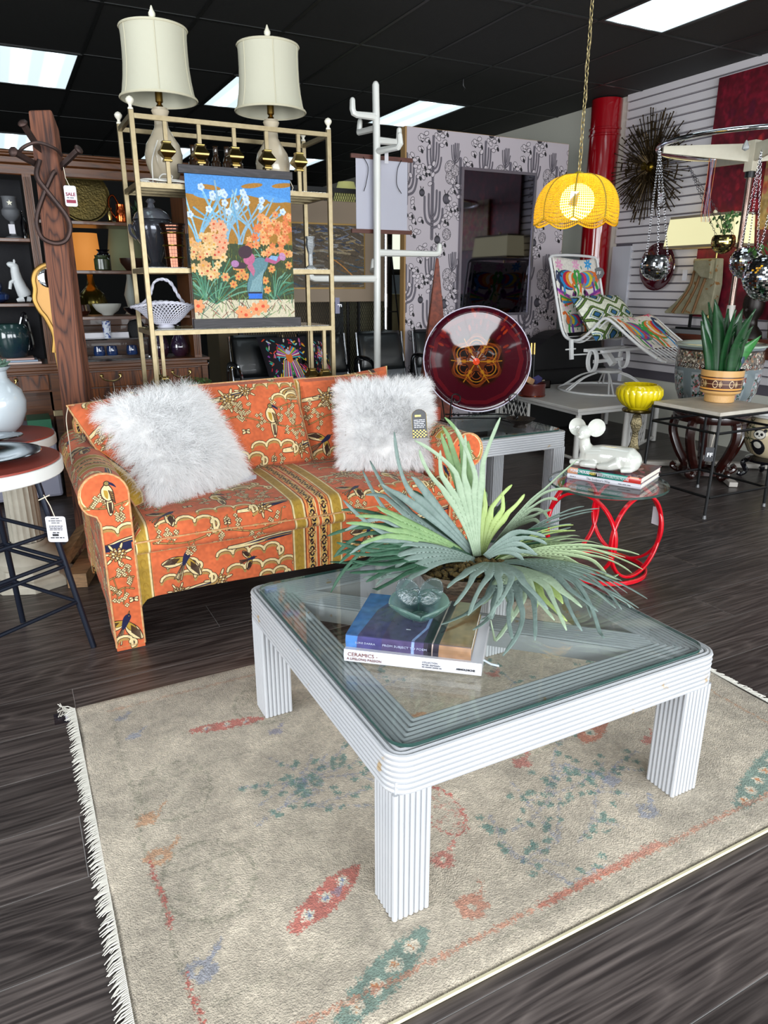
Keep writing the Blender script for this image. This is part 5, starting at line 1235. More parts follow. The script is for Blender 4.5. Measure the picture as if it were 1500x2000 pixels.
# white dog/bear figurine with paws
WF=M('white_bisque','cfd3d4',.45)
t=thing('animal_figurine','white ceramic standing horse figurine on the left cabinet shelf','figurine',(.17,5.33,1.287))
m=MB(); f=[(.205,1.324,.035),(.20,1.34,.042),(.185,1.38,.036),(.17,1.43,.032),(.165,1.475,.027),(.165,1.505,.024)]
m.tube([(x,5.33,z) for x,z,r_ in f],[r_ for *_,r_ in f],12); m.sphere((.155,5.33,1.515),(.034,.022,.020),12,8,Matrix.Rotation(R(15),3,'Y')); m.sphere((.168,5.318,1.537),(.007,.006,.014),8,6); m.sphere((.168,5.342,1.537),(.007,.006,.014),8,6)
for dy in (-.014,.014): m.tube([(.165,5.33+dy,1.43),(.13,5.33+dy,1.41),(.12,5.33+dy,1.37)],[.014,.011,.009],8)
m.tube([(.21,5.33,1.312),(.225,5.33,1.308),(.235,5.33,1.303)],[.022,.018,.014],8); m.tube([(.19,5.315,1.31),(.165,5.31,1.304),(.15,5.31,1.300)],[.02,.014,.01],8)
m.build('body',WF,t); t.location.x-=.04
# star cut pottery oil lamp (grey head)
t=thing('pottery_lantern','grey pottery lantern with star cut-outs on a tall stem, upper left cabinet shelf','lantern',(.15,5.35,1.674))
GP=M('grey_pottery','54565a',.6)
MB().lathe([(0,0),(.05,0),(.05,.008),(.018,.02),(.014,.06),(.014,.10),(.035,.115),(.052,.14),(.052,.165),(.04,.18),(.04,.235),(.045,.245),(.035,.245),(0,.24)],(.15,5.35,1.674),20).build('body',GP,t)
st=[]; 
for k in range(10): a=PI/2+k*PI/5; q=.018 if k%2==0 else .008; st.append((q*math.cos(a),q*math.sin(a)))
MB().prism([(.15+x,1.88+z) for x,z in st],5.305,5.309).build('star_cutout',M('star_glow','d8d4c0',.5),t,smooth=False)
MB().box(.125,.16,5.298,5.3,1.70,1.755).build('price_tag',PAPER,t,smooth=False)
pot('dark_bottle','dark bottle behind the timber post on the upper left cabinet shelf','bottle',(.215,5.42,1.674),[(0,0),(.02,0),(.02,.10),(.008,.13),(.008,.17),(0,.17)],BLKG)
# right bay items
CUP=[(0,0),(.034,0),(.038,.01),(.036,.04),(.032,.062),(.028,.06),(.03,.01),(0,.008)]
for k,(x,w_) in enumerate(((.571,'leftmost'),(.654,'middle'),(.785,'rightmost'))): pot('glazed_cup','small navy glazed cup on the dark tray in the cabinet, %s of three'%w_,'cup',(x,5.33,.932),CUP,NAVYG,'navy glazed cups')
o=MB().box(.48,.95,5.24,5.5,.906,.914).build('serving_tray',BLKG,smooth=False,bevel=.002); tag(o,'black lacquer tray under the navy cups in the cabinet','tray')
o=MB().box(.42,.90,5.30,5.52,1.035,1.045).box(.42,.43,5.30,5.52,.914,1.035).box(.89,.90,5.30,5.52,.914,1.035).build('display_stand',BLKG,smooth=False); tag(o,'low black display riser above the navy cups in the cabinet','stand')
o=MB().box(.42,.78,5.36,5.48,1.046,1.082).build('white_box',PAPER,smooth=False); tag(o,'long flat white box lying on the black riser','box')
pot('porcelain_beaker','small blue and white patterned porcelain beaker on the black riser','vase',(.635,5.325,1.046),[(0,0),(.022,0),(.026,.05),(.028,.10),(.030,.115),(.026,.115),(.02,.01),(0,.01)],M('blue_white_print','c6ccd8',.2,coat=.6,fleck=(60,.54,'3c4c8c')))
t=thing('dark_basket','dark rounded basket at the right of the black riser','basket',(.80,5.40,1.046)); MB().lathe([(0,0),(.05,0),(.06,.04),(.055,.09),(.04,.11),(0,.12)],(.84,5.40,1.046),18).build('body',M('dark_weave','141416',.8,bump=(200,1)),t)
pot('white_bowl','cream scalloped bowl on the lower right-hand shelf of the cabinet','bowl',(.655,5.34,1.198),[(0,0),(.035,0),(.038,.008),(.07,.03),(.09,.062),(.092,.075),(.086,.075),(.06,.03),(0,.015)],M('cream_glaze','bcbcb4',.3,coat=.5),ru=lambda th,z:1+.015*math.cos(16*th) if z>.05 else 1,n=48)
pot('brown_bowl','small glossy brown bowl left of the cream bowl on the cabinet shelf','bowl',(.50,5.36,1.198),[(0,0),(.03,0),(.05,.03),(.045,.07),(.04,.07),(0,.02)],M('brown_glaze','2c120a',.1,coat=1))
pot('dark_bowl','wide dark bowl right of the cream bowl on the cabinet shelf','bowl',(.845,5.36,1.198),[(0,0),(.04,0),(.075,.03),(.085,.05),(.08,.05),(0,.02)],BLKG)
BRNG=M('blue_brown_glaze','10203a',.05,coat=1,var=(5,.9,'3a1208'))
for x,w_ in ((.98,'left'),(1.118,'right')): pot('glazed_vase','teardrop vase in blue and rust drip glaze, %s of the pair by the cabinet end'%w_,'vase',(x,5.34,.907),[(0,0),(.04,0),(.062,.03),(.066,.07),(.05,.12),(.028,.16),(.014,.20),(.016,.22),(0,.22)],BRNG,'drip-glazed teardrop vases')
t=thing('painted_mug','green and black painted mug on the middle right-hand shelf of the cabinet','mug',(.655,5.34,1.488)); MB().lathe([(0,0),(.045,0),(.05,.006),(.05,.07),(.042,.08),(.045,.095),(.04,.095),(.04,.01),(0,.01)],(.655,5.34,1.488),24).build('body',M('green_black_glaze','3c4a2c',.3,coat=.6,var=(30,.95,'0c0e0c')),t)
t=thing('dark_jug','dark jug behind the painted mug','jug',(.68,5.44,1.488)); MB().lathe([(0,0),(.045,0),(.045,.10),(.03,.12),(.045,.135),(0,.13)],(.68,5.44,1.488),20).build('body',BLKG,t)
pot('dark_platter_bowl','low brown wooden bowl right of the painted mug','bowl',(.86,5.36,1.488),[(0,0),(.05,0),(.085,.05),(.09,.08),(.08,.08),(0,.02)],wood('bowl_wood','2c1a12','180c08','X',.3,2))
COP=M('polished_copper','b5562c',.12,metal=1); 
t=thing('copper_kettle','shiny copper jug with tall looped handle on the top right-hand cabinet shelf','kettle',(.80,5.36,1.787))
MB().lathe([(0,0),(.035,0),(.038,.01),(.034,.07),(.028,.10),(.03,.115),(0,.115)],(.81,5.34,1.787),22).build('body',COP,t); MB().tube(catmull([(.79,5.34,1.80),(.745,5.34,1.86),(.74,5.34,1.93),(.77,5.34,1.955),(.80,5.34,1.90)],5),.007,7).build('handle',COP,t)
pot('brass_candle_holder','small brass twisted candle holder beside the copper jug','candleholder',(.735,5.33,1.787),[(0,0),(.022,0),(.012,.015),(.016,.05),(.01,.07),(.018,.09),(0,.09)],BRASSD)
t=thing('brass_charger','huge round hammered brass charger leaning inside the top of the cabinet','plate',(.60,5.50,1.79)); MB().lathe([(0,0),(.15,0),(.16,.012),(.168,.02),(.16,.02),(.15,.008),(0,.006)],(.60,5.49,1.957),44,M3=Matrix.Rotation(R(84),3,'X')).build('disc',M('aged_brass','6a5a30',.35,metal=.9,var=(12,.7,'3c3a26'),bump=(80,.6)),t)
t=thing('small_potted_plant','dark leafy potted plant beside the copper jug on the cabinet','plant',(.93,5.4,1.787)); MB().lathe([(0,0),(.03,0),(.04,.06),(0,.06)],(.93,5.4,1.787),14).build('pot',BLKG,t)
r=random.Random(8); m=MB()
for k in range(60):
    a=r.random()*6.28; e=r.uniform(.2,1.4); L_=r.uniform(.05,.11); b=Vector((.93,5.4,1.845)); d=Vector((math.cos(a)*math.cos(e),math.sin(a)*math.cos(e),math.sin(e))); s=d.cross(Vector((0,0,1))).normalized()*.010; m.add([b+d*L_*.4,b+d*L_*.7+s,b+d*L_,b+d*L_*.7-s],[(0,1,2,3)])
m.build('leaves',M('dark_leaf','1f3a20',.5),t,smooth=False,stuff=True)
# gold guitar-shaped mirror frame behind the post
t=thing('gilt_mirror','gold guitar-shaped framed mirror partly hidden behind the timber post','mirror',(.32,4.9,.9))
P=catmull([(.20,4.9,1.02),(.215,4.9,1.12),(.185,4.9,1.22),(.155,4.9,1.27),(.135,4.9,1.33),(.145,4.9,1.39),(.145,4.9,1.45),(.17,4.9,1.50),(.23,4.9,1.53),(.29,4.9,1.50),(.31,4.9,1.45),(.31,4.9,1.39),(.32,4.9,1.33),(.30,4.9,1.27),(.27,4.9,1.22),(.245,4.9,1.12),(.26,4.9,1.02)],5)
P=[Vector((p.x+.062,4.9,p.z-.02)) for p in P]; GILT=M('gilt_frame','a07c40',.38,metal=.8)
MB().tube(P,.014,8,flat=.8).build('frame',GILT,t); MB().prism([(p.x,p.z) for p in P],4.905,4.925).build('back',M('tan_gilt','b98a4c',.4,metal=.4),t,smooth=False)
MB().sphere((.285,4.90,1.435),(.055,.006,.055),20,10).sphere((.33,4.90,1.31),(.045,.006,.075),20,10).build('glass',M('mirror_glass','c8ccd0',.03,metal=1),t)
MB().bar((.29,4.915,1.02),(.34,4.915,.0),.05,.02).build('stem',GILT,t,smooth=False)
# lamps behind the cabinet
t=thing('side_lamp','lit table lamp with glowing amber drum shade seen through the cabinet','lamp',(.655,6.15,.9))
MB().lathe([(.115,1.475),(.10,1.765)],(.64,6.15,0),28).build('shade',M('amber_shade','c98a48',.8,emis=('e8913e',.55)),t)
MB().lathe([(0,1.16),(.05,1.16),(.09,1.20),(.11,1.26),(.09,1.33),(.05,1.37),(.03,1.40),(.02,1.47),(0,1.47)],(.655,6.15,0),24).build('body',M('olive_brass','5a5020',.2,metal=.8),t); MB().lathe([(0,1.50),(.03,1.50),(.035,1.54),(.03,1.58),(0,1.60)],(.64,6.15,0),12).build('bulb',M('lit_bulb','fff0d0',.5,emis=('ffd890',7)),t)
o=MB().box(.35,1.05,5.95,6.35,1.10,1.155).box(.38,1.02,5.97,6.33,.0,1.10).build('side_table',CW,smooth=False,bevel=.004); tag(o,'dark wooden chest behind the cabinet carrying the amber lamp','chest')
t=thing('side_lamp','unlit lamp with sage green tapered shade seen through the cabinet','lamp',(.86,6.12,1.156))
MB().lathe([(.16,1.50),(.105,1.85)],(.935,6.1,0),28).build('shade',M('sage_shade','7c8060',.8),t); MB().lathe([(0,1.157),(.05,1.157),(.06,1.17),(.03,1.22),(.05,1.32),(.02,1.44),(.015,1.52),(0,1.52)],(.935,6.1,0),20).build('body',M('white_stone','9aa098',.5),t)
# ---------------- waiting chairs ----------------
PAD=M('black_vinyl','0c1012',.35,coat=.2,bump=(30,.1)); PERF=M('perforated_steel','8b8f94',.45,metal=.5,bump=(900,1),var=(380,.6,'3c3f42'))
seat=thing('waiting_bench','row of four black padded steel waiting-room seats with chrome arms behind the brass shelf','chair',(2.7,5.8,0))
for k in range(4):
    x=1.61+.575*k; w_=.50; ye=5.86
    f=lambda u,v,x=x:(x+.02+(w_-.04)*u+.0,ye+.03-.10*(v)+.05*v*v*0+ .035*(1-v)**2-.0+.09*v,.0)
    def back(u,v,x=x):
        z=lerp(.665,.995,v); y=5.80+.09*v+.02*math.sin(PI*v)*-1; b=.012*min(1,min(u,1-u)*10)**.5*min(1,min(v,1-v)*8)**.5
        ins=.02*v; return (lerp(x+.03+ins*.2,x+w_-.03-ins,u),y-b,z)
    p=MB().grid(back,16,10,uv=False).build('back_pad',PAD,seat,solid=.02)
    def sh(u,v,x=x):
        if v<.35: t_=v/.35; return (lerp(x+.03,x+w_-.03,u),5.81-.015*(1-t_),lerp(.56,.67,t_)) if False else (lerp(x+.03,x+w_-.03,u),5.79-.02*(1-t_),lerp(.55,.67,t_))
        return (0,0,0)
    MB().grid(lambda u,v,x=x:(lerp(x+.03,x+w_-.03,u),(5.36+.40*min(1,v/.7)) if v<.7 else (5.76+.045*(v-.7)/.3),(.545-.02*math.sin(min(1,v/.7)*PI)) if v<.7 else (.545+.13*(v-.7)/.3)),8,10,uv=False).build('seat_shell',PERF,seat,solid=.006)
    for xx in (x+.022,x+w_-.022): MB().tube([(xx,5.36,.53),(xx,5.70,.53),(xx,5.785,.56),(xx,5.83,.70),(xx,5.885,.99)],.012,8,flat=1).build('side_rail',CHROME,seat)
for k in range(5):
    x=1.585+.575*k; MB().tube(catmull([(x,5.80,.60),(x,5.79,.75),(x,5.70,.79),(x,5.50,.78),(x,5.42,.70),(x,5.42,.56),(x,5.60,.50)],4),.020,8,flat=.6,up=(1,0,0)).build('armrest',CHROME if k==0 else M('black_chrome','18191c',.15,metal=.7),seat)
MB().box(1.55,3.92,5.62,5.68,.46,.50).build('beam',BLACKM,seat,smooth=False)
for x in (1.9,3.6): MB().box(x-.03,x+.03,5.60,5.70,.03,.46).box(x-.03,x+.03,5.35,5.9,.0,.03).build('leg',CHROME,seat,smooth=False)
# embroidered cushion on the bench
def embro(bg,seed,W=.42,n=150,cols=('e8502a','2f8fd0','f0c030','3fa04a','e070a8','8a3fa0','e8e0d0','c8203c','38b0b0'),animals=False):
    c=Cv(W,W,700,bg); r=random.Random(seed)
    if not animals:
        for k in range(n):
            x,y=r.uniform(.03,W-.03),r.uniform(.03,W-.03); a=r.choice([.6,-.6,1.57,1.2,-1.2,2.5]); c.ell(x,y,r.uniform(.010,.022),r.uniform(.004,.007),a,r.choice(cols))
        for sx in (-1,1):
            for k in range(9):
                a=PI/2+sx*(.5+k*.13); c.line([(W/2+sx*.015,W*.55),(W/2+sx*.015+.12*math.cos(a),W*.55+.10*math.sin(a)+.01)],.010,cols[k%len(cols)])
                c.line([(W/2+sx*.012*k*.6,W*.5),(W/2+sx*(.01+.014*k),W*.22-.01*k)],.009,cols[(k+3)%len(cols)])
        c.ell(W/2,W*.56,.03,.045,0,'e87a2a'); c.ell(W/2,W*.66,.022,.02,0,'c8c0e0')
    else:
        def beast(x,y,s,d,cols):
            n_=len(cols)
            for k,cc in enumerate(cols):
                sh=k/n_; c.poly([(x+d*s*(.85*math.cos(t_)*(1-sh)+.75*sh),y+s*.42*math.sin(t_)*(1-.5*sh)+s*.1*sh) for t_ in [2*PI*i/18 for i in range(18)]],cc)
            for q,cc in ((-.5,cols[0]),(-.28,cols[1]),(.28,cols[-2]),(.5,cols[-1])):
                c.line(cat2([(x+q*s*1.2,y-s*.2),(x+q*s*1.4,y-s*.5),(x+q*s*1.3-.1*s,y-s*.85)],3),s*.15,cc)
            c.line(cat2([(x+d*s*.5,y+s*.15),(x+d*s*.75,y+s*.45),(x+d*s*.95,y+s*.4)],4),s*.14,cols[-1]); c.line(cat2([(x-d*s*.5,y+s*.1),(x-d*s*.8,y+s*.3),(x-d*s*.9,y-s*.1)],4),s*.09,cols[0])
        A=['2f3a5a','2f8fd0','c8203c','f0a030','e8e0d0','e8702a','3fa04a']; Bc=['e8702a','8a8fa0','e0c830','3a9fe0','d83a5a','6a3fa0','3fa04a']
        beast(W*.27,W*.72,.12,1,A); beast(W*.72,W*.72,.12,-1,Bc); beast(W*.30,W*.22,.11,-1,Bc[::-1]); beast(W*.70,W*.22,.11,1,A[::-1])
        for x,y,cc in ((.12,.9,'e8a8c8'),(.5,.93,'f0b0d0'),(.78,.93,'3a9fe0'),(.14,.45,'f2c8d8'),(.5,.42,'e8a8c8'),(.9,.45,'e84a7a')):
            for e in range(7): c.ell(W*x+.02*math.cos(e*.9),W*y+.02*math.sin(e*.9),.016,.007,e*.9,cc)
        for sx in (-1,1):
            for k in range(6): c.line([(W/2+sx*.05,W*.5),(W/2+sx*(.16+.01*k),W*(.43+.032*k))],.013,cols[k])
            c.ell(W/2+sx*.06,W*.53,.018,.03,sx*.5,'7a2a7a'); c.ell(W/2+sx*.045,W*.57,.012,.011,0,'201830')
        c.ell(W/2,W*.5,.02,.035,0,'f0e0a0')
        for k in range(40): c.ell(r.uniform(.03,W-.03),r.uniform(.03,W-.03),.012,.004,r.uniform(0,3),r.choice(('3fa04a','2a7a5a','6ab04a')))
    c.mottle(.06,4,2); return c.image('embroidery_%d'%seed)
m=pillow(MB(),(1.88,5.56,.57),(2.27,5.54,.575),(2.235,5.74,.985),(1.825,5.76,.99),.13,14,e=.4)
o=m.build('embroidered_pillow',M('otomi_black','ffffff',.9,img=embro('14101a',3)),None,off=(2.05,5.65,.57)); tag(o,'black pillow with bright embroidered birds and leaves on the waiting bench','pillow')
m=pillow(MB(),(2.30,5.60,.57),(2.45,5.62,.57),(2.43,5.78,.95),(2.27,5.76,.97),.10,12,e=.4)
o=m.build('embroidered_pillow',M('otomi_black','ffffff',.9),None,off=(2.37,5.7,.57)); tag(o,'second black embroidered pillow, partly hidden behind the brass shelf posts','pillow')
# small ferny bush and white cup behind sofa
t=thing('leafy_shrub','small round green plant behind the sofa left of the waiting bench','plant',(1.04,4.55,0)); MB().lathe([(0,0),(.09,0),(.11,.62),(.10,.62),(0,.60)],(1.04,4.55,0),18).build('planter',BLKG,t)
r=random.Random(2); m=MB()
for k in range(900):
    a=r.random()*6.28; z=r.random(); q=(r.random()**.4)*.13; p=Vector((1.04+q*math.cos(a)*(1-.3*z),4.55+q*math.sin(a),.66+.17*z)); s=r.uniform(.006,.012); d=Vector((r.gauss(0,1),r.gauss(0,1),r.gauss(0,1))).normalized()*s; e=d.orthogonal().normalized()*s*.6; m.add([p-d,p+e,p+d,p-e],[(0,1,2,3)])
m.build('foliage',M('box_leaf','2c4a22',.5,var=(60,.6,'6a8a4a')),t,smooth=False,stuff=True)
pot('white_bowl','small white footed bowl on the end shelf just above the sofa back','bowl',(1.615,4.19,.626),[(0,0),(.04,0),(.03,.06),(.045,.12),(.06,.20),(.068,.215),(.062,.215),(.04,.14),(0,.12)],PORC)
# ---------------- framed landscape, mesh panel and shelf units behind ----------------
def land():
    c=Cv(.86,.55,500,'5a4c3a'); r=random.Random(6)
    for k in range(260):
        x,y=r.uniform(0,.86),r.uniform(0,.55); a=r.uniform(-.5,.3)
        col=r.choice(['7a86a0','4a5a80','2a3450','8a7a5a','b09a70','6a5a44','3c3226','a8acb4']) if y>.3 else r.choice(['5a4a34','3a3026','6a6a6a','7a5a34','8a8478','46402e','34506a'])
        L_=r.uniform(.03,.12); c.line([(x,y),(x+L_*math.cos(a),y+L_*math.sin(a))],r.uniform(.005,.018),col,.8)
    c.line(cat2([(.45,.28),(.6,.2),(.8,.05)]),.012,'c8863a'); c.line([(.12,.30),(.4,.33),(.7,.30)],.02,'b0a080',.7); c.mottle(.15,4,8); return c.image('landscape_oil')
t=thing('framed_painting','large landscape painting in a wide beige frame behind the coat rack','painting',(2.9,6.55,1.2))
MB().box(2.20,3.45,6.61,6.659,1.235,2.14).build('frame',M('beige_mat','a08d78',.6),t,smooth=False,bevel=.006)
MB().box(2.40,3.23,6.602,6.61,1.355,1.945).build('inner_bead',M('gold_bead','a08048',.4,metal=.5),t,smooth=False)
MB().box(2.415,3.215,6.598,6.603,1.37,1.93).build('canvas',M('landscape_oil','ffffff',.5,img=land()),t,smooth=False,uv=lambda p,n:((p.x-2.415)/.8,(p.z-1.37)/.56))
MESH=M('black_wire','1a1612',.5,metal=.5)
t=thing('mesh_screen','black expanded-metal mesh screen standing behind the waiting bench','screen',(2.8,6.7,0))
fr=MB()
for a,b,c_,d in ((1.95,1.99,.0,2.26),(3.52,3.56,.0,2.26),(1.95,3.56,2.22,2.26),(1.95,3.56,.05,.09),(3.18,3.20,.05,2.22)): fr.box(a,b,6.66,6.70,c_,d)
fr.build('frame',BLACKM,t,smooth=False)
m=MB()
def rod(x0,z0,x1,z1):
    m.add([(x0-.0028,6.68,z0),(x0+.0028,6.68,z0),(x1+.0028,6.68,z1),(x1-.0028,6.68,z1)],[(0,1,2,3)])
for k in range(130):
    x=1.97+k*.024
    for s in (1,-1):
        xa=x-(0 if s>0 else 0)
        z0=.08; xx=x
        # clip diagonal to frame
        L_=2.15; dx=s*L_*.42
        x1=xx+dx; z1=z0+L_
        if s>0:
            x0b=xx-.9; x1b=x0b+dx
            t0_=max(0,(1.97-x0b)/dx); t1_=min(1,(3.54-x0b)/dx)
        else:
            x0b=xx; x1b=x0b+dx
            t0_=max(0,(3.54-x0b)/dx if x0b>3.54 else 0); t1_=min(1,(1.97-x0b)/dx)
        if t1_>t0_: rod(x0b+dx*t0_,z0+L_*t0_,x0b+dx*t1_,z0+L_*t1_)
m.build('mesh',MESH,t,smooth=False,stuff=True)
BG=M('sage_cabinet','8a8668',.6)
o=MB().box(2.0,3.3,7.6,8.1,0,1.9).build('cabinet',M('beige_cabinet','86765c',.6),smooth=False,bevel=.01); tag(o,'plain beige cabinet glimpsed through the black mesh screen','cabinet')
t=thing('file_cabinet','pale sage metal cabinet between mesh screen and wallpaper panel','cabinet',(3.45,6.9,0)); MB().box(3.30,3.85,6.9,7.3,0,1.30).build('body',BG,t,smooth=False,bevel=.005); MB().box(3.33,3.80,6.89,6.9,.7,1.26).build('door',BG,t,smooth=False,bevel=.003)
t=thing('floor_lamp','pale green-yellow lamp shade standing above the mesh screen','lamp',(3.15,7.0,2.0)); MB().lathe([(.16,2.10),(.08,2.36)],(3.22,7.0,0),24).build('shade',M('yellow_shade','b0b070',.8,emis=('c8c880',.25)),t); MB().lathe([(0,0),(.06,0),(.02,.03),(.015,2.2),(0,2.2)],(3.22,7.0,0),12).build('pole',BLACKM,t)
t=thing('lit_lightbox','bright white lit screen seen under the hanging paper scroll','screen',(3.7,7.0,1.9)); MB().box(3.42,4.2,7.40,7.44,1.56,1.95).build('panel',M('lightbox','eef2e0',.5,emis=('eaf2de',1.0)),t,smooth=False); MB().box(3.40,4.22,7.44,7.5,1.50,1.98).box(3.6,3.66,7.44,7.5,0,1.5).build('housing',BLACKM,t,smooth=False)
t=thing('metal_easel','thin dark metal folding easel beside the chrome pole behind the coat rack','easel',(3.2,6.3,0))
MB().tube([(3.13,6.15,0),(3.30,6.25,1.75)],.008,6).tube([(3.50,6.15,0),(3.32,6.25,1.75)],.008,6).tube([(3.3,6.5,0),(3.31,6.25,1.65)],.008,6).tube([(3.22,6.22,1.15),(3.38,6.22,1.15)],.007,6).build('frame',BLACKM,t)
o=MB().tube([(3.13,5.98,0),(3.13,5.98,1.82)],.017,10).tube([(3.13,5.98,1.20),(3.13,5.98,1.32)],.021,10).build('chrome_pole',CHROME); tag(o,'slim chrome floor pole just right of the ivory coat rack','pole')
m=MB(); 
for k in range(4): m.box(2.25,3.05,6.62,6.66,2.27+.0*k,2.40)
# cone obelisk
t=thing('obelisk','tall red-brown burl wood pyramid obelisk left of the glass plate','sculpture',(2.69,4.45,0))
BURL=M('burl_wood','843a20',.5,coat=.0,spec=.3,var=(28,.95,'2c0e08'),bump=(40,.1))
b=.30; 
MB().add([(2.73+math.cos(a)*q,4.45+math.sin(a)*q,z) for q,z in ((.24,.05),(.012,1.57)) for a in [R(20+90*k) for k in range(4)]],[(3,2,1,0),(4,5,6,7)]+[(k,(k+1)%4,4+(k+1)%4,4+k) for k in range(4)]).build('shaft',BURL,t,smooth=False,bevel=.004)
MB().obox((2.73,4.45,.027),(.40,.40,.05),(0,0,R(65))).build('plinth',BURL,t,smooth=False,bevel=.005)
# ---------------- end table: glass charger on stand ----------------
def chargercv():
    c=Cv(1,1,400,'2a0412'); 
    for r_,col in ((.5,'30040f'),(.44,'4a0a12'),(.40,'34050f'),(.27,'2c0a08'),(.25,'1c0a04')): c.ell(.5,.5,r_,r_,0,col)
    A='8a5a14'
    for k in range(6):
        a=PI/2+k*PI/3
        c.ell(.5+.15*math.cos(a),.5+.15*math.sin(a),.115,.085,a,'4a1e0a'); c.ell(.5+.16*math.cos(a),.5+.16*math.sin(a),.07,.05,a,'120604')
    for k in range(6):
        a=PI/2+k*PI/3
        for s in (.17,.12,.075):
            P=[(.5+(.13*math.cos(a))+s*.62*math.cos(t),.5+.13*math.sin(a)+s*.62*math.sin(t)) for t in [a-2.2+4.4*i/14 for i in range(15)]]; c.line(P,.010,A if s==.12 else '6a3010')
        c.line([(.5+.04*math.cos(a+.52),.5+.04*math.sin(a+.52)),(.5+.24*math.cos(a+.52),.5+.24*math.sin(a+.52))],.010,A)
    c.ell(.5,.5,.035,.035,0,'c03a1a'); r=random.Random(1)
    for k in range(40):
        a=r.uniform(.2,2.9); d=r.uniform(.30,.47); c.ell(.5+d*math.cos(a),.5+d*math.sin(a),.03,.012,a,r.choice(['7a1e08','a03a10','5a0a10']),al=.5)
    return c.image('art_glass_charger')
CH=M('ruby_art_glass','ffffff',.06,img=chargercv(),coat=0,spec=.6)
t=thing('glass_charger','huge round ruby and amber swirl glass plate standing on the glass end table','plate',(2.40,3.45,.62))
nrm=Vector((-.50,-.84,.36)).normalized(); Mq=nrm.to_track_quat('Z','Y').to_matrix(); cc=Vector((2.405,3.46,.985))
prof=[(0,-.045),(.06,-.043),(.115,-.035),(.16,-.018),(.22,-.004),(.27,.012),(.305,.022)]
N_=56; vs=[];uv=[]
for r_,z in prof:
    for k in range(N_):
        a=2*PI*k/N_; vs.append(cc+Mq@Vector((r_*math.cos(a),r_*math.sin(a),z))); uv.append((.5+.5*r_/.305*math.cos(a),.5+.5*r_/.305*math.sin(a)))
MB().add(vs,[(i*N_+k,i*N_+(k+1)%N_,(i+1)*N_+(k+1)%N_,(i+1)*N_+k) for i in range(len(prof)-1) for k in range(N_)],uv).build('plate',CH,t,solid=.006)
MB().tube([cc+Mq@Vector((.306*math.cos(2*PI*k/60),.306*math.sin(2*PI*k/60),.022)) for k in range(60)],.004,6,closed=True).build('rim',M('pale_rim','b9b4c4',.1,coat=1),t)
t=thing('plate_stand','wrought iron scroll stand holding the ruby glass plate','stand',(2.42,3.45,.615))
def scroll(c,r0,turns,ux,uz,n=18,s=1): return [Vector(c)+Vector(ux)*(r0*(1-.75*k/n)*math.cos(s*turns*2*PI*k/n))+Vector(uz)*(r0*(1-.75*k/n)*math.sin(s*turns*2*PI*k/n)) for k in range(n+1)]
rx=Vector((.887,-.462,0)); fz=Vector((0,0,1)); m=MB(); fwd_=Vector((-.462,-.887,0))
for s in (-1,1):
    base=Vector((2.42,3.42,.622))+rx*s*.19
    m.tube(catmull([base+Vector((0,.18,0)),base,base+fwd_*.07+fz*.0,base+fwd_*.13+fz*.03],5)+scroll(base+fwd_*.13+fz*.055,.028,1.2,fwd_,fz,s=-1)[3:],.0042,6)
    q=base+fz*.035+fwd_*.02
    m.tube(catmull([base+Vector((0,.02,0)),q,q+fwd_*.09+fz*.02,q+fwd_*.115+fz*.09],5)+scroll(q+fwd_*.115+fz*.125+rx*s*-.03,.035,1.1,rx*s,fz,s=1)[2:],.0042,6)
    m.tube([base+Vector((0,.03,0)),base+Vector((0,.10,.20)),base+Vector((0,.16,.40))],.004,6)
m.tube([Vector((2.42,3.42,.65))+rx*-.2,Vector((2.42,3.42,.65))+rx*.2],.004,6).tube([Vector((2.42,3.42,.655))+rx*-.2-fwd_*.1,Vector((2.42,3.42,.655))+rx*.2-fwd_*.1],.004,6)
m.build('scrollwork',BLACKM,t)
def pot(name,label,cat,c,prof,mat,group=None,n=24,ru=None,**k):
    o=MB().lathe(prof,c,n,ru=ru).build(name,mat,None,off=c); tag(o,label,cat,group); return o
pot('textured_bowl','dark pierced footed bowl under the ruby glass plate','bowl',(2.57,3.24,.616),[(0,0),(.04,0),(.03,.015),(.06,.03),(.085,.05),(.08,.05),(0,.02)],M('pierced_bronze','2c2622',.4,metal=.6,bump=(120,1)))
o=MB().obox((2.20,3.62,.66),(.12,.05,.09)).build('coral_box',M('coral_lacquer','b04a34',.4),None,bevel=.012,off=(2.2,3.62,.616)); tag(o,'small coral-red box partly hidden between sofa arm and plate stand','box')
# ---------------- red ring table ----------------
REDT=M('red_enamel','c8061c',.25,coat=.5)
rt=thing('ring_table','round glass-top side table on a base of red metal rings','table',(2.56,2.51,0))
C0=Vector((2.56,2.51,0))
def flatring(m,c,r_,nx,nz,w=.026,tk=.008,n=44,nrm_=None):
    vs=[];nrm_=Vector(nx).cross(Vector(nz)).normalized()
    for k in range(n):
        a=2*PI*k/n; d=Vector(nx)*math.cos(a)+Vector(nz)*math.sin(a)
        for rr_,o in ((r_-tk/2,-w/2),(r_+tk/2,-w/2),(r_+tk/2,w/2),(r_-tk/2,w/2)): vs.append(Vector(c)+d*rr_+nrm_*o)
    m.add(vs,[(4*k+i,4*((k+1)%n)+i,4*((k+1)%n)+(i+1)%4,4*k+(i+1)%4) for k in range(n) for i in range(4)]); return m
for k in range(4):
    a=R(190+90*k); nr=Vector((math.cos(a),math.sin(a),0)); s=Vector((-nr.y,nr.x,0))
    flatring(MB(),C0+nr*.19+Vector((0,0,.232)),.205,s,(0,0,1),.020,.014).build('ring_leg',REDT,rt,bevel=.003)
flatring(MB(),C0+Vector((0,0,.014)),.225,(1,0,0),(0,1,0),.022,.012).build('base_ring',REDT,rt,bevel=.003)
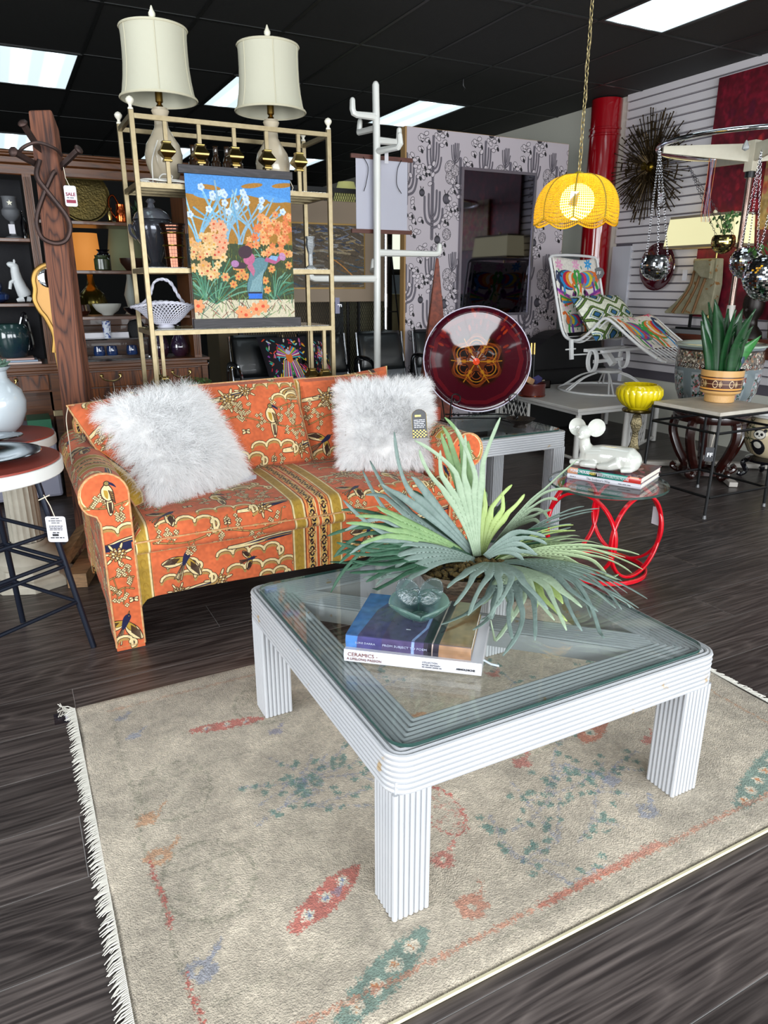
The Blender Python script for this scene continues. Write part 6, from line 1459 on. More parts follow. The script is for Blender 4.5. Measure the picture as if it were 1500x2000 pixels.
flatring(MB(),C0+Vector((0,0,.448)),.235,(1,0,0),(0,1,0),.014,.014).build('top_ring',REDT,rt,bevel=.003)
n=64; P=[(C0.x+.287*math.cos(2*PI*k/n),C0.y+.287*math.sin(2*PI*k/n)) for k in range(n)]
g=MB().add([(a,b,.469) for a,b in P],[tuple(range(n))]).add([(a,b,.457) for a,b in P],[tuple(range(n))[::-1]]).build('glass_top',GLASS,rt,smooth=False)
MB().add([(a,b,.457) for a,b in P]+[(a,b,.469) for a,b in P],[(i,(i+1)%n,n+(i+1)%n,n+i) for i in range(n)]).build('glass_edge',GLASSEDGE,g)
MB().box(2.795,2.797,2.37,2.42,.24,.33).tube([(2.79,2.40,.33),(2.78,2.41,.43)],.001,4).build('price_tag',PAPER,rt,smooth=False)
# books on it
def hcv():
    c=Cv(.34,.30,700,'5c3a48'); r=random.Random(3)
    for k in range(120): c.ell(r.uniform(0,.34),r.uniform(.05,.3),.03,.012,r.uniform(0,3),r.choice(['8a3040','3a3a5a','c05868','d8a8a0','2a2028','6a5a70']),al=.8)
    c.rect(0,.34,0,.045,'1f7a6c'); c.rect(0,.05,0,.045,'c08a6a'); c.poly([(.26,0),(.34,0),(.34,.045),(.285,.045)],'b8322c'); c.ell(.135,.022,.035,.02,0,'141414'); c.rect(.29,.33,.032,.045,'d89a78'); return c.image('house_book_cover')
t,L_=book('art_book','white-spined sculpture book, lower book on the red ring table','.' and (2.425,2.655),(2.585,2.325),.470,.024,.30,M('white_cover','e2e2e8',.25,coat=.3),M('page_block','d9d4c8',.8))
put(t,"The Sculptor's Way",.10,.008,.015,GRYI); smallprint(t,(.03,-.0048,.012),(0,0,0),.03,.004,GRYI,4); smallprint(t,(.29,-.0048,.012),(0,0,0),.06,.004,GRYI,5)
t,L_=book('art_book','teal-spined punk house photo book under the white ceramic animal','.' and (2.428,2.66),(2.583,2.325),.495,.030,.30,M('house_cover','ffffff',.2,img=hcv(),coat=.4),M('page_block','d9d4c8',.8))
put(t,'PUNK HOUSE',.018,.010,.020,PAPER,.8,bold=.0005); put(t,'ABBY',.115,.009,.018,M('yellow_ink','e0d060',.5),.8); put(t,'BANKS/THURSTON MOORE',.155,.007,.0185,PAPER,.68)
# white ceramic mouse-eared fawn
MCE=M('white_ceramic','c2c3bb',.08,coat=1,sub=.0)
t=thing('ceramic_animal','white glazed reclining animal with big round ears on the books of the red table','figurine',(2.55,2.52,.527))
d_=(Vector((2.583,2.325,0))-Vector((2.428,2.66,0))).normalized(); s_=Vector((-d_.y,d_.x,0)); A0=Vector((2.575,2.54,.527))
def mp(u,v,z): return A0+d_*u+s_*v+Vector((0,0,z))
m=MB()
m.tube([mp(-.10,.0,.05),mp(-.03,.0,.060),mp(.05,.0,.062),mp(.11,.0,.058),mp(.145,0,.048)],[.050,.056,.058,.062,.040],16)
m.sphere(mp(.105,0,.055),(.060,.062,.058),14,10); m.sphere(mp(-.10,0,.045),(.048,.05,.045),14,10)
m.tube([mp(-.10,0,.06),mp(-.125,-.005,.105),mp(-.128,-.010,.150)],[.044,.030,.026],14)
m.sphere(mp(-.125,-.02,.172),(.038,.038,.036),14,10); m.tube([mp(-.125,-.02,.165),mp(-.130,-.055,.152),mp(-.130,-.068,.150)],[.026,.015,.010],10)
for u,v in ((-.150,-.03),(-.09,-.045)): m.tube([mp(u+.05,v,.02),mp(u,v-.01,.018),mp(u-.03,v-.012,.016)],[.022,.018,.015],10)
m.tube([mp(.07,-.045,.045),mp(.03,-.060,.025),mp(-.03,-.062,.015)],[.034,.022,.013],10); m.tube([mp(.14,0,.03),mp(.13,-.05,.02),mp(.09,-.07,.015)],[.02,.016,.012],8)
o=m.build('body',MCE,t)
b=o.modifiers.new('r','REMESH'); b.mode='VOXEL'; b.voxel_size=.0045; b.use_smooth_shade=True
b=o.modifiers.new('s','SMOOTH'); b.iterations=8; b.factor=.6
vw=Vector((-.715,-.70,0)).normalized()
for s in (-1,1):
    e=Vector((.70,-.715,0))
    c=mp(-.120,-.004,.190)+e*s*.041+Vector((0,0,.004))
    nrm=(vw*.9+e*s*.35+Vector((0,0,.05))).normalized(); Mq=nrm.to_track_quat('Z','Y').to_matrix()
    MB().lathe([(0,-.012),(.020,-.009),(.036,.0),(.044,.010),(.045,.014),(.040,.010),(.020,-.003),(0,-.006)],c,28,M3=Mq).build('ear',MCE,t)
for s in (-1,1): MB().sphere(mp(-.125,-.045,.170)+Vector((.70,-.715,0))*s*.018,.004,8,6).build('eye',M('pale_eye','b8b0a0',.1),t)
# ---------------- white rattan display table ----------------
RT=M('cream_rattan','d8d6d2',.45,var=(8,.3,'b0aca4'))
t=thing('rattan_table','low cream rattan table with lattice sides and angled glass-smooth top under the white lounge chair','table',(4.6,4.9,0))
PT=[(3.94,4.25),(4.50,4.25),(5.28,4.62),(5.50,5.0),(5.50,5.50),(4.02,5.50)]
def plate(P,z0,z1): n=len(P); return MB().add([(a,b,z0) for a,b in P]+[(a,b,z1) for a,b in P],[tuple(range(n))[::-1],tuple(range(n,2*n))]+[(i,(i+1)%n,n+(i+1)%n,n+i) for i in range(n)])
plate(PT,.432,.460).build('top',RT,t,smooth=False,bevel=.006)
cen=Vector((4.7,4.9,0)); P2=[tuple((Vector((a,b,0))*.975+cen*.025)[:2]) for a,b in PT]
plate(P2,.405,.43).build('apron',RT,t,smooth=False,bevel=.004)
P3=[Vector((a,b,0)).lerp(cen,.06) for a,b in PT]
for p in P3: MB().tube([(p.x,p.y,.01),(p.x,p.y,.41)],.024,10).build('leg',RT,t)
for i in (5,1,0):
    a,b=P3[i],P3[(i+1)%6]
    MB().tube([a+Vector((0,0,.045)),b+Vector((0,0,.045))],.014,8).build('stretcher',RT,t)
def lattice(a,b,z0,z1,nm='lattice_panel'):
    m=MB(); L=(b-a).length; n=max(2,int(L/.055))
    for k in range(-4,n+1):
        for s in (1,-1):
            u0=k/n; du=s*(z1-z0)/L*.62
            if s<0: u0=k/n+ (z1-z0)/L*.62
            t0=0;t1=1; u1=u0+du
            if u0<0: t0=(0-u0)/du if du else 0
            if u0>1: t0=(1-u0)/du
            if u1>1: t1=(1-u0)/du
            if u1<0: t1=(0-u0)/du
            if t1>t0+.02: m.tube([a.lerp(b,u0+du*t0)+Vector((0,0,lerp(z0,z1,t0))),a.lerp(b,u0+du*t1)+Vector((0,0,lerp(z0,z1,t1)))],.0055,5)
    for uu in (0,1): q=a.lerp(b,uu); m.tube([q+Vector((0,0,z0-.0)),q+Vector((0,0,z1))],.014,6)
    return m.build(nm,RT,t)
A_,B_=P3[5],P3[0]
lattice(A_.lerp(B_,.05),A_.lerp(B_,.42),.05,.40); lattice(P3[1].lerp(P3[2],.12),P3[1].lerp(P3[2],.62),.05,.40); lattice(Vector((3.96,5.1,0)),Vector((3.96,4.6,0)),.05,.16)
# patterned rug beneath / behind
def kil():
    c=Cv(1.6,1.2,200,'5a1c20'); r=random.Random(2)
    for k in range(260): c.ell(r.uniform(0,1.6),r.uniform(0,1.2),.05,.014,r.choice([0,.5,-.5]),r.choice(['b4604a','2c2430','c8906a','7a2838','3a3050','a08a70']))
    return c.image('kilim')
o=MB().box(4.3,5.6,5.87,6.9,.0,.012).build('folded_rug',M('kilim','ffffff',.9,img=kil()),None,smooth=False,uv=lambda p,n:((p.x)/1.6,(p.y)/1.2)); tag(o,'dark red patterned rug on the floor behind the rattan table','rug')
# ---------------- white wire lounge chair ----------------
WW=M('white_wire_enamel','ececec',.35,coat=.3)
ch=thing('lounge_chair','white wire-frame outdoor lounge chair displayed on the cream rattan table','chair',(4.78,4.97,.462))
O=Vector((4.90,4.95,0)); F_=Vector((.212,-.979,0)); W_=Vector((.979,.212,0)); 
def q(a,b,z): return O+W_*a+F_*b+Vector((0,0,z))
MB().tube([q(.43*math.cos(2*PI*k/48),.43*math.sin(2*PI*k/48),.472) for k in range(48)],.010,8,closed=True).build('base_ring',WW,ch)
MB().lathe([(0,.625),(.12,.625),(.135,.635),(.12,.650),(.0,.665)],q(0,0,0),28).build('swivel_disc',WW,ch)
for k in range(6):
    a=R(20+60*k)
    m=MB()
    for da in (-.05,.05): m.tube(catmull([q(.08*math.cos(a),.08*math.sin(a),.635),q(.25*math.cos(a+da*.6),.25*math.sin(a+da*.6),.585),q(.42*math.cos(a+da),.42*math.sin(a+da),.475)],4),.0085,6)
    m.build('base_leg',WW,ch)
for s in (-1,1):
    m=MB()
    for o_ in (-.03,.0,.03): m.tube([q(s*.25+o_*.6,.045*math.cos(2*PI*k/22),.745+.095*math.sin(2*PI*k/22)) for k in range(22)],.0095,7,closed=True)
    m.build('spring_coil',WW,ch)
MB().bar(q(-.22,0,.735),q(.22,0,.735),.03,.03).bar(q(-.30,-.05,.835),q(.30,-.05,.835),.035,.028).bar(q(-.30,.12,.835),q(.30,.12,.835),.03,.025).bar(q(0,-.06,.83),q(0,.06,.70),.07,.05).build('under_frame',WW,ch,smooth=False,bevel=.003)
MB().bar(q(-.42,-.12,.93),q(-.42,-.10,.76),.035,.02).tube([q(-.50,-.11,.85),q(-.36,-.11,.85)],.007,6).tube([q(-.42,-.1,.80),q(-.05,-.02,.80)],.007,6).build('adjuster',WW,ch)
prof=[(-.46,1.62),(-.40,1.42),(-.33,1.18),(-.27,1.00),(-.20,.93),(-.08,.93),(.04,1.02),(.14,1.115),(.22,1.10),(.40,.98),(.56,.88),(.68,.82)]
pc=catmull([(b,z,0) for b,z in prof],4)
for a,nm in ((-.36,'side_rail'),(.36,'side_rail'),(-.30,'inner_rail'),(.30,'inner_rail')):
    MB().tube([q(a*(1-.04*(i/len(pc))),p.x,p.y-(0 if nm=='side_rail' else .02)) for i,p in enumerate(pc)],.0125 if nm=='side_rail' else .007,8).build(nm,WW,ch)
MB().tube(catmull([q(-.36,-.46,1.62),q(-.30,-.47,1.645),q(0,-.475,1.655),q(.30,-.47,1.645),q(.36,-.46,1.62)],4),.0125,8).build('top_rail',WW,ch)
MB().tube(catmull([q(-.345,.68,.82),q(-.30,.73,.795),q(0,.76,.785),q(.30,.73,.795),q(.345,.68,.82)],4),.0125,8).build('toe_rail',WW,ch)
w0=None
for i in range(1,len(pc)-1,1):
    p=pc[i]; 
    if i%2==0 or i<3: 
        if p.y<1.0 or p.x>.2: MB().tube([q(-.34,p.x,p.y-.01),q(.34,p.x,p.y-.01)],.0045,5).build('wire',WW,ch)
for k in range(12):
    a=-.31+.62*k/11; MB().tube([q(a,.40,.962),q(a*1.02,.745,.79)],.0055,5).build('wire',WW,ch)
for z,b in ((1.30,-.365),(1.08,-.30)): MB().tube([q(-.36,b,z),q(-.30,b,z-.02)],.005,5).build('wire',WW,ch)
def drape(ch,nm,i0,i1,wd,mat,lift=.012,wav=0,seed=1):
    sub_=pc[i0:i1]; n=len(sub_)-1
    def fn(u,v):
        t_=v*n; i=min(int(t_),n-1); p=sub_[i].lerp(sub_[i+1],t_-i); a=lerp(-wd,wd,u)
        ed=.012*math.sin(u*19+seed)*wav*(1 if v>.95 else 0)
        d=(sub_[min(i+1,n)]-sub_[i]); nn=Vector((d.y*-1,d.x,0)).normalized(); 
        return q(a,p.x+nn.x*0+ed,p.y+lift+.006*math.sin(u*7+v*5)-.03*(1-(2*u-1)**2)*.4)
    return MB().grid(fn,20,24).build(nm,mat,None,solid=.003)
EM=M('otomi_white','ffffff',.85,img=embro('e9e3da',7,animals=True))
o=drape(ch,'embroidered_textile',0,14,.33,EM); me=o.data
for d in me.uv_layers[0].data: d.uv=(d.uv[0]*.98,1-d.uv[1])
tag(o,'white cloth embroidered with colourful animals hung over the lounge chair back','textile')
o=drape(ch,'embroidered_textile',29,41,.32,EM,.016,1); 
for d in o.data.uv_layers[0].data: d.uv=(d.uv[0],.5*(1-d.uv[1]))
tag(o,'white embroidered animal cloth lying over the lounge chair footrest','textile')
def ikat():
    W=.6; c=Cv(.75,.45,500,'e4e6d4')
    for row in range(3):
        for k in range(-1,4):
            x=.25*k+(.125 if row%2 else 0); y=.02+.19*row
            for s,col in ((.155,'1a2418'),(.148,'5c7a34'),(.122,'141c18'),(.112,'e4e6d4'),(.085,'3a6a94'),(.075,'e4e6d4'),(.06,'4a6a2c'),(.048,'101818'),(.038,'2c6494')):
                P=cat2([(x-s*1.05,y),(x-s*.45,y+s*.40),(x,y+s*.62),(x+s*.45,y+s*.40),(x+s*1.05,y),(x+s*.45,y-s*.40),(x,y-s*.62),(x-s*.45,y-s*.40),(x-s*1.05,y)],3); c.poly(P,col)
    c.jitter(1.5,2,3); c.mottle(.08,5); return c.image('ikat')
m=pillow(MB(),q(-.37,.10,.93),q(.36,.10,.96),q(.36,-.20,1.30),q(-.36,-.22,1.30),.16,16,e=.35)
o=m.build('ikat_pillow',M('ikat_cloth','ffffff',.85,img=ikat()),None,off=q(0,-.1,.96)); tag(o,'green, blue and white wavy ikat bolster pillow on the lounge chair seat','pillow')
m=pillow(MB(),q(-.28,.10,.98),q(.30,.10,.98),q(.28,-.16,.955),q(-.28,-.16,.955),.09,10,e=.4)
o=m.build('rolled_cushion',M('cream_cushion','b9ae9a',.9,var=(20,.8,'8a7a64')),None,off=q(0,0,.94)); tag(o,'cream printed seat pad under the ikat pillow in the lounge chair','cushion')
t=thing('shop_tag','dark grey scalloped FF hang tag on the lounge chair back','tag',(5.02,4.90,1.56)); c_=q(.315,-.40,1.50)
Mq=Vector((-.6,-.8,0)).to_track_quat('Z','Y').to_matrix(); MB().lathe([(0,0),(.052,0),(.052,.003),(0,.003)],c_,24,M3=Mq,ru=lambda th,z:1+.06*math.cos(8*th)).build('card',M('charcoal_card','4a4a4c',.5),t,smooth=False)
o=text('FF',.045,M('tag_white','e8e8ec',.5),None,(0,0,0),(PI/2,0,R(-37)),align='CENTER'); o.parent=t; o.location=Vector(c_)-Vector(t.location)+Vector((-.005,-.008,-.015))
# things behind: black case, wooden tray, tin
o=MB().box(4.15,5.45,5.52,5.83,.0,.60).build('flat_case',M('black_case','101012',.5),None,smooth=False,bevel=.02); tag(o,'large low black case behind the rattan table','case')
m=MB().prism([(4.35+.55*k/10,.60+.36*math.sin(PI*(k/10)*.5+.0)) for k in range(11)]+[(5.35,.96),(5.45,.60)],5.56,5.8); o=m.build('black_cushioned_case',M('black_case','101012',.5),None,smooth=False); tag(o,'black rounded instrument case standing on the flat black case','case')
t=thing('desk_tray','dark wooden tray of small shells and cards left of the lounge chair','tray',(4.3,5.1,.46)); o=MB()
m=MB().box(4.04,4.54,5.30,5.31,.461,.53).box(4.04,4.54,5.44,5.45,.461,.53).box(4.04,4.05,5.30,5.45,.461,.53).box(4.53,4.54,5.30,5.45,.461,.53).box(4.04,4.54,5.30,5.45,.461,.47).build('tray',wood('dark_tray','241612','120a08','X',.4,2),t,smooth=False)
r=random.Random(3); m=MB()
for k in range(50): m.sphere((r.uniform(4.06,4.52),r.uniform(5.32,5.43),.525),(.012,.008,.007),6,4)
m.build('shells',M('shell','c8b8a0',.5),t,stuff=True)
TIN=M('oxblood_tin','5a2420',.3,coat=.4)
t=thing('round_tin','oxblood oval tin full of paper pieces just right of the ruby glass plate','tin',(3.99,5.0,.46))
cx_,cy2=4.06,4.98
MB().lathe([(0,.462),(.115,.462),(.115,.545),(.118,.55),(.118,.575),(.108,.575),(.105,.48),(0,.48)],(cx_,cy2,0),32).build('body',TIN,t); MB().tube([(cx_+.116*math.cos(2*PI*k/30),cy2+.116*math.sin(2*PI*k/30),.472) for k in range(30)],.004,5,closed=True).build('copper_band',COP,t)
MB().obox((cx_-.03,cy2,.60),(.09,.05,.05),(.4,.3,.5)).build('tan_paper',M('tan_paper','c79a70',.8),t,smooth=False); MB().obox((cx_+.05,cy2,.60),(.07,.05,.04),(.5,-.3,.1)).build('violet_paper',M('violet_paper','3c3868',.8),t,smooth=False)
t=thing('candle_snuffers','pair of tall black rods with gold tops beside the glass ball','rod',(4.2,5.3,.46))
for x in (4.17,4.205): MB().tube([(x,5.15,.461),(x,5.16,.80)],.010,8).build('rod',BLACKM,t); MB().tube([(x,5.16,.80),(x,5.165,.90)],.014,8).build('gold_top',BRASSD,t)
o=MB().sphere((4.10,5.18,.66),.07,18,12).build('glass_ball',M('teal_glass','284c50',.05,metal=.5,coat=1),None,off=(4.10,5.18,.59)); tag(o,'dark teal mirrored glass ball behind the edge of the ruby plate','ball')
# ---------------- yellow planter on brass stand ----------------
YEL=M('yellow_glaze','e0ca14',.12,coat=1,var=(10,.3,'b39a10'))
yc=Vector((3.80,3.52,.588))
o=MB().lathe([(0,0),(.07,0),(.075,.008),(.10,.02),(.135,.06),(.150,.10),(.146,.135),(.128,.158),(.112,.165),(.106,.162),(.118,.145),(.125,.10),(.09,.03),(0,.02)],yc,176,ru=lambda th,z:1+(.05*abs(math.sin(11*th))**.6 if .015<z<.155 else 0)).build('planter',YEL,None,off=yc); tag(o,'glossy yellow ribbed melon-shaped planter on a brass stand','planter')
t=thing('plant_stand','ornate antique brass stand under the yellow planter','stand',(3.80,3.52,0))
MB().lathe([(0,.565),(.10,.565),(.105,.575),(.10,.586),(0,.586)],(3.80,3.52,0),28).build('top_plate',BRASSD,t)
MB().lathe([(.0,.05),(.035,.05),(.05,.09),(.03,.14),(.022,.2),(.03,.28),(.045,.31),(.03,.34),(.022,.42),(.045,.48),(.03,.54),(0,.565)],(3.80,3.52,0),12,ru=lambda th,z:1+.15*math.cos(4*th)).build('stem',M('tarnished_brass','6a6048',.35,metal=.9,bump=(80,1)),t)
for k in range(3):
    a=R(30+120*k); MB().tube(catmull([(3.80+.03*math.cos(a),3.52+.03*math.sin(a),.10),(3.80+.12*math.cos(a),3.52+.12*math.sin(a),.09),(3.80+.17*math.cos(a),3.52+.17*math.sin(a),.012)],5),.014,8).build('foot',M('tarnished_brass','6a6048',.35,metal=.9,bump=(80,1)),t)
# ---------------- black iron table with stone top ----------------
t=thing('side_table','black iron side table with pale stone top and lower stretcher beside the red table','table',(4.02,3.09,0))
X0,X1,Y0,Y1=3.755,4.285,2.835,3.35
MB().box(X0,X1,Y0,Y1,.640,.664).build('stone_top',M('travertine','c8c2b6',.5,var=(10,.7,'8a8072'),bump=(60,.4)),t,smooth=False,bevel=.004)
m=MB()
for a,b in (((X0,Y0),(X1,Y0)),((X1,Y0),(X1,Y1)),((X1,Y1),(X0,Y1)),((X0,Y1),(X0,Y0))):
    for z,e in ((.632,0),(.535,.003),(.135,-.018)):
        cx_,cy3=(X0+X1)/2,(Y0+Y1)/2; f=lambda p:(p[0]+(p[0]-cx_)*(-e)*2,p[1]+(p[1]-cy3)*(-e)*2,z)
        MB().tube([f(a),f(b)],.0085,6).build('rail',BLACKM,t)
for x,y in ((X0,Y0),(X1,Y0),(X1,Y1),(X0,Y1)):
    sx,sy=(-1 if x==X0 else 1),(-1 if y==Y0 else 1)
    l=MB().tube([(x,y,.64),(x+sx*.02,y+sy*.005,.02)],.0095,8).build('leg',BLACKM,t); MB().lathe([(0,0),(.014,0),(.012,.012),(.010,.022),(0,.022)],(x+sx*.021,y+sy*.005,0),12).build('foot_cap',M('clear_cap','5a5a5c',.2),l)
t=thing('shop_tag','black FF hang tag on the leg of the black iron table','tag',(3.72,2.80,.30)); Mz=Matrix.Rotation(R(-38),3,'Z')
MB().obox((3.705,2.835,.415),(.050,.003,.085),Mz).build('card',M('black_card','15161c',.35),t,smooth=False); MB().tube([(3.72,2.83,.54),(3.71,2.835,.46)],.0012,4).build('string',M('cotton_string','d8cdb8',.8),t)
o=text('FF',.036,M('tag_white','e8e8ec',.5),None,(0,0,0),(PI/2,0,R(-38)),align='CENTER',bold=.0008); o.parent=t; o.location=Vector((3.703,2.831,.40))-Vector(t.location)
# snake plant
def potcv():
    c=Cv(1.0,.16,700,'c79a5e'); c.rect(0,1,.118,.124,'3a1c10'); c.rect(0,1,.112,.117,'d88a3c'); c.rect(0,1,.062,.108,'4a2418'); c.rect(0,1,.054,.060,'e09a44'); c.rect(0,1,.046,.052,'3a1c10')
    for k in range(8):
        x=.06+.125*k; c.line([(x-.06,.085),(x+.065,.085)],.0022,'e4c898')
        P=[(x+.018*math.cos(t_),.085+.019*math.sin(t_)) for t_ in [2*PI*i/14 for i in range(15)]]; c.line(P,.004,'e8d0a4')
        for q_,h in ((.032,.012),(.040,.018),(.048,.010)): c.line([(x+q_,.085-h),(x+q_,.085+h)],.0035,'e8d0a4')
    return c.image('stoneware_band')
t=thing('snake_plant','snake plant in a tan and brown banded pot on the black iron table','plant',(4.12,3.14,.666))
pc_=(4.12,3.14,.666)
m=MB().lathe([(.088,0),(.092,.004),(.092,.045),(.098,.052)],pc_,40); m.build('foot',M('tan_stoneware','c49a62',.5,bump=(90,.5)),t)
prof2=[(.098,.050),(.122,.063),(.127,.080),(.129,.14),(.131,.208)]; n=48; vs=[];uv=[]
for r_,z in prof2:
    for k in range(n+1): a=2*PI*k/n; vs.append((pc_[0]+r_*math.cos(a),pc_[1]+r_*math.sin(a),pc_[2]+z)); uv.append((k/n,(z-.026)/.183))
MB().add(vs,[(i*(n+1)+k,i*(n+1)+k+1,(i+1)*(n+1)+k+1,(i+1)*(n+1)+k) for i in range(4) for k in range(n)],uv).build('pot',M('banded_pot','ffffff',.35,img=potcv(),coat=.3),t)
MB().lathe([(.131,.208),(.123,.208),(.118,.18),(0,.18)],pc_,40).build('soil',M('soil','1c1410',.95),t)
SN=M('snake_leaf','1a4a24',.35,var=(26,.9,'0f3218'),stretch=(.6,.6,2.2),coat=.2); SN2=M('snake_leaf_light','3a8a3c',.35,var=(30,.8,'1f5a2c'),stretch=(.5,.5,2.5))
r=random.Random(12)
for k in range(21):
    a=r.random()*6.28; d=r.uniform(.0,.075); h=r.uniform(.24,.43) if k>2 else (.48,.46,.42)[k]; ln_=r.uniform(.02,.17)*(1 if k>2 else .8); w=r.uniform(.034,.046)
    b=Vector((4.12+d*math.cos(a),3.14+d*math.sin(a),.83)); tip=b+Vector((ln_*math.cos(a),ln_*math.sin(a),h)); sd=Vector((math.cos(R(-27)+r.uniform(-.7,.7)),math.sin(R(-27)+r.uniform(-.5,.5)),0)).normalized(); nr=(tip-b).cross(sd).normalized()
    def fn(u,v,b=b,tip=tip,sd=sd,nr=nr,w=w,a=a):
        p=b.lerp(tip,v)+Vector((math.cos(a),math.sin(a),0))*(-.03*math.sin(PI*v)); ww=w*(.55+.7*math.sin(PI*min(1,v*.75+.1)))*(1-v**5); tw=v*.5
        s=sd*math.cos(tw)+nr*math.sin(tw); return p+s*(2*u-1)*ww+nr*(abs(2*u-1)**2)*.012
    MB().grid(fn,6,12,uv=False).build('leaf',SN2 if k==4 else SN,t,solid=.004)
MB().tube([(4.17,3.07,.85),(4.18,3.05,.92)],.003,5).sphere((4.18,3.05,.935),(.018,.004,.025),10,6).build('peacock_feather',M('peacock','204a6a',.4,var=(80,.8,'5a4a2c')),t)
# ---------------- large painted fish bowl on scroll stand ----------------
def famille():
    c=Cv(2.4,.55,300,'6f7a7e'); r=random.Random(4)
    c.rect(0,2.4,.36,.50,'6a6258'); 
    for k in range(900): c.ell(r.uniform(0,2.4),r.uniform(.36,.50),.012,.006,r.uniform(0,3),r.choice(['2c2420','b8b0a0','7a3a30','d8d0c0','3a4a38','a07a5a']))
    for k in range(40): 
        x=.06*k; c.ell(x,.385,.020,.018,0,'1c1614'); c.ell(x,.385,.013,.012,0,'c8c4bc'); c.ell(x,.385,.006,.006,0,'1c1614')
    c.rect(0,2.4,.50,.515,'2a2420')
    for k in range(8):
        x=.3*k; c.rect(x+.02,x+.22,.05,.33,'8c9598')
        for q in range(110): c.ell(r.uniform(x+.03,x+.21),r.uniform(.06,.31),.016,.007,r.uniform(0,3),r.choice(['1c201e','3a4a38','5a5a58','c8ccd0','7a3a34','2a5a54','c08a90']))
    return c.image('famille_porcelain')
bc=Vector((4.60,3.55,0))
t=thing('fish_bowl','very large painted oriental porcelain fish bowl behind the black iron table','planter',(4.60,3.55,.53))
prof=[(.20,.53),(.24,.57),(.275,.66),(.292,.76),(.297,.88),(.288,.95),(.298,.975)]; n=56; vs=[];uv=[]
for r_,z in prof:
    for k in range(n+1): a=2*PI*k/n; vs.append((bc.x+r_*math.cos(a),bc.y+r_*math.sin(a),z)); uv.append((k/n,(z-.53)/.46))
MB().add(vs,[(i*(n+1)+k,i*(n+1)+k+1,(i+1)*(n+1)+k+1,(i+1)*(n+1)+k) for i in range(6) for k in range(n)],uv).build('body',M('famille_porcelain','ffffff',.2,img=famille(),coat=.6),t)
MB().lathe([(.298,.975),(.312,.98),(.312,.992),(.292,.997),(.275,.987),(.27,.85),(.24,.65),(0,.6)],bc,56).build('rim',M('celadon_rim','a8b4a8',.2,coat=.6,var=(6,.2,'8aa098')),t)
RW2=M('rosewood','2c0e0a',.2,coat=.5,var=(20,.6,'120604'))
t=thing('carved_stand','dark rosewood stand with scrolled legs under the large porcelain bowl','stand',(4.60,3.55,0))
MB().lathe([(0,.44),(.26,.44),(.27,.455),(.27,.50),(.25,.528),(0,.528)],bc,36).build('ring_top',RW2,t)
for k in range(5):
    a=R(190+72*k); f=lambda r_,z:bc+Vector((r_*math.cos(a),r_*math.sin(a),z))
    MB().tube(catmull([f(.20,.47),f(.25,.43),f(.26,.33),f(.21,.2),f(.15,.09),f(.17,.035),f(.21,.035),f(.235,.06),f(.215,.085)],5),[.035]*20+[.028]*8+[.02]*13,8).build('scroll_leg',RW2,t)
MB().lathe([(.11,.045),(.16,.04),(.16,.065),(.11,.07)],bc,30).build('base_ring',RW2,t)
# panda pot
t=thing('panda_planter','cream porcelain pot painted with pandas and bamboo at the right edge of the photo','planter',(4.98,3.30,.0))
def pan():
    c=Cv(1.2,.34,400,'c4b492'); r=random.Random(2)
    for k in range(5):
        x=.24*k+.10
        for q in range(3): c.line([(x-.08+.03*q,.02),(x-.09+.035*q,.30)],.004,'3a4a2c')
        for q in range(26): c.ell(x-.06+r.uniform(-.05,.06),r.uniform(.12,.31),.020,.004,r.uniform(-1.2,1.2),'2a3a20')
        c.ell(x+.04,.10,.055,.07,0,'15161a'); c.ell(x+.04,.12,.03,.03,0,'c8c4b8'); c.ell(x+.05,.21,.042,.038,0,'d8d4c8','15161a',.004)
        for dx in (-.016,.016): c.ell(x+.05+dx,.213,.010,.012,dx*20,'15161a')
        for dx in (-.035,.035): c.ell(x+.05+dx,.245,.014,.014,0,'15161a')
        c.ell(x+.05,.198,.006,.004,0,'15161a')
    return c.image('panda_print')
pb=Vector((4.98,3.30,0)); prof=[(.10,.17),(.15,.20),(.195,.29),(.20,.36),(.17,.43),(.155,.46)]; n=44; vs=[];uv=[]
for r_,z in prof:
    for k in range(n+1): a=2*PI*k/n; vs.append((pb.x+r_*math.cos(a),pb.y+r_*math.sin(a),z)); uv.append((k/n,(z-.17)/.30))
MB().add(vs,[(i*(n+1)+k,i*(n+1)+k+1,(i+1)*(n+1)+k+1,(i+1)*(n+1)+k) for i in range(5) for k in range(n)],uv).build('body',M('panda_porcelain','ffffff',.25,img=pan(),coat=.4),t)
MB().lathe([(.155,.46),(.185,.475),(.185,.487),(.15,.485),(.14,.44),(0,.4)],pb,40).build('rim',M('white_rim','c8c8c4',.3),t)
t=thing('pot_stand','small black carved stand with curled legs under the panda pot','stand',(4.98,3.30,0))
MB().lathe([(0,.13),(.15,.13),(.16,.15),(.13,.168),(0,.168)],pb,28).build('top',BLKG,t)
for k in range(4):
    a=R(225+90*k); f=lambda r_,z:pb+Vector((r_*math.cos(a),r_*math.sin(a),z)); MB().tube(catmull([f(.13,.14),f(.17,.11),f(.14,.05),f(.17,.018),f(.20,.03)],5),.018,8).build('leg',BLKG,t)
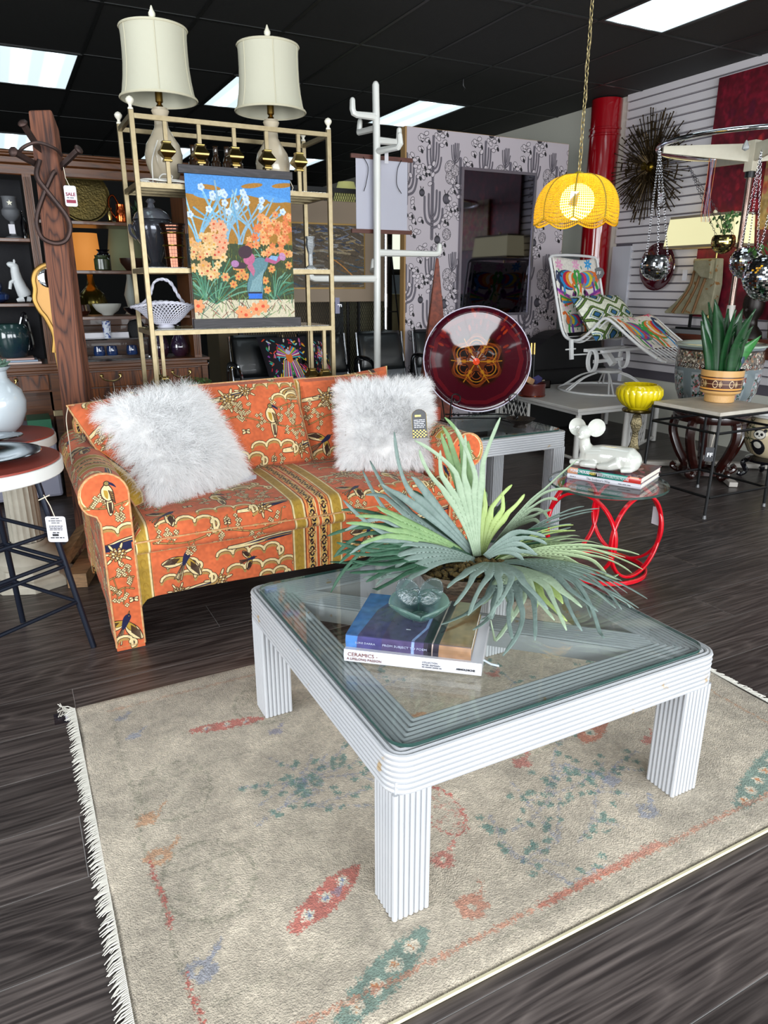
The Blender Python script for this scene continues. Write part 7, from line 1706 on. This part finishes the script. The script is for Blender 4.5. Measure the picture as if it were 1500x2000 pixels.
# ---------------- round chrome garment rack with hanging disco planters ----------------
rk=thing('garment_rack','round chrome garment rack on a white cross base, hung with mirrored planters','rack',(4.87,3.72,0))
gc=Vector((4.87,3.72,0)); RRr=.64
MB().tube([gc+Vector((RRr*math.cos(2*PI*k/72),RRr*math.sin(2*PI*k/72),2.335)) for k in range(72)],.016,10,closed=True).build('ring',CHROME,rk)
MB().tube([gc+Vector((0,0,.04)),gc+Vector((0,0,1.25))],.030,12).build('lower_pole',M('white_base_metal','b4aea6',.4),rk)
MB().tube([gc+Vector((0,0,1.05)),gc+Vector((0,0,2.16))],.022,12).build('upper_pole',M('worn_chrome','8a7a72',.25,metal=.8,var=(30,.9,'4a2c20'),stretch=(1,1,.3)),rk)
MB().lathe([(0,2.12),(.035,2.12),(.035,2.16),(0,2.16)],gc,14).build('collar',BLACKM,rk)
CW2=M('cream_metal','c4beac',.45,var=(18,.3,'9a8a70'))
for k in range(4):
    a=R(153+90*k); e=gc+Vector((RRr*math.cos(a),RRr*math.sin(a),2.30)); s=Vector((-math.sin(a),math.cos(a),0))*.012; c1=gc+Vector((0,0,2.285))
    MB().add([c1-s+Vector((0,0,-.065)),c1+s+Vector((0,0,-.065)),c1+s+Vector((0,0,.055)),c1-s+Vector((0,0,.055)),e-s+Vector((0,0,-.022)),e+s+Vector((0,0,-.022)),e+s+Vector((0,0,.022)),e-s+Vector((0,0,.022))],[(0,1,2,3),(7,6,5,4),(0,4,5,1),(1,5,6,2),(2,6,7,3),(3,7,4,0)]).build('arm',CW2,rk,smooth=False)
    a=R(55+90*k); b=gc+Vector((.60*math.cos(a),.60*math.sin(a),.0)); MB().bar(gc+Vector((0,0,.035)),b+Vector((0,0,.02)),.06,.035).build('base_foot',M('white_base_metal','b4aea6',.4),rk,smooth=False,bevel=.004)
MB().box(gc.x-.035,gc.x+.035,gc.y-.035,gc.y+.035,2.16,2.36).build('hub',CW2,rk,smooth=False,bevel=.004)
MIR=M('mirror_tile','cfd4da',.04,metal=1)
mm,N,L,B=nt('mirror_facet'); MATS['mirror_facet']=mm; B.inputs['Metallic'].default_value=1; B.inputs['Roughness'].default_value=.05; B.inputs['Base Color'].default_value=(.8,.83,.86,1)
GOLDMIR=M('gold_mirror_tile','b9a860',.06,metal=1)
def chain(m,a,b,lk=.022,w=.006,r_=.0016):
    a=Vector(a);b=Vector(b); L=(b-a).length; n=max(2,int(L/(lk*.8))); d=(b-a)/n; s,u,t_=frame_of(d)
    for i in range(n):
        p=a+d*(i+.5); ax=s if i%2 else u
        m.tube([p+d.normalized()*(lk*.5*math.cos(2*PI*k/8))+ax*(w*math.sin(2*PI*k/8)) for k in range(8)],r_,4,closed=True)
    return m
def disco(label,c,r_,hang,opening=.25,plant=None,mat=None,gold=False):
    t=thing('disco_planter',label,'planter',c,0,'mirrored disco ball planters'); c=Vector(c); rr2=random.Random(int(c.x*100))
    m=MB(); N2=max(12,int(r_*190)); th0=math.acos(1-2*opening*.9)
    MB().lathe([(r_*.97*math.sin(th0+(PI-th0)*k/14),r_*.97*math.cos(th0+(PI-th0)*k/14)) for k in range(15)],c,24).build('core',M('grout_dark','1c1c20',.6),t)
    for j in range(N2):
        p0=th0+(PI-th0)*(j+.08)/N2; p1=th0+(PI-th0)*(j+.92)/N2; cnt=max(4,int(2*PI*math.sin((p0+p1)/2)*r_/(PI*r_/N2)))
        for k in range(cnt):
            a0=2*PI*(k+.06)/cnt; a1=2*PI*(k+.94)/cnt; jt=[rr2.gauss(0,.035) for _ in range(2)]
            pts=[]
            for a,p,e in ((a0,p0,-jt[0]-jt[1]),(a1,p0,jt[0]-jt[1]),(a1,p1,jt[0]+jt[1]),(a0,p1,-jt[0]+jt[1])): R_=r_*(1+e*.12); pts.append(c+Vector((R_*math.sin(p)*math.cos(a),R_*math.sin(p)*math.sin(a),R_*math.cos(p))))
            m.add(pts,[(3,2,1,0)])
    m.build('mirror_tiles',GOLDMIR if gold else mm,t,smooth=False,stuff=True)
    for k in range(3):
        a=R(40+120*k); e=c+Vector((r_*.93*math.sin(th0)*math.cos(a),r_*.93*math.sin(th0)*math.sin(a),r_*math.cos(th0))); chain(MB(),e,hang).build('chain',M('chain_silver','a8a8ac',.25,metal=1),t)
    if plant:
        g=MB(); r3=random.Random(5)
        for k in range(plant[0]):
            a=r3.uniform(0,6.28); h=r3.uniform(.02,plant[1]); d=r3.uniform(0,r_*.8)+ (h*.6 if k%3==0 else 0); p=c+Vector((d*math.cos(a),d*math.sin(a),r_*.6+h)); g.sphere(p,(plant[2],plant[2]*.3,plant[2]),7,4,Matrix.Rotation(r3.uniform(0,3),3,'Z')@Matrix.Rotation(r3.uniform(-.6,.6),3,'X'))
        for k in range(8):
            a=r3.uniform(0,6.28); g.tube([c+Vector((0,0,r_*.4)),c+Vector((r_*.6*math.cos(a),r_*.6*math.sin(a),r_*.6+plant[1]))],.002,4)
        g.build('foliage',M('eucalyptus','33562a',.5,var=(40,.5,'5c8a3a')),t,stuff=True)
    return t
disco('silver mirror-ball planter hanging lowest left, in front of the dark red wall dish',(4.335,3.99,1.535),.112,(4.255,4.0,2.31),.22)
disco('small gold-toned mirror-ball planter with green sprigs in front of the wide lampshade',(4.85,3.85,1.70),.085,(4.62,4.05,2.22),.25,(46,.15,.014),gold=True)
disco('silver mirror-ball planter directly behind the chrome rack pole',(4.61,3.45,1.545),.112,(4.66,3.50,2.25),.10)
disco('largest mirror-ball planter cut by the right edge of the photo',(4.46,3.16,1.452),.160,(4.50,3.21,2.32),.12,(20,.10,.02))
# clear teardrop ornament
t=thing('crystal_drop','small clear crystal drop hanging from the chrome rack ring','ornament',(4.2,3.5,2.2)); MB().lathe([(0,0),(.022,.012),(.020,.03),(.006,.06),(0,.065)],(4.32,3.36,2.20),8).build('drop',M('cut_crystal','d4dadd',.08,trans=.6,ior=1.5,bump=(60,1)),t,smooth=False); MB().tube([(4.32,3.36,2.265),(4.33,3.35,2.33)],.001,4).build('thread',BLACKM,t)
t=thing('macrame_cords','bundle of thin orange and lilac cords hanging from the white rack arm','cord',(4.5,3.9,1.9))
for k in range(7):
    x=4.60+.012*k; o=MB().tube(catmull([(x,3.86,2.27),(x+.02*math.sin(k),3.86,2.1),(x-.015*math.cos(k*2),3.86,1.92),(x+.01*k*.3,3.86,1.83)],5),.0022,4).build('cord',M('orange_cord','b4683c',.8) if k%3==0 else M('lilac_cord','8a8098',.8),t)
# ---------------- on the right wall ----------------
t=thing('sunburst_sculpture','black and brass metal starburst sculpture of nails on the slatwall','sculpture',(5.60,5.33,2.44))
BRZB=M('burnt_bronze','241e18',.4,metal=.8,var=(40,.7,'6a5430'))
r=random.Random(21); sc2=Vector((5.575,5.33,2.44)); 
for layer,(n_,rmin,rmax,xo) in enumerate(((70,.34,.47,-.02),(60,.24,.38,-.05),(46,.10,.24,-.07))):
    for k in range(n_):
        a=2*PI*(k+r.random()*.6)/n_; L_=r.uniform(rmin,rmax)*1.1; d=Vector((0,math.cos(a),math.sin(a))); o0=.05 if layer<2 else .02; tip=sc2+d*L_+Vector((xo*r.uniform(.6,1.1),0,0)); 
        if k==0: pass
        m=MB().bar(sc2+d*o0,tip,.0065,.0065); m.sphere(tip,.0075,6,4)
        if r.random()<.60:
            p=sc2+d*L_*r.uniform(.7,.92)+Vector((xo,0,0)); tt=Vector((0,-math.sin(a),math.cos(a))); w=r.uniform(.03,.07); 
            if r.random()<.5: m.bar(p-tt*w*.6,p+tt*w*.6,.014,.006)
            else: m.bar(p-d*.035,p+d*.035,.020,.006)
        m.build('nail_ray',BRZB,t,smooth=False)
m=MB(); 
for k in range(60): a=r.random()*6.28; d=r.random()**.5*.035; m.sphere(sc2+Vector((-.085,d*math.cos(a),d*math.sin(a))),.006,6,4)
m.sphere(sc2,(.04,.05,.05),12,8).build('hub',M('gold_nuggets','7a6424',.3,metal=1),t)
MB().box(5.57,5.618,5.29,5.37,2.40,2.48).build('wall_bracket',BLACKM,t,smooth=False)
t=thing('sale_tag','small white sale tag hanging below the right side of the starburst sculpture','tag',(5.52,5.06,2.16)); MB().obox((5.50,5.10,2.15),(.003,.055,.085)).build('card',PAPER,t,smooth=False)
o=text('SALE',.018,REDINK,None,(0,0,0),(PI/2,0,R(-90)),align='CENTER'); o.parent=t; o.location=(-.023,.04,.005); MB().tube([(5.51,5.10,2.19),(5.53,5.13,2.28)],.001,4).build('string',M('cotton_string','d8cdb8',.8),t)
def redp(seed,W,H,cols,bgc):
    c=Cv(W,H,140,bgc); r=random.Random(seed)
    for k in range(700): c.ell(r.uniform(0,W),r.uniform(0,H),r.uniform(.01,.05),r.uniform(.01,.08),r.uniform(-.3,.3),r.choice(cols),al=.35)
    for k in range(200): c.ell(r.gauss(W*.55,.2),r.gauss(H*.52,.18),.02,.03,0,r.choice(['c02838','d84a30','a01840']),al=.4)
    c.mottle(.2,3,seed); return c.image('abstract_%d'%seed)
def canvas(name,label,X,y0,y1,z0,z1,mat):
    t=thing(name,label,'painting',(X,(y0+y1)/2,z0)); MB().box(X,X+.022,y0,y1,z0,z1).build('canvas',mat,t,smooth=False,uv=lambda p,n:((p.y-y0)/(y1-y0),(p.z-z0)/(z1-z0))); return t
canvas('abstract_painting','huge deep red abstract canvas hung on the slatwall at the upper right',5.575,3.05,4.68,1.12,3.03,M('red_canvas','ffffff',.5,img=redp(3,1.6,1.9,['5a0a1a','7a1028','3c0814','8a1a30','4a0a2a'],'5c0c1c')))
t=canvas('gold_painting','smaller mottled gold panel overlapping the red canvas at the right photo edge',5.54,3.2,4.10,1.82,2.40,M('gold_canvas','ffffff',.5,img=redp(8,.9,.6,['a08048','b89a60','8a6a34','c0a878','94703a'],'a5844c')))
MB().box(5.562,5.574,3.25,4.05,1.84,2.38).build('stretcher',BW,t,smooth=False)
t=thing('wall_dish','dark oxblood round shallow dish hung on the slatwall behind the disco planter','dish',(5.6,5.10,1.55)); MB().lathe([(0,-.02),(.12,-.02),(.16,-.045),(.205,-.055),(.212,-.05),(.205,-.04),(.165,-.028),(.12,0),(0,0)],(5.60,5.10,1.555),40,M3=Matrix.Rotation(PI/2,3,'Y')).build('dish',M('oxblood_glaze','3a0410',.12,coat=1),t)
# wall shelf, lamp with wide rectangular shade, stone fragment
sh=MB().box(5.47,5.618,3.0,5.05,.93,.972).box(5.58,5.618,3.0,5.05,.80,.93).build('wall_shelf',wood('red_shelf','5c2a18','381608','Y',.35,1,coat=.3),None,smooth=False,off=(5.5,4,.95)); tag(sh,'long reddish wooden shelf fixed along the slatwall behind the porcelain bowl','shelf')
t=thing('table_lamp','lit lamp with a very wide rectangular cream shade at the right wall','lamp',(5.46,4.46,.973))
LS=M('lit_cream_shade','d8d2a8',.8,emis=('f0e8b0',.55)); 
def sh_(y0,y1,x0,x1,z): return [(x0,y0,z),(x1,y0,z),(x1,y1,z),(x0,y1,z)]
a=sh_(4.12,4.83,5.31,5.562,1.70); b=sh_(4.15,4.80,5.33,5.562,1.955)
MB().add(a+b,[(i,(i+1)%4,4+(i+1)%4,4+i) for i in range(4)]).build('shade',LS,t,smooth=False,solid=.003)
TP=M('taupe_trim','7a6e5a',.8)
for z,q_ in ((1.708,a),(1.947,b)):
    P=[(x,y,z) for x,y,_ in q_]; m=MB()
    for i in range(4): m.bar(P[i],P[(i+1)%4],.006,.02)
    m.build('trim_band',TP,t,smooth=False)
MB().lathe([(0,0),(.03,0),(.02,.03),(.018,.25),(.012,.5),(.010,.78),(0,.78)],(5.555,4.46,.973),16).build('body',BRASSD,t); MB().lathe([(0,1.72),(.03,1.74),(.035,1.80),(0,1.85)],(5.47,4.58,0),12).build('bulb',M('lit_bulb','fff0d0',.5,emis=('ffd890',7)),t); MB().lathe([(0,0),(.015,.01),(.018,.025),(.012,.04),(0,.045)],(5.47,4.46,1.955),12).build('finial',M('ivory_finial','d9d4c0',.4),t)
STN=M('painted_stone','6e6a50',.7,var=(14,.9,'9a947c'),fleck=(22,.62,'7a5428'),bump=(50,.8))
t=thing('roof_fragment','weathered green and ochre carved wooden roof bracket on a black stand by the right wall','sculpture',(5.50,4.6,.973))
pf=[(4.36,1.61),(4.60,1.61),(4.59,1.51),(4.61,1.42),(4.67,1.32),(4.76,1.23),(4.85,1.165),(4.85,1.145),(4.36,1.145),(4.34,1.40)]
MB().prism(pf,5.44,5.53,lambda x,y,z:(y,x,z)).build('carved_body',STN,t,smooth=False,bevel=.008)
MB().prism([(4.37,1.60),(4.56,1.60),(4.55,1.52),(4.47,1.46),(4.37,1.44)],5.39,5.44,lambda x,y,z:(y,x,z)).build('upper_boss',STN,t,smooth=False,bevel=.01)
for k in range(3): MB().tube(catmull([(5.435,4.57-.07*k,1.50),(5.43,4.60-.065*k,1.36),(5.43,4.75-.11*k,1.155)],5),.012,6).build('carved_rib',M('ochre_rib','6a4a28',.7,bump=(50,.6)),t)
MB().box(5.50,5.52,4.60,4.62,1.03,1.15).box(5.48,5.56,4.42,4.74,1.012,1.03).build('stand',BLACKM,t,smooth=False)
MB().box(5.475,5.57,4.32,4.88,.973,1.011).build('acrylic_plinth',M('acrylic','9a9a9c',.1,trans=.5),t,smooth=False)
MB().box(5.455,5.458,4.66,4.71,1.43,1.52).build('price_tag',PAPER,t,smooth=False)
t=thing('bust_statue','dark carved head statue half hidden behind the snake plant','statue',(5.42,3.98,.973)); m=MB().lathe([(0,0),(.10,0),(.09,.05),(.05,.10),(.045,.15),(.075,.20),(.085,.27),(.075,.33),(.04,.36),(0,.37)],(5.485,3.98,.973),20); m.sphere((5.405,3.98,1.20),(.02,.014,.025),8,6); m.build('head',M('dark_bronze_head','1a120e',.4,metal=.4),t)
m=MB(); r=random.Random(6)
for k in range(70): a=r.random()*6.28; e=r.uniform(.3,1.5); m.sphere((5.485+.075*math.cos(a)*math.cos(e),3.98+.08*math.sin(a)*math.cos(e),1.25+.09*math.sin(e)),.013,6,4)
m.build('curls',M('dark_bronze_head','1a120e',.4,metal=.4),t,stuff=True)
o=MB().box(5.49,5.56,3.72,3.74,.973,1.13).build('sign_card',PAPER,None,smooth=False,off=(5.46,3.75,.973)); tag(o,'small white card standing on the wall shelf near the right edge','card')
o=MB().prism([(3.76,.975),(3.86,.975),(3.88,1.15),(3.83,1.33),(3.78,1.28),(3.74,1.1)],5.54,5.573,lambda x,y,z:(y,x,z)).build('gold_figure',M('dull_gold','6a4a18',.4,metal=.5),None,bevel=.01,off=(5.57,3.9,.973)); tag(o,'dull gold carved figure behind the dark head statue','statue')
# low cabinet glimpsed behind fish bowl
o=MB().box(5.36,5.62,4.97,5.35,.03,.66).build('wood_cabinet',wood('dark_red_cabinet','4a2412','2a1208','Z',.35,1),None,smooth=False,bevel=.005,off=(5.5,5.1,.03)) if False else None
# ---------------- yellow pendant ----------------
pd=thing('pendant_lamp','lit yellow scalloped wicker pendant lamp hanging on a brass chain','lamp',(3.10,3.5,CZ)); pc3=Vector((3.10,3.5,0))
mm2,N,L,B=nt('yellow_raffia'); MATS['yellow_raffia']=mm2
tc=N.new('ShaderNodeTexCoord'); mp_=N.new('ShaderNodeMapping'); mp_.inputs['Scale'].default_value=(130,30,1); L.new(tc.outputs['UV'],mp_.inputs[0])
wv=N.new('ShaderNodeTexBrick'); wv.offset=0; wv.inputs['Scale'].default_value=1; wv.inputs['Color1'].default_value=lin('f4cc20'); wv.inputs['Color2'].default_value=lin('ecc01a'); wv.inputs['Mortar'].default_value=lin('7a5a04'); wv.inputs['Mortar Size'].default_value=.17; wv.inputs['Brick Width'].default_value=1; wv.inputs['Row Height'].default_value=1; L.new(mp_.outputs[0],wv.inputs[0])
L.new(wv.outputs[0],B.inputs['Base Color']); B.inputs['Roughness'].default_value=.7
tr=N.new('ShaderNodeBsdfTranslucent'); tr.inputs[0].default_value=lin('ffe27a'); mx=N.new('ShaderNodeMixShader'); mx.inputs[0].default_value=.5; L.new(B.outputs[0],mx.inputs[1]); L.new(tr.outputs[0],mx.inputs[2]); tp_=N.new('ShaderNodeBsdfTransparent'); hf=N.new('ShaderNodeMath'); hf.operation='MULTIPLY'; hf.inputs[1].default_value=.75; L.new(wv.outputs['Fac'],hf.inputs[0]); mx2=N.new('ShaderNodeMixShader'); L.new(hf.outputs[0],mx2.inputs[0]); L.new(mx.outputs[0],mx2.inputs[1]); L.new(tp_.outputs[0],mx2.inputs[2]); L.new(mx2.outputs[0],N['Material Output'].inputs[0])
NP=8
def shade(u,v):
    th=2*PI*u; k=(u*NP)%1; sc_=math.sin(PI*k); rr_=.035+(.205)*math.sin(v*PI*.56)**.85*(1.0); rr_*=1+.035*sc_*v
    z=2.005-.245*(1-math.cos(v*PI*.5))**1.0 -(.030*sc_ if v>.93 else .030*sc_*(v**8)) + .0
    return pc3+Vector((rr_*math.cos(th),rr_*math.sin(th),z))
MB().grid(shade,96,18).build('shade',mm2,pd,solid=.0015)
RB2=M('rib_braid','8a7a24',.7)
for k in range(NP): MB().tube([shade(k/NP,v/14)+Vector((0,0,.001)) for v in range(15)],.0042,5).build('rib',RB2,pd)
MB().tube([shade(k/96,1) for k in range(96)],.004,5,closed=True).build('hem_braid',M('yellow_braid','c79a0a',.7),pd)
MB().lathe([(0,2.025),(.02,2.02),(.045,2.004),(.04,2.0),(0,2.0)],pc3,20).build('cap',M('yellow_cap','b8a81a',.4,coat=.4),pd)
MB().sphere(pc3+Vector((0,0,1.86)),.10,24,16).build('globe',M('lit_globe','fff0b0',.4,emis=('ffe278',9)),pd)
MB().lathe([(0,1.94),(.03,1.94),(.03,1.99),(0,1.99)],pc3,14).build('socket',BRASSD,pd)
m=MB(); chain(m,pc3+Vector((0,0,2.02)),pc3+Vector((0,0,CZ-.01)),.040,.010,.0028); m.build('chain',M('pale_brass_chain','a8986a',.35,metal=.7),pd)
r=random.Random(1); MB().tube([pc3+Vector((.008*math.sin(k*1.1),.008*math.cos(k*1.3),2.02+k*.054)) for k in range(21)],.0026,5).build('cord',M('brown_flex','8a7a58',.6),pd)
t=thing('price_tag','lilac-white price tag dangling on the yellow pendant shade','tag',(3.0,3.35,1.88)); MB().obox(pc3+Vector((-.165,-.16,-0))+Vector((0,0,1.855)),(.045,.003,.075),(0,R(8),R(-30))).build('card',PAPER,t,smooth=False)
# small hook on ceiling
t=thing('ceiling_hook','tiny black hook hanging under the ceiling grid','hook',(3.91,6.0,CZ)); MB().tube([(3.91,6.0,CZ),(3.91,6.0,CZ-.05),(3.93,6.0,CZ-.07),(3.91,6.0,CZ-.09)],.006,5).build('hook',BLACKM,t)

# ---------------- left: stools, pedestal, vase ----------------
REDV=M('coral_vinyl','8f3c30',.45,bump=(60,.15)); WE=M('white_edge','d6d6d2',.4); NAVM=M('dark_blue_metal','1c2230',.4,metal=.5)
def disk(nm,c,r_,z0,z1,mat,par,bev=0):
    return MB().lathe([(0,z0),(r_,z0),(r_,z1),(0,z1)],(c[0],c[1],0),48).build(nm,mat,par,bevel=bev)
st=thing('bar_stool','tall stool with coral top, white rim and dark splayed legs, left edge','table',(-.165,2.90,0)); sx,sy=-.165,2.90
disk('seat_rim',(sx,sy),.30,.738,.785,WE,st,.004); disk('seat_top',(sx,sy),.292,.785,.792,REDV,st)
for k in range(4):
    a=R(-12+90*k) ; tp=Vector((sx+.20*math.cos(a),sy+.20*math.sin(a),.735)); ft=Vector((sx+.32*math.cos(a),sy+.32*math.sin(a),.0)); MB().tube([tp,ft],.0115,10).build('leg',NAVM,st)
for z,q_ in ((.50,.24),(.385,.257),(.36,.262),(.205,.287)):
    m=MB(); P=[Vector((sx+q_*math.cos(R(-12+90*k)),sy+q_*math.sin(R(-12+90*k)),z)) for k in range(4)]
    for k in range(4): m.tube([P[k],P[(k+1)%4]],.008,8)
    m.build('foot_rail',NAVM,st)
t=thing('price_tag','large white printed price tag tied to the dark stool leg','tag',(.055,2.80,.52))
MB().prism(rrect(.066,.10,.008,3),0,.0015,lambda x,y,z:(.075+x,2.77+y+x*-.5,.535+z)).build('card',PAPER,t,smooth=False); MB().tube([(.075,2.77,.582),(.065,2.80,.62),(.05,2.83,.655)],.0018,5).tube([(.03,2.82,.64),(.07,2.82,.655)],.0022,5).build('string',M('cotton_string','d8cdb8',.8),t)
for k,(hh,ww,zz) in enumerate(((.003,.03,.577),(.003,.048,.568),(.003,.03,.560),(.0025,.05,.548),(.0025,.05,.543),(.0025,.046,.538),(.0025,.05,.533),(.004,.030,.522),(.009,.034,.513),(.004,.05,.502))):
    smallprint(t,Vector((.0735,2.7690,zz))-Vector(t.location),(0,0,R(-26.6)),ww,hh,BLACKINK,k)
s2=thing('pedestal_table','coral-topped round board with white rim resting on the fluted pedestal behind the stool','table',(-.10,3.60,.70)); disk('rim',(-.10,3.62),.255,.700,.742,WE,s2,.004); disk('top',(-.10,3.62),.248,.742,.749,REDV,s2)
pdl=thing('column_pedestal','cream fluted classical column pedestal with octagonal foot behind the stool','pedestal',(-.035,3.70,0)); px_,py_=-.035,3.70
STO=M('antiqued_plaster','a8a294',.6,var=(20,.5,'7a7466'))
MB().lathe([(0,.0),(.20,0),(.20,.035),(.185,.05),(.165,.055),(.16,.10),(.0,.10)],(px_,py_,0),8).build('octagonal_base',STO,pdl,smooth=False,bevel=.004)
MB().lathe([(.15,.10),(.155,.13),(.14,.155),(.115,.165),(.10,.185),(.085,.19),(.088,.205),(.08,.215)],(px_,py_,0),40).build('torus_base',STO,pdl)
MB().lathe([(.076,.215),(.074,.40),(.072,.565)],(px_,py_,0),96,ru=lambda th,z:1-.07*abs(math.sin(9*th))**.6).build('fluted_shaft',STO,pdl)
MB().lathe([(.075,.565),(.088,.572),(.088,.590),(.078,.60),(.082,.65),(.10,.66),(.10,.698),(0,.698)],(px_,py_,0),32).build('capital',STO,pdl)
WV=M('white_glazed_vase','bcc6cc',.12,coat=.8)
o=MB().lathe([(0,0),(.07,0),(.10,.03),(.125,.09),(.13,.14),(.115,.19),(.08,.225),(.066,.245),(.066,.275),(.085,.292),(.088,.297),(.080,.298),(.060,.275),(.06,.25),(0,.2)],(-.075,3.70,.7505),44).build('white_vase',WV,None,off=(-.075,3.70,.7505)); tag(o,'large white bulbous ceramic vase with flared rim on the rear coral table top','vase')
sc3=thing('succulent','dusty green artificial succulents filling the white vase mouth','plant',(-.075,3.70,1.03)); SUC=M('succulent_leaf','4a6454',.6,var=(30,.5,'7a9484'))
r=random.Random(9)
for rz_ in range(5):
    a0=r.random()*6; c=Vector((-.075+.05*math.cos(rz_*1.3),3.69+.045*math.sin(rz_*1.3),1.045)); m=MB()
    for k in range(13):
        a=a0+k*2.4; e=.25+.08*k; L_=.055*(1-.03*k); d=Vector((math.cos(a)*math.cos(e),math.sin(a)*math.cos(e),math.sin(e))); m.tube([c,c+d*L_*.6,c+d*L_],[.006,.010,.002],6,flat=.6)
    m.build('rosette',SUC,sc3)
SILV=M('pewter_tray','a8acb0',.14,metal=1,var=(14,.3,'6a6e72'))
def tray(label,c,rx_,ry_):
    t=thing('silver_tray',label,'tray',c,0); MB().lathe([(0,.004),(.55,.004),(.62,.008),(.72,.014),(.92,.020),(1,.022),(1,.026),(.90,.026),(.70,.020),(.58,.012),(0,.008)],c,56,M3=Matrix(((rx_,0,0),(0,ry_,0),(0,0,1)))).build('tray',SILV,t)
    MB().tube([(c[0]+rx_*math.cos(2*PI*k/60),c[1]+ry_*math.sin(2*PI*k/60),c[2]+.024) for k in range(60)],.004,6,closed=True).build('beaded_rim',SILV,t)
tray('oval engraved pewter tray on the front coral stool top',(-.19,2.90,.7925),.255,.20); tray('round silver tray with raised rim on the rear coral table top, before the white vase',(-.17,3.46,.750),.185,.10)
# green box behind vase, chest under cabinet
o=MB().box(.06,.20,5.10,5.35,.50,.56).build('green_box',M('green_plastic','0f5a3c',.4),None,smooth=False,off=(.1,5.2,.5)); 
tag(o,'small green box stored below the walnut cabinet drawers','box')
o=MB().box(-.25,.215,5.12,5.5,.03,.50).build('storage_bin',M('grey_lilac_bin','8c8c9c',.6),None,smooth=False,bevel=.02,off=(0,5.3,.03)); tag(o,'grey-lilac storage bin in the open base of the walnut cabinet','bin')
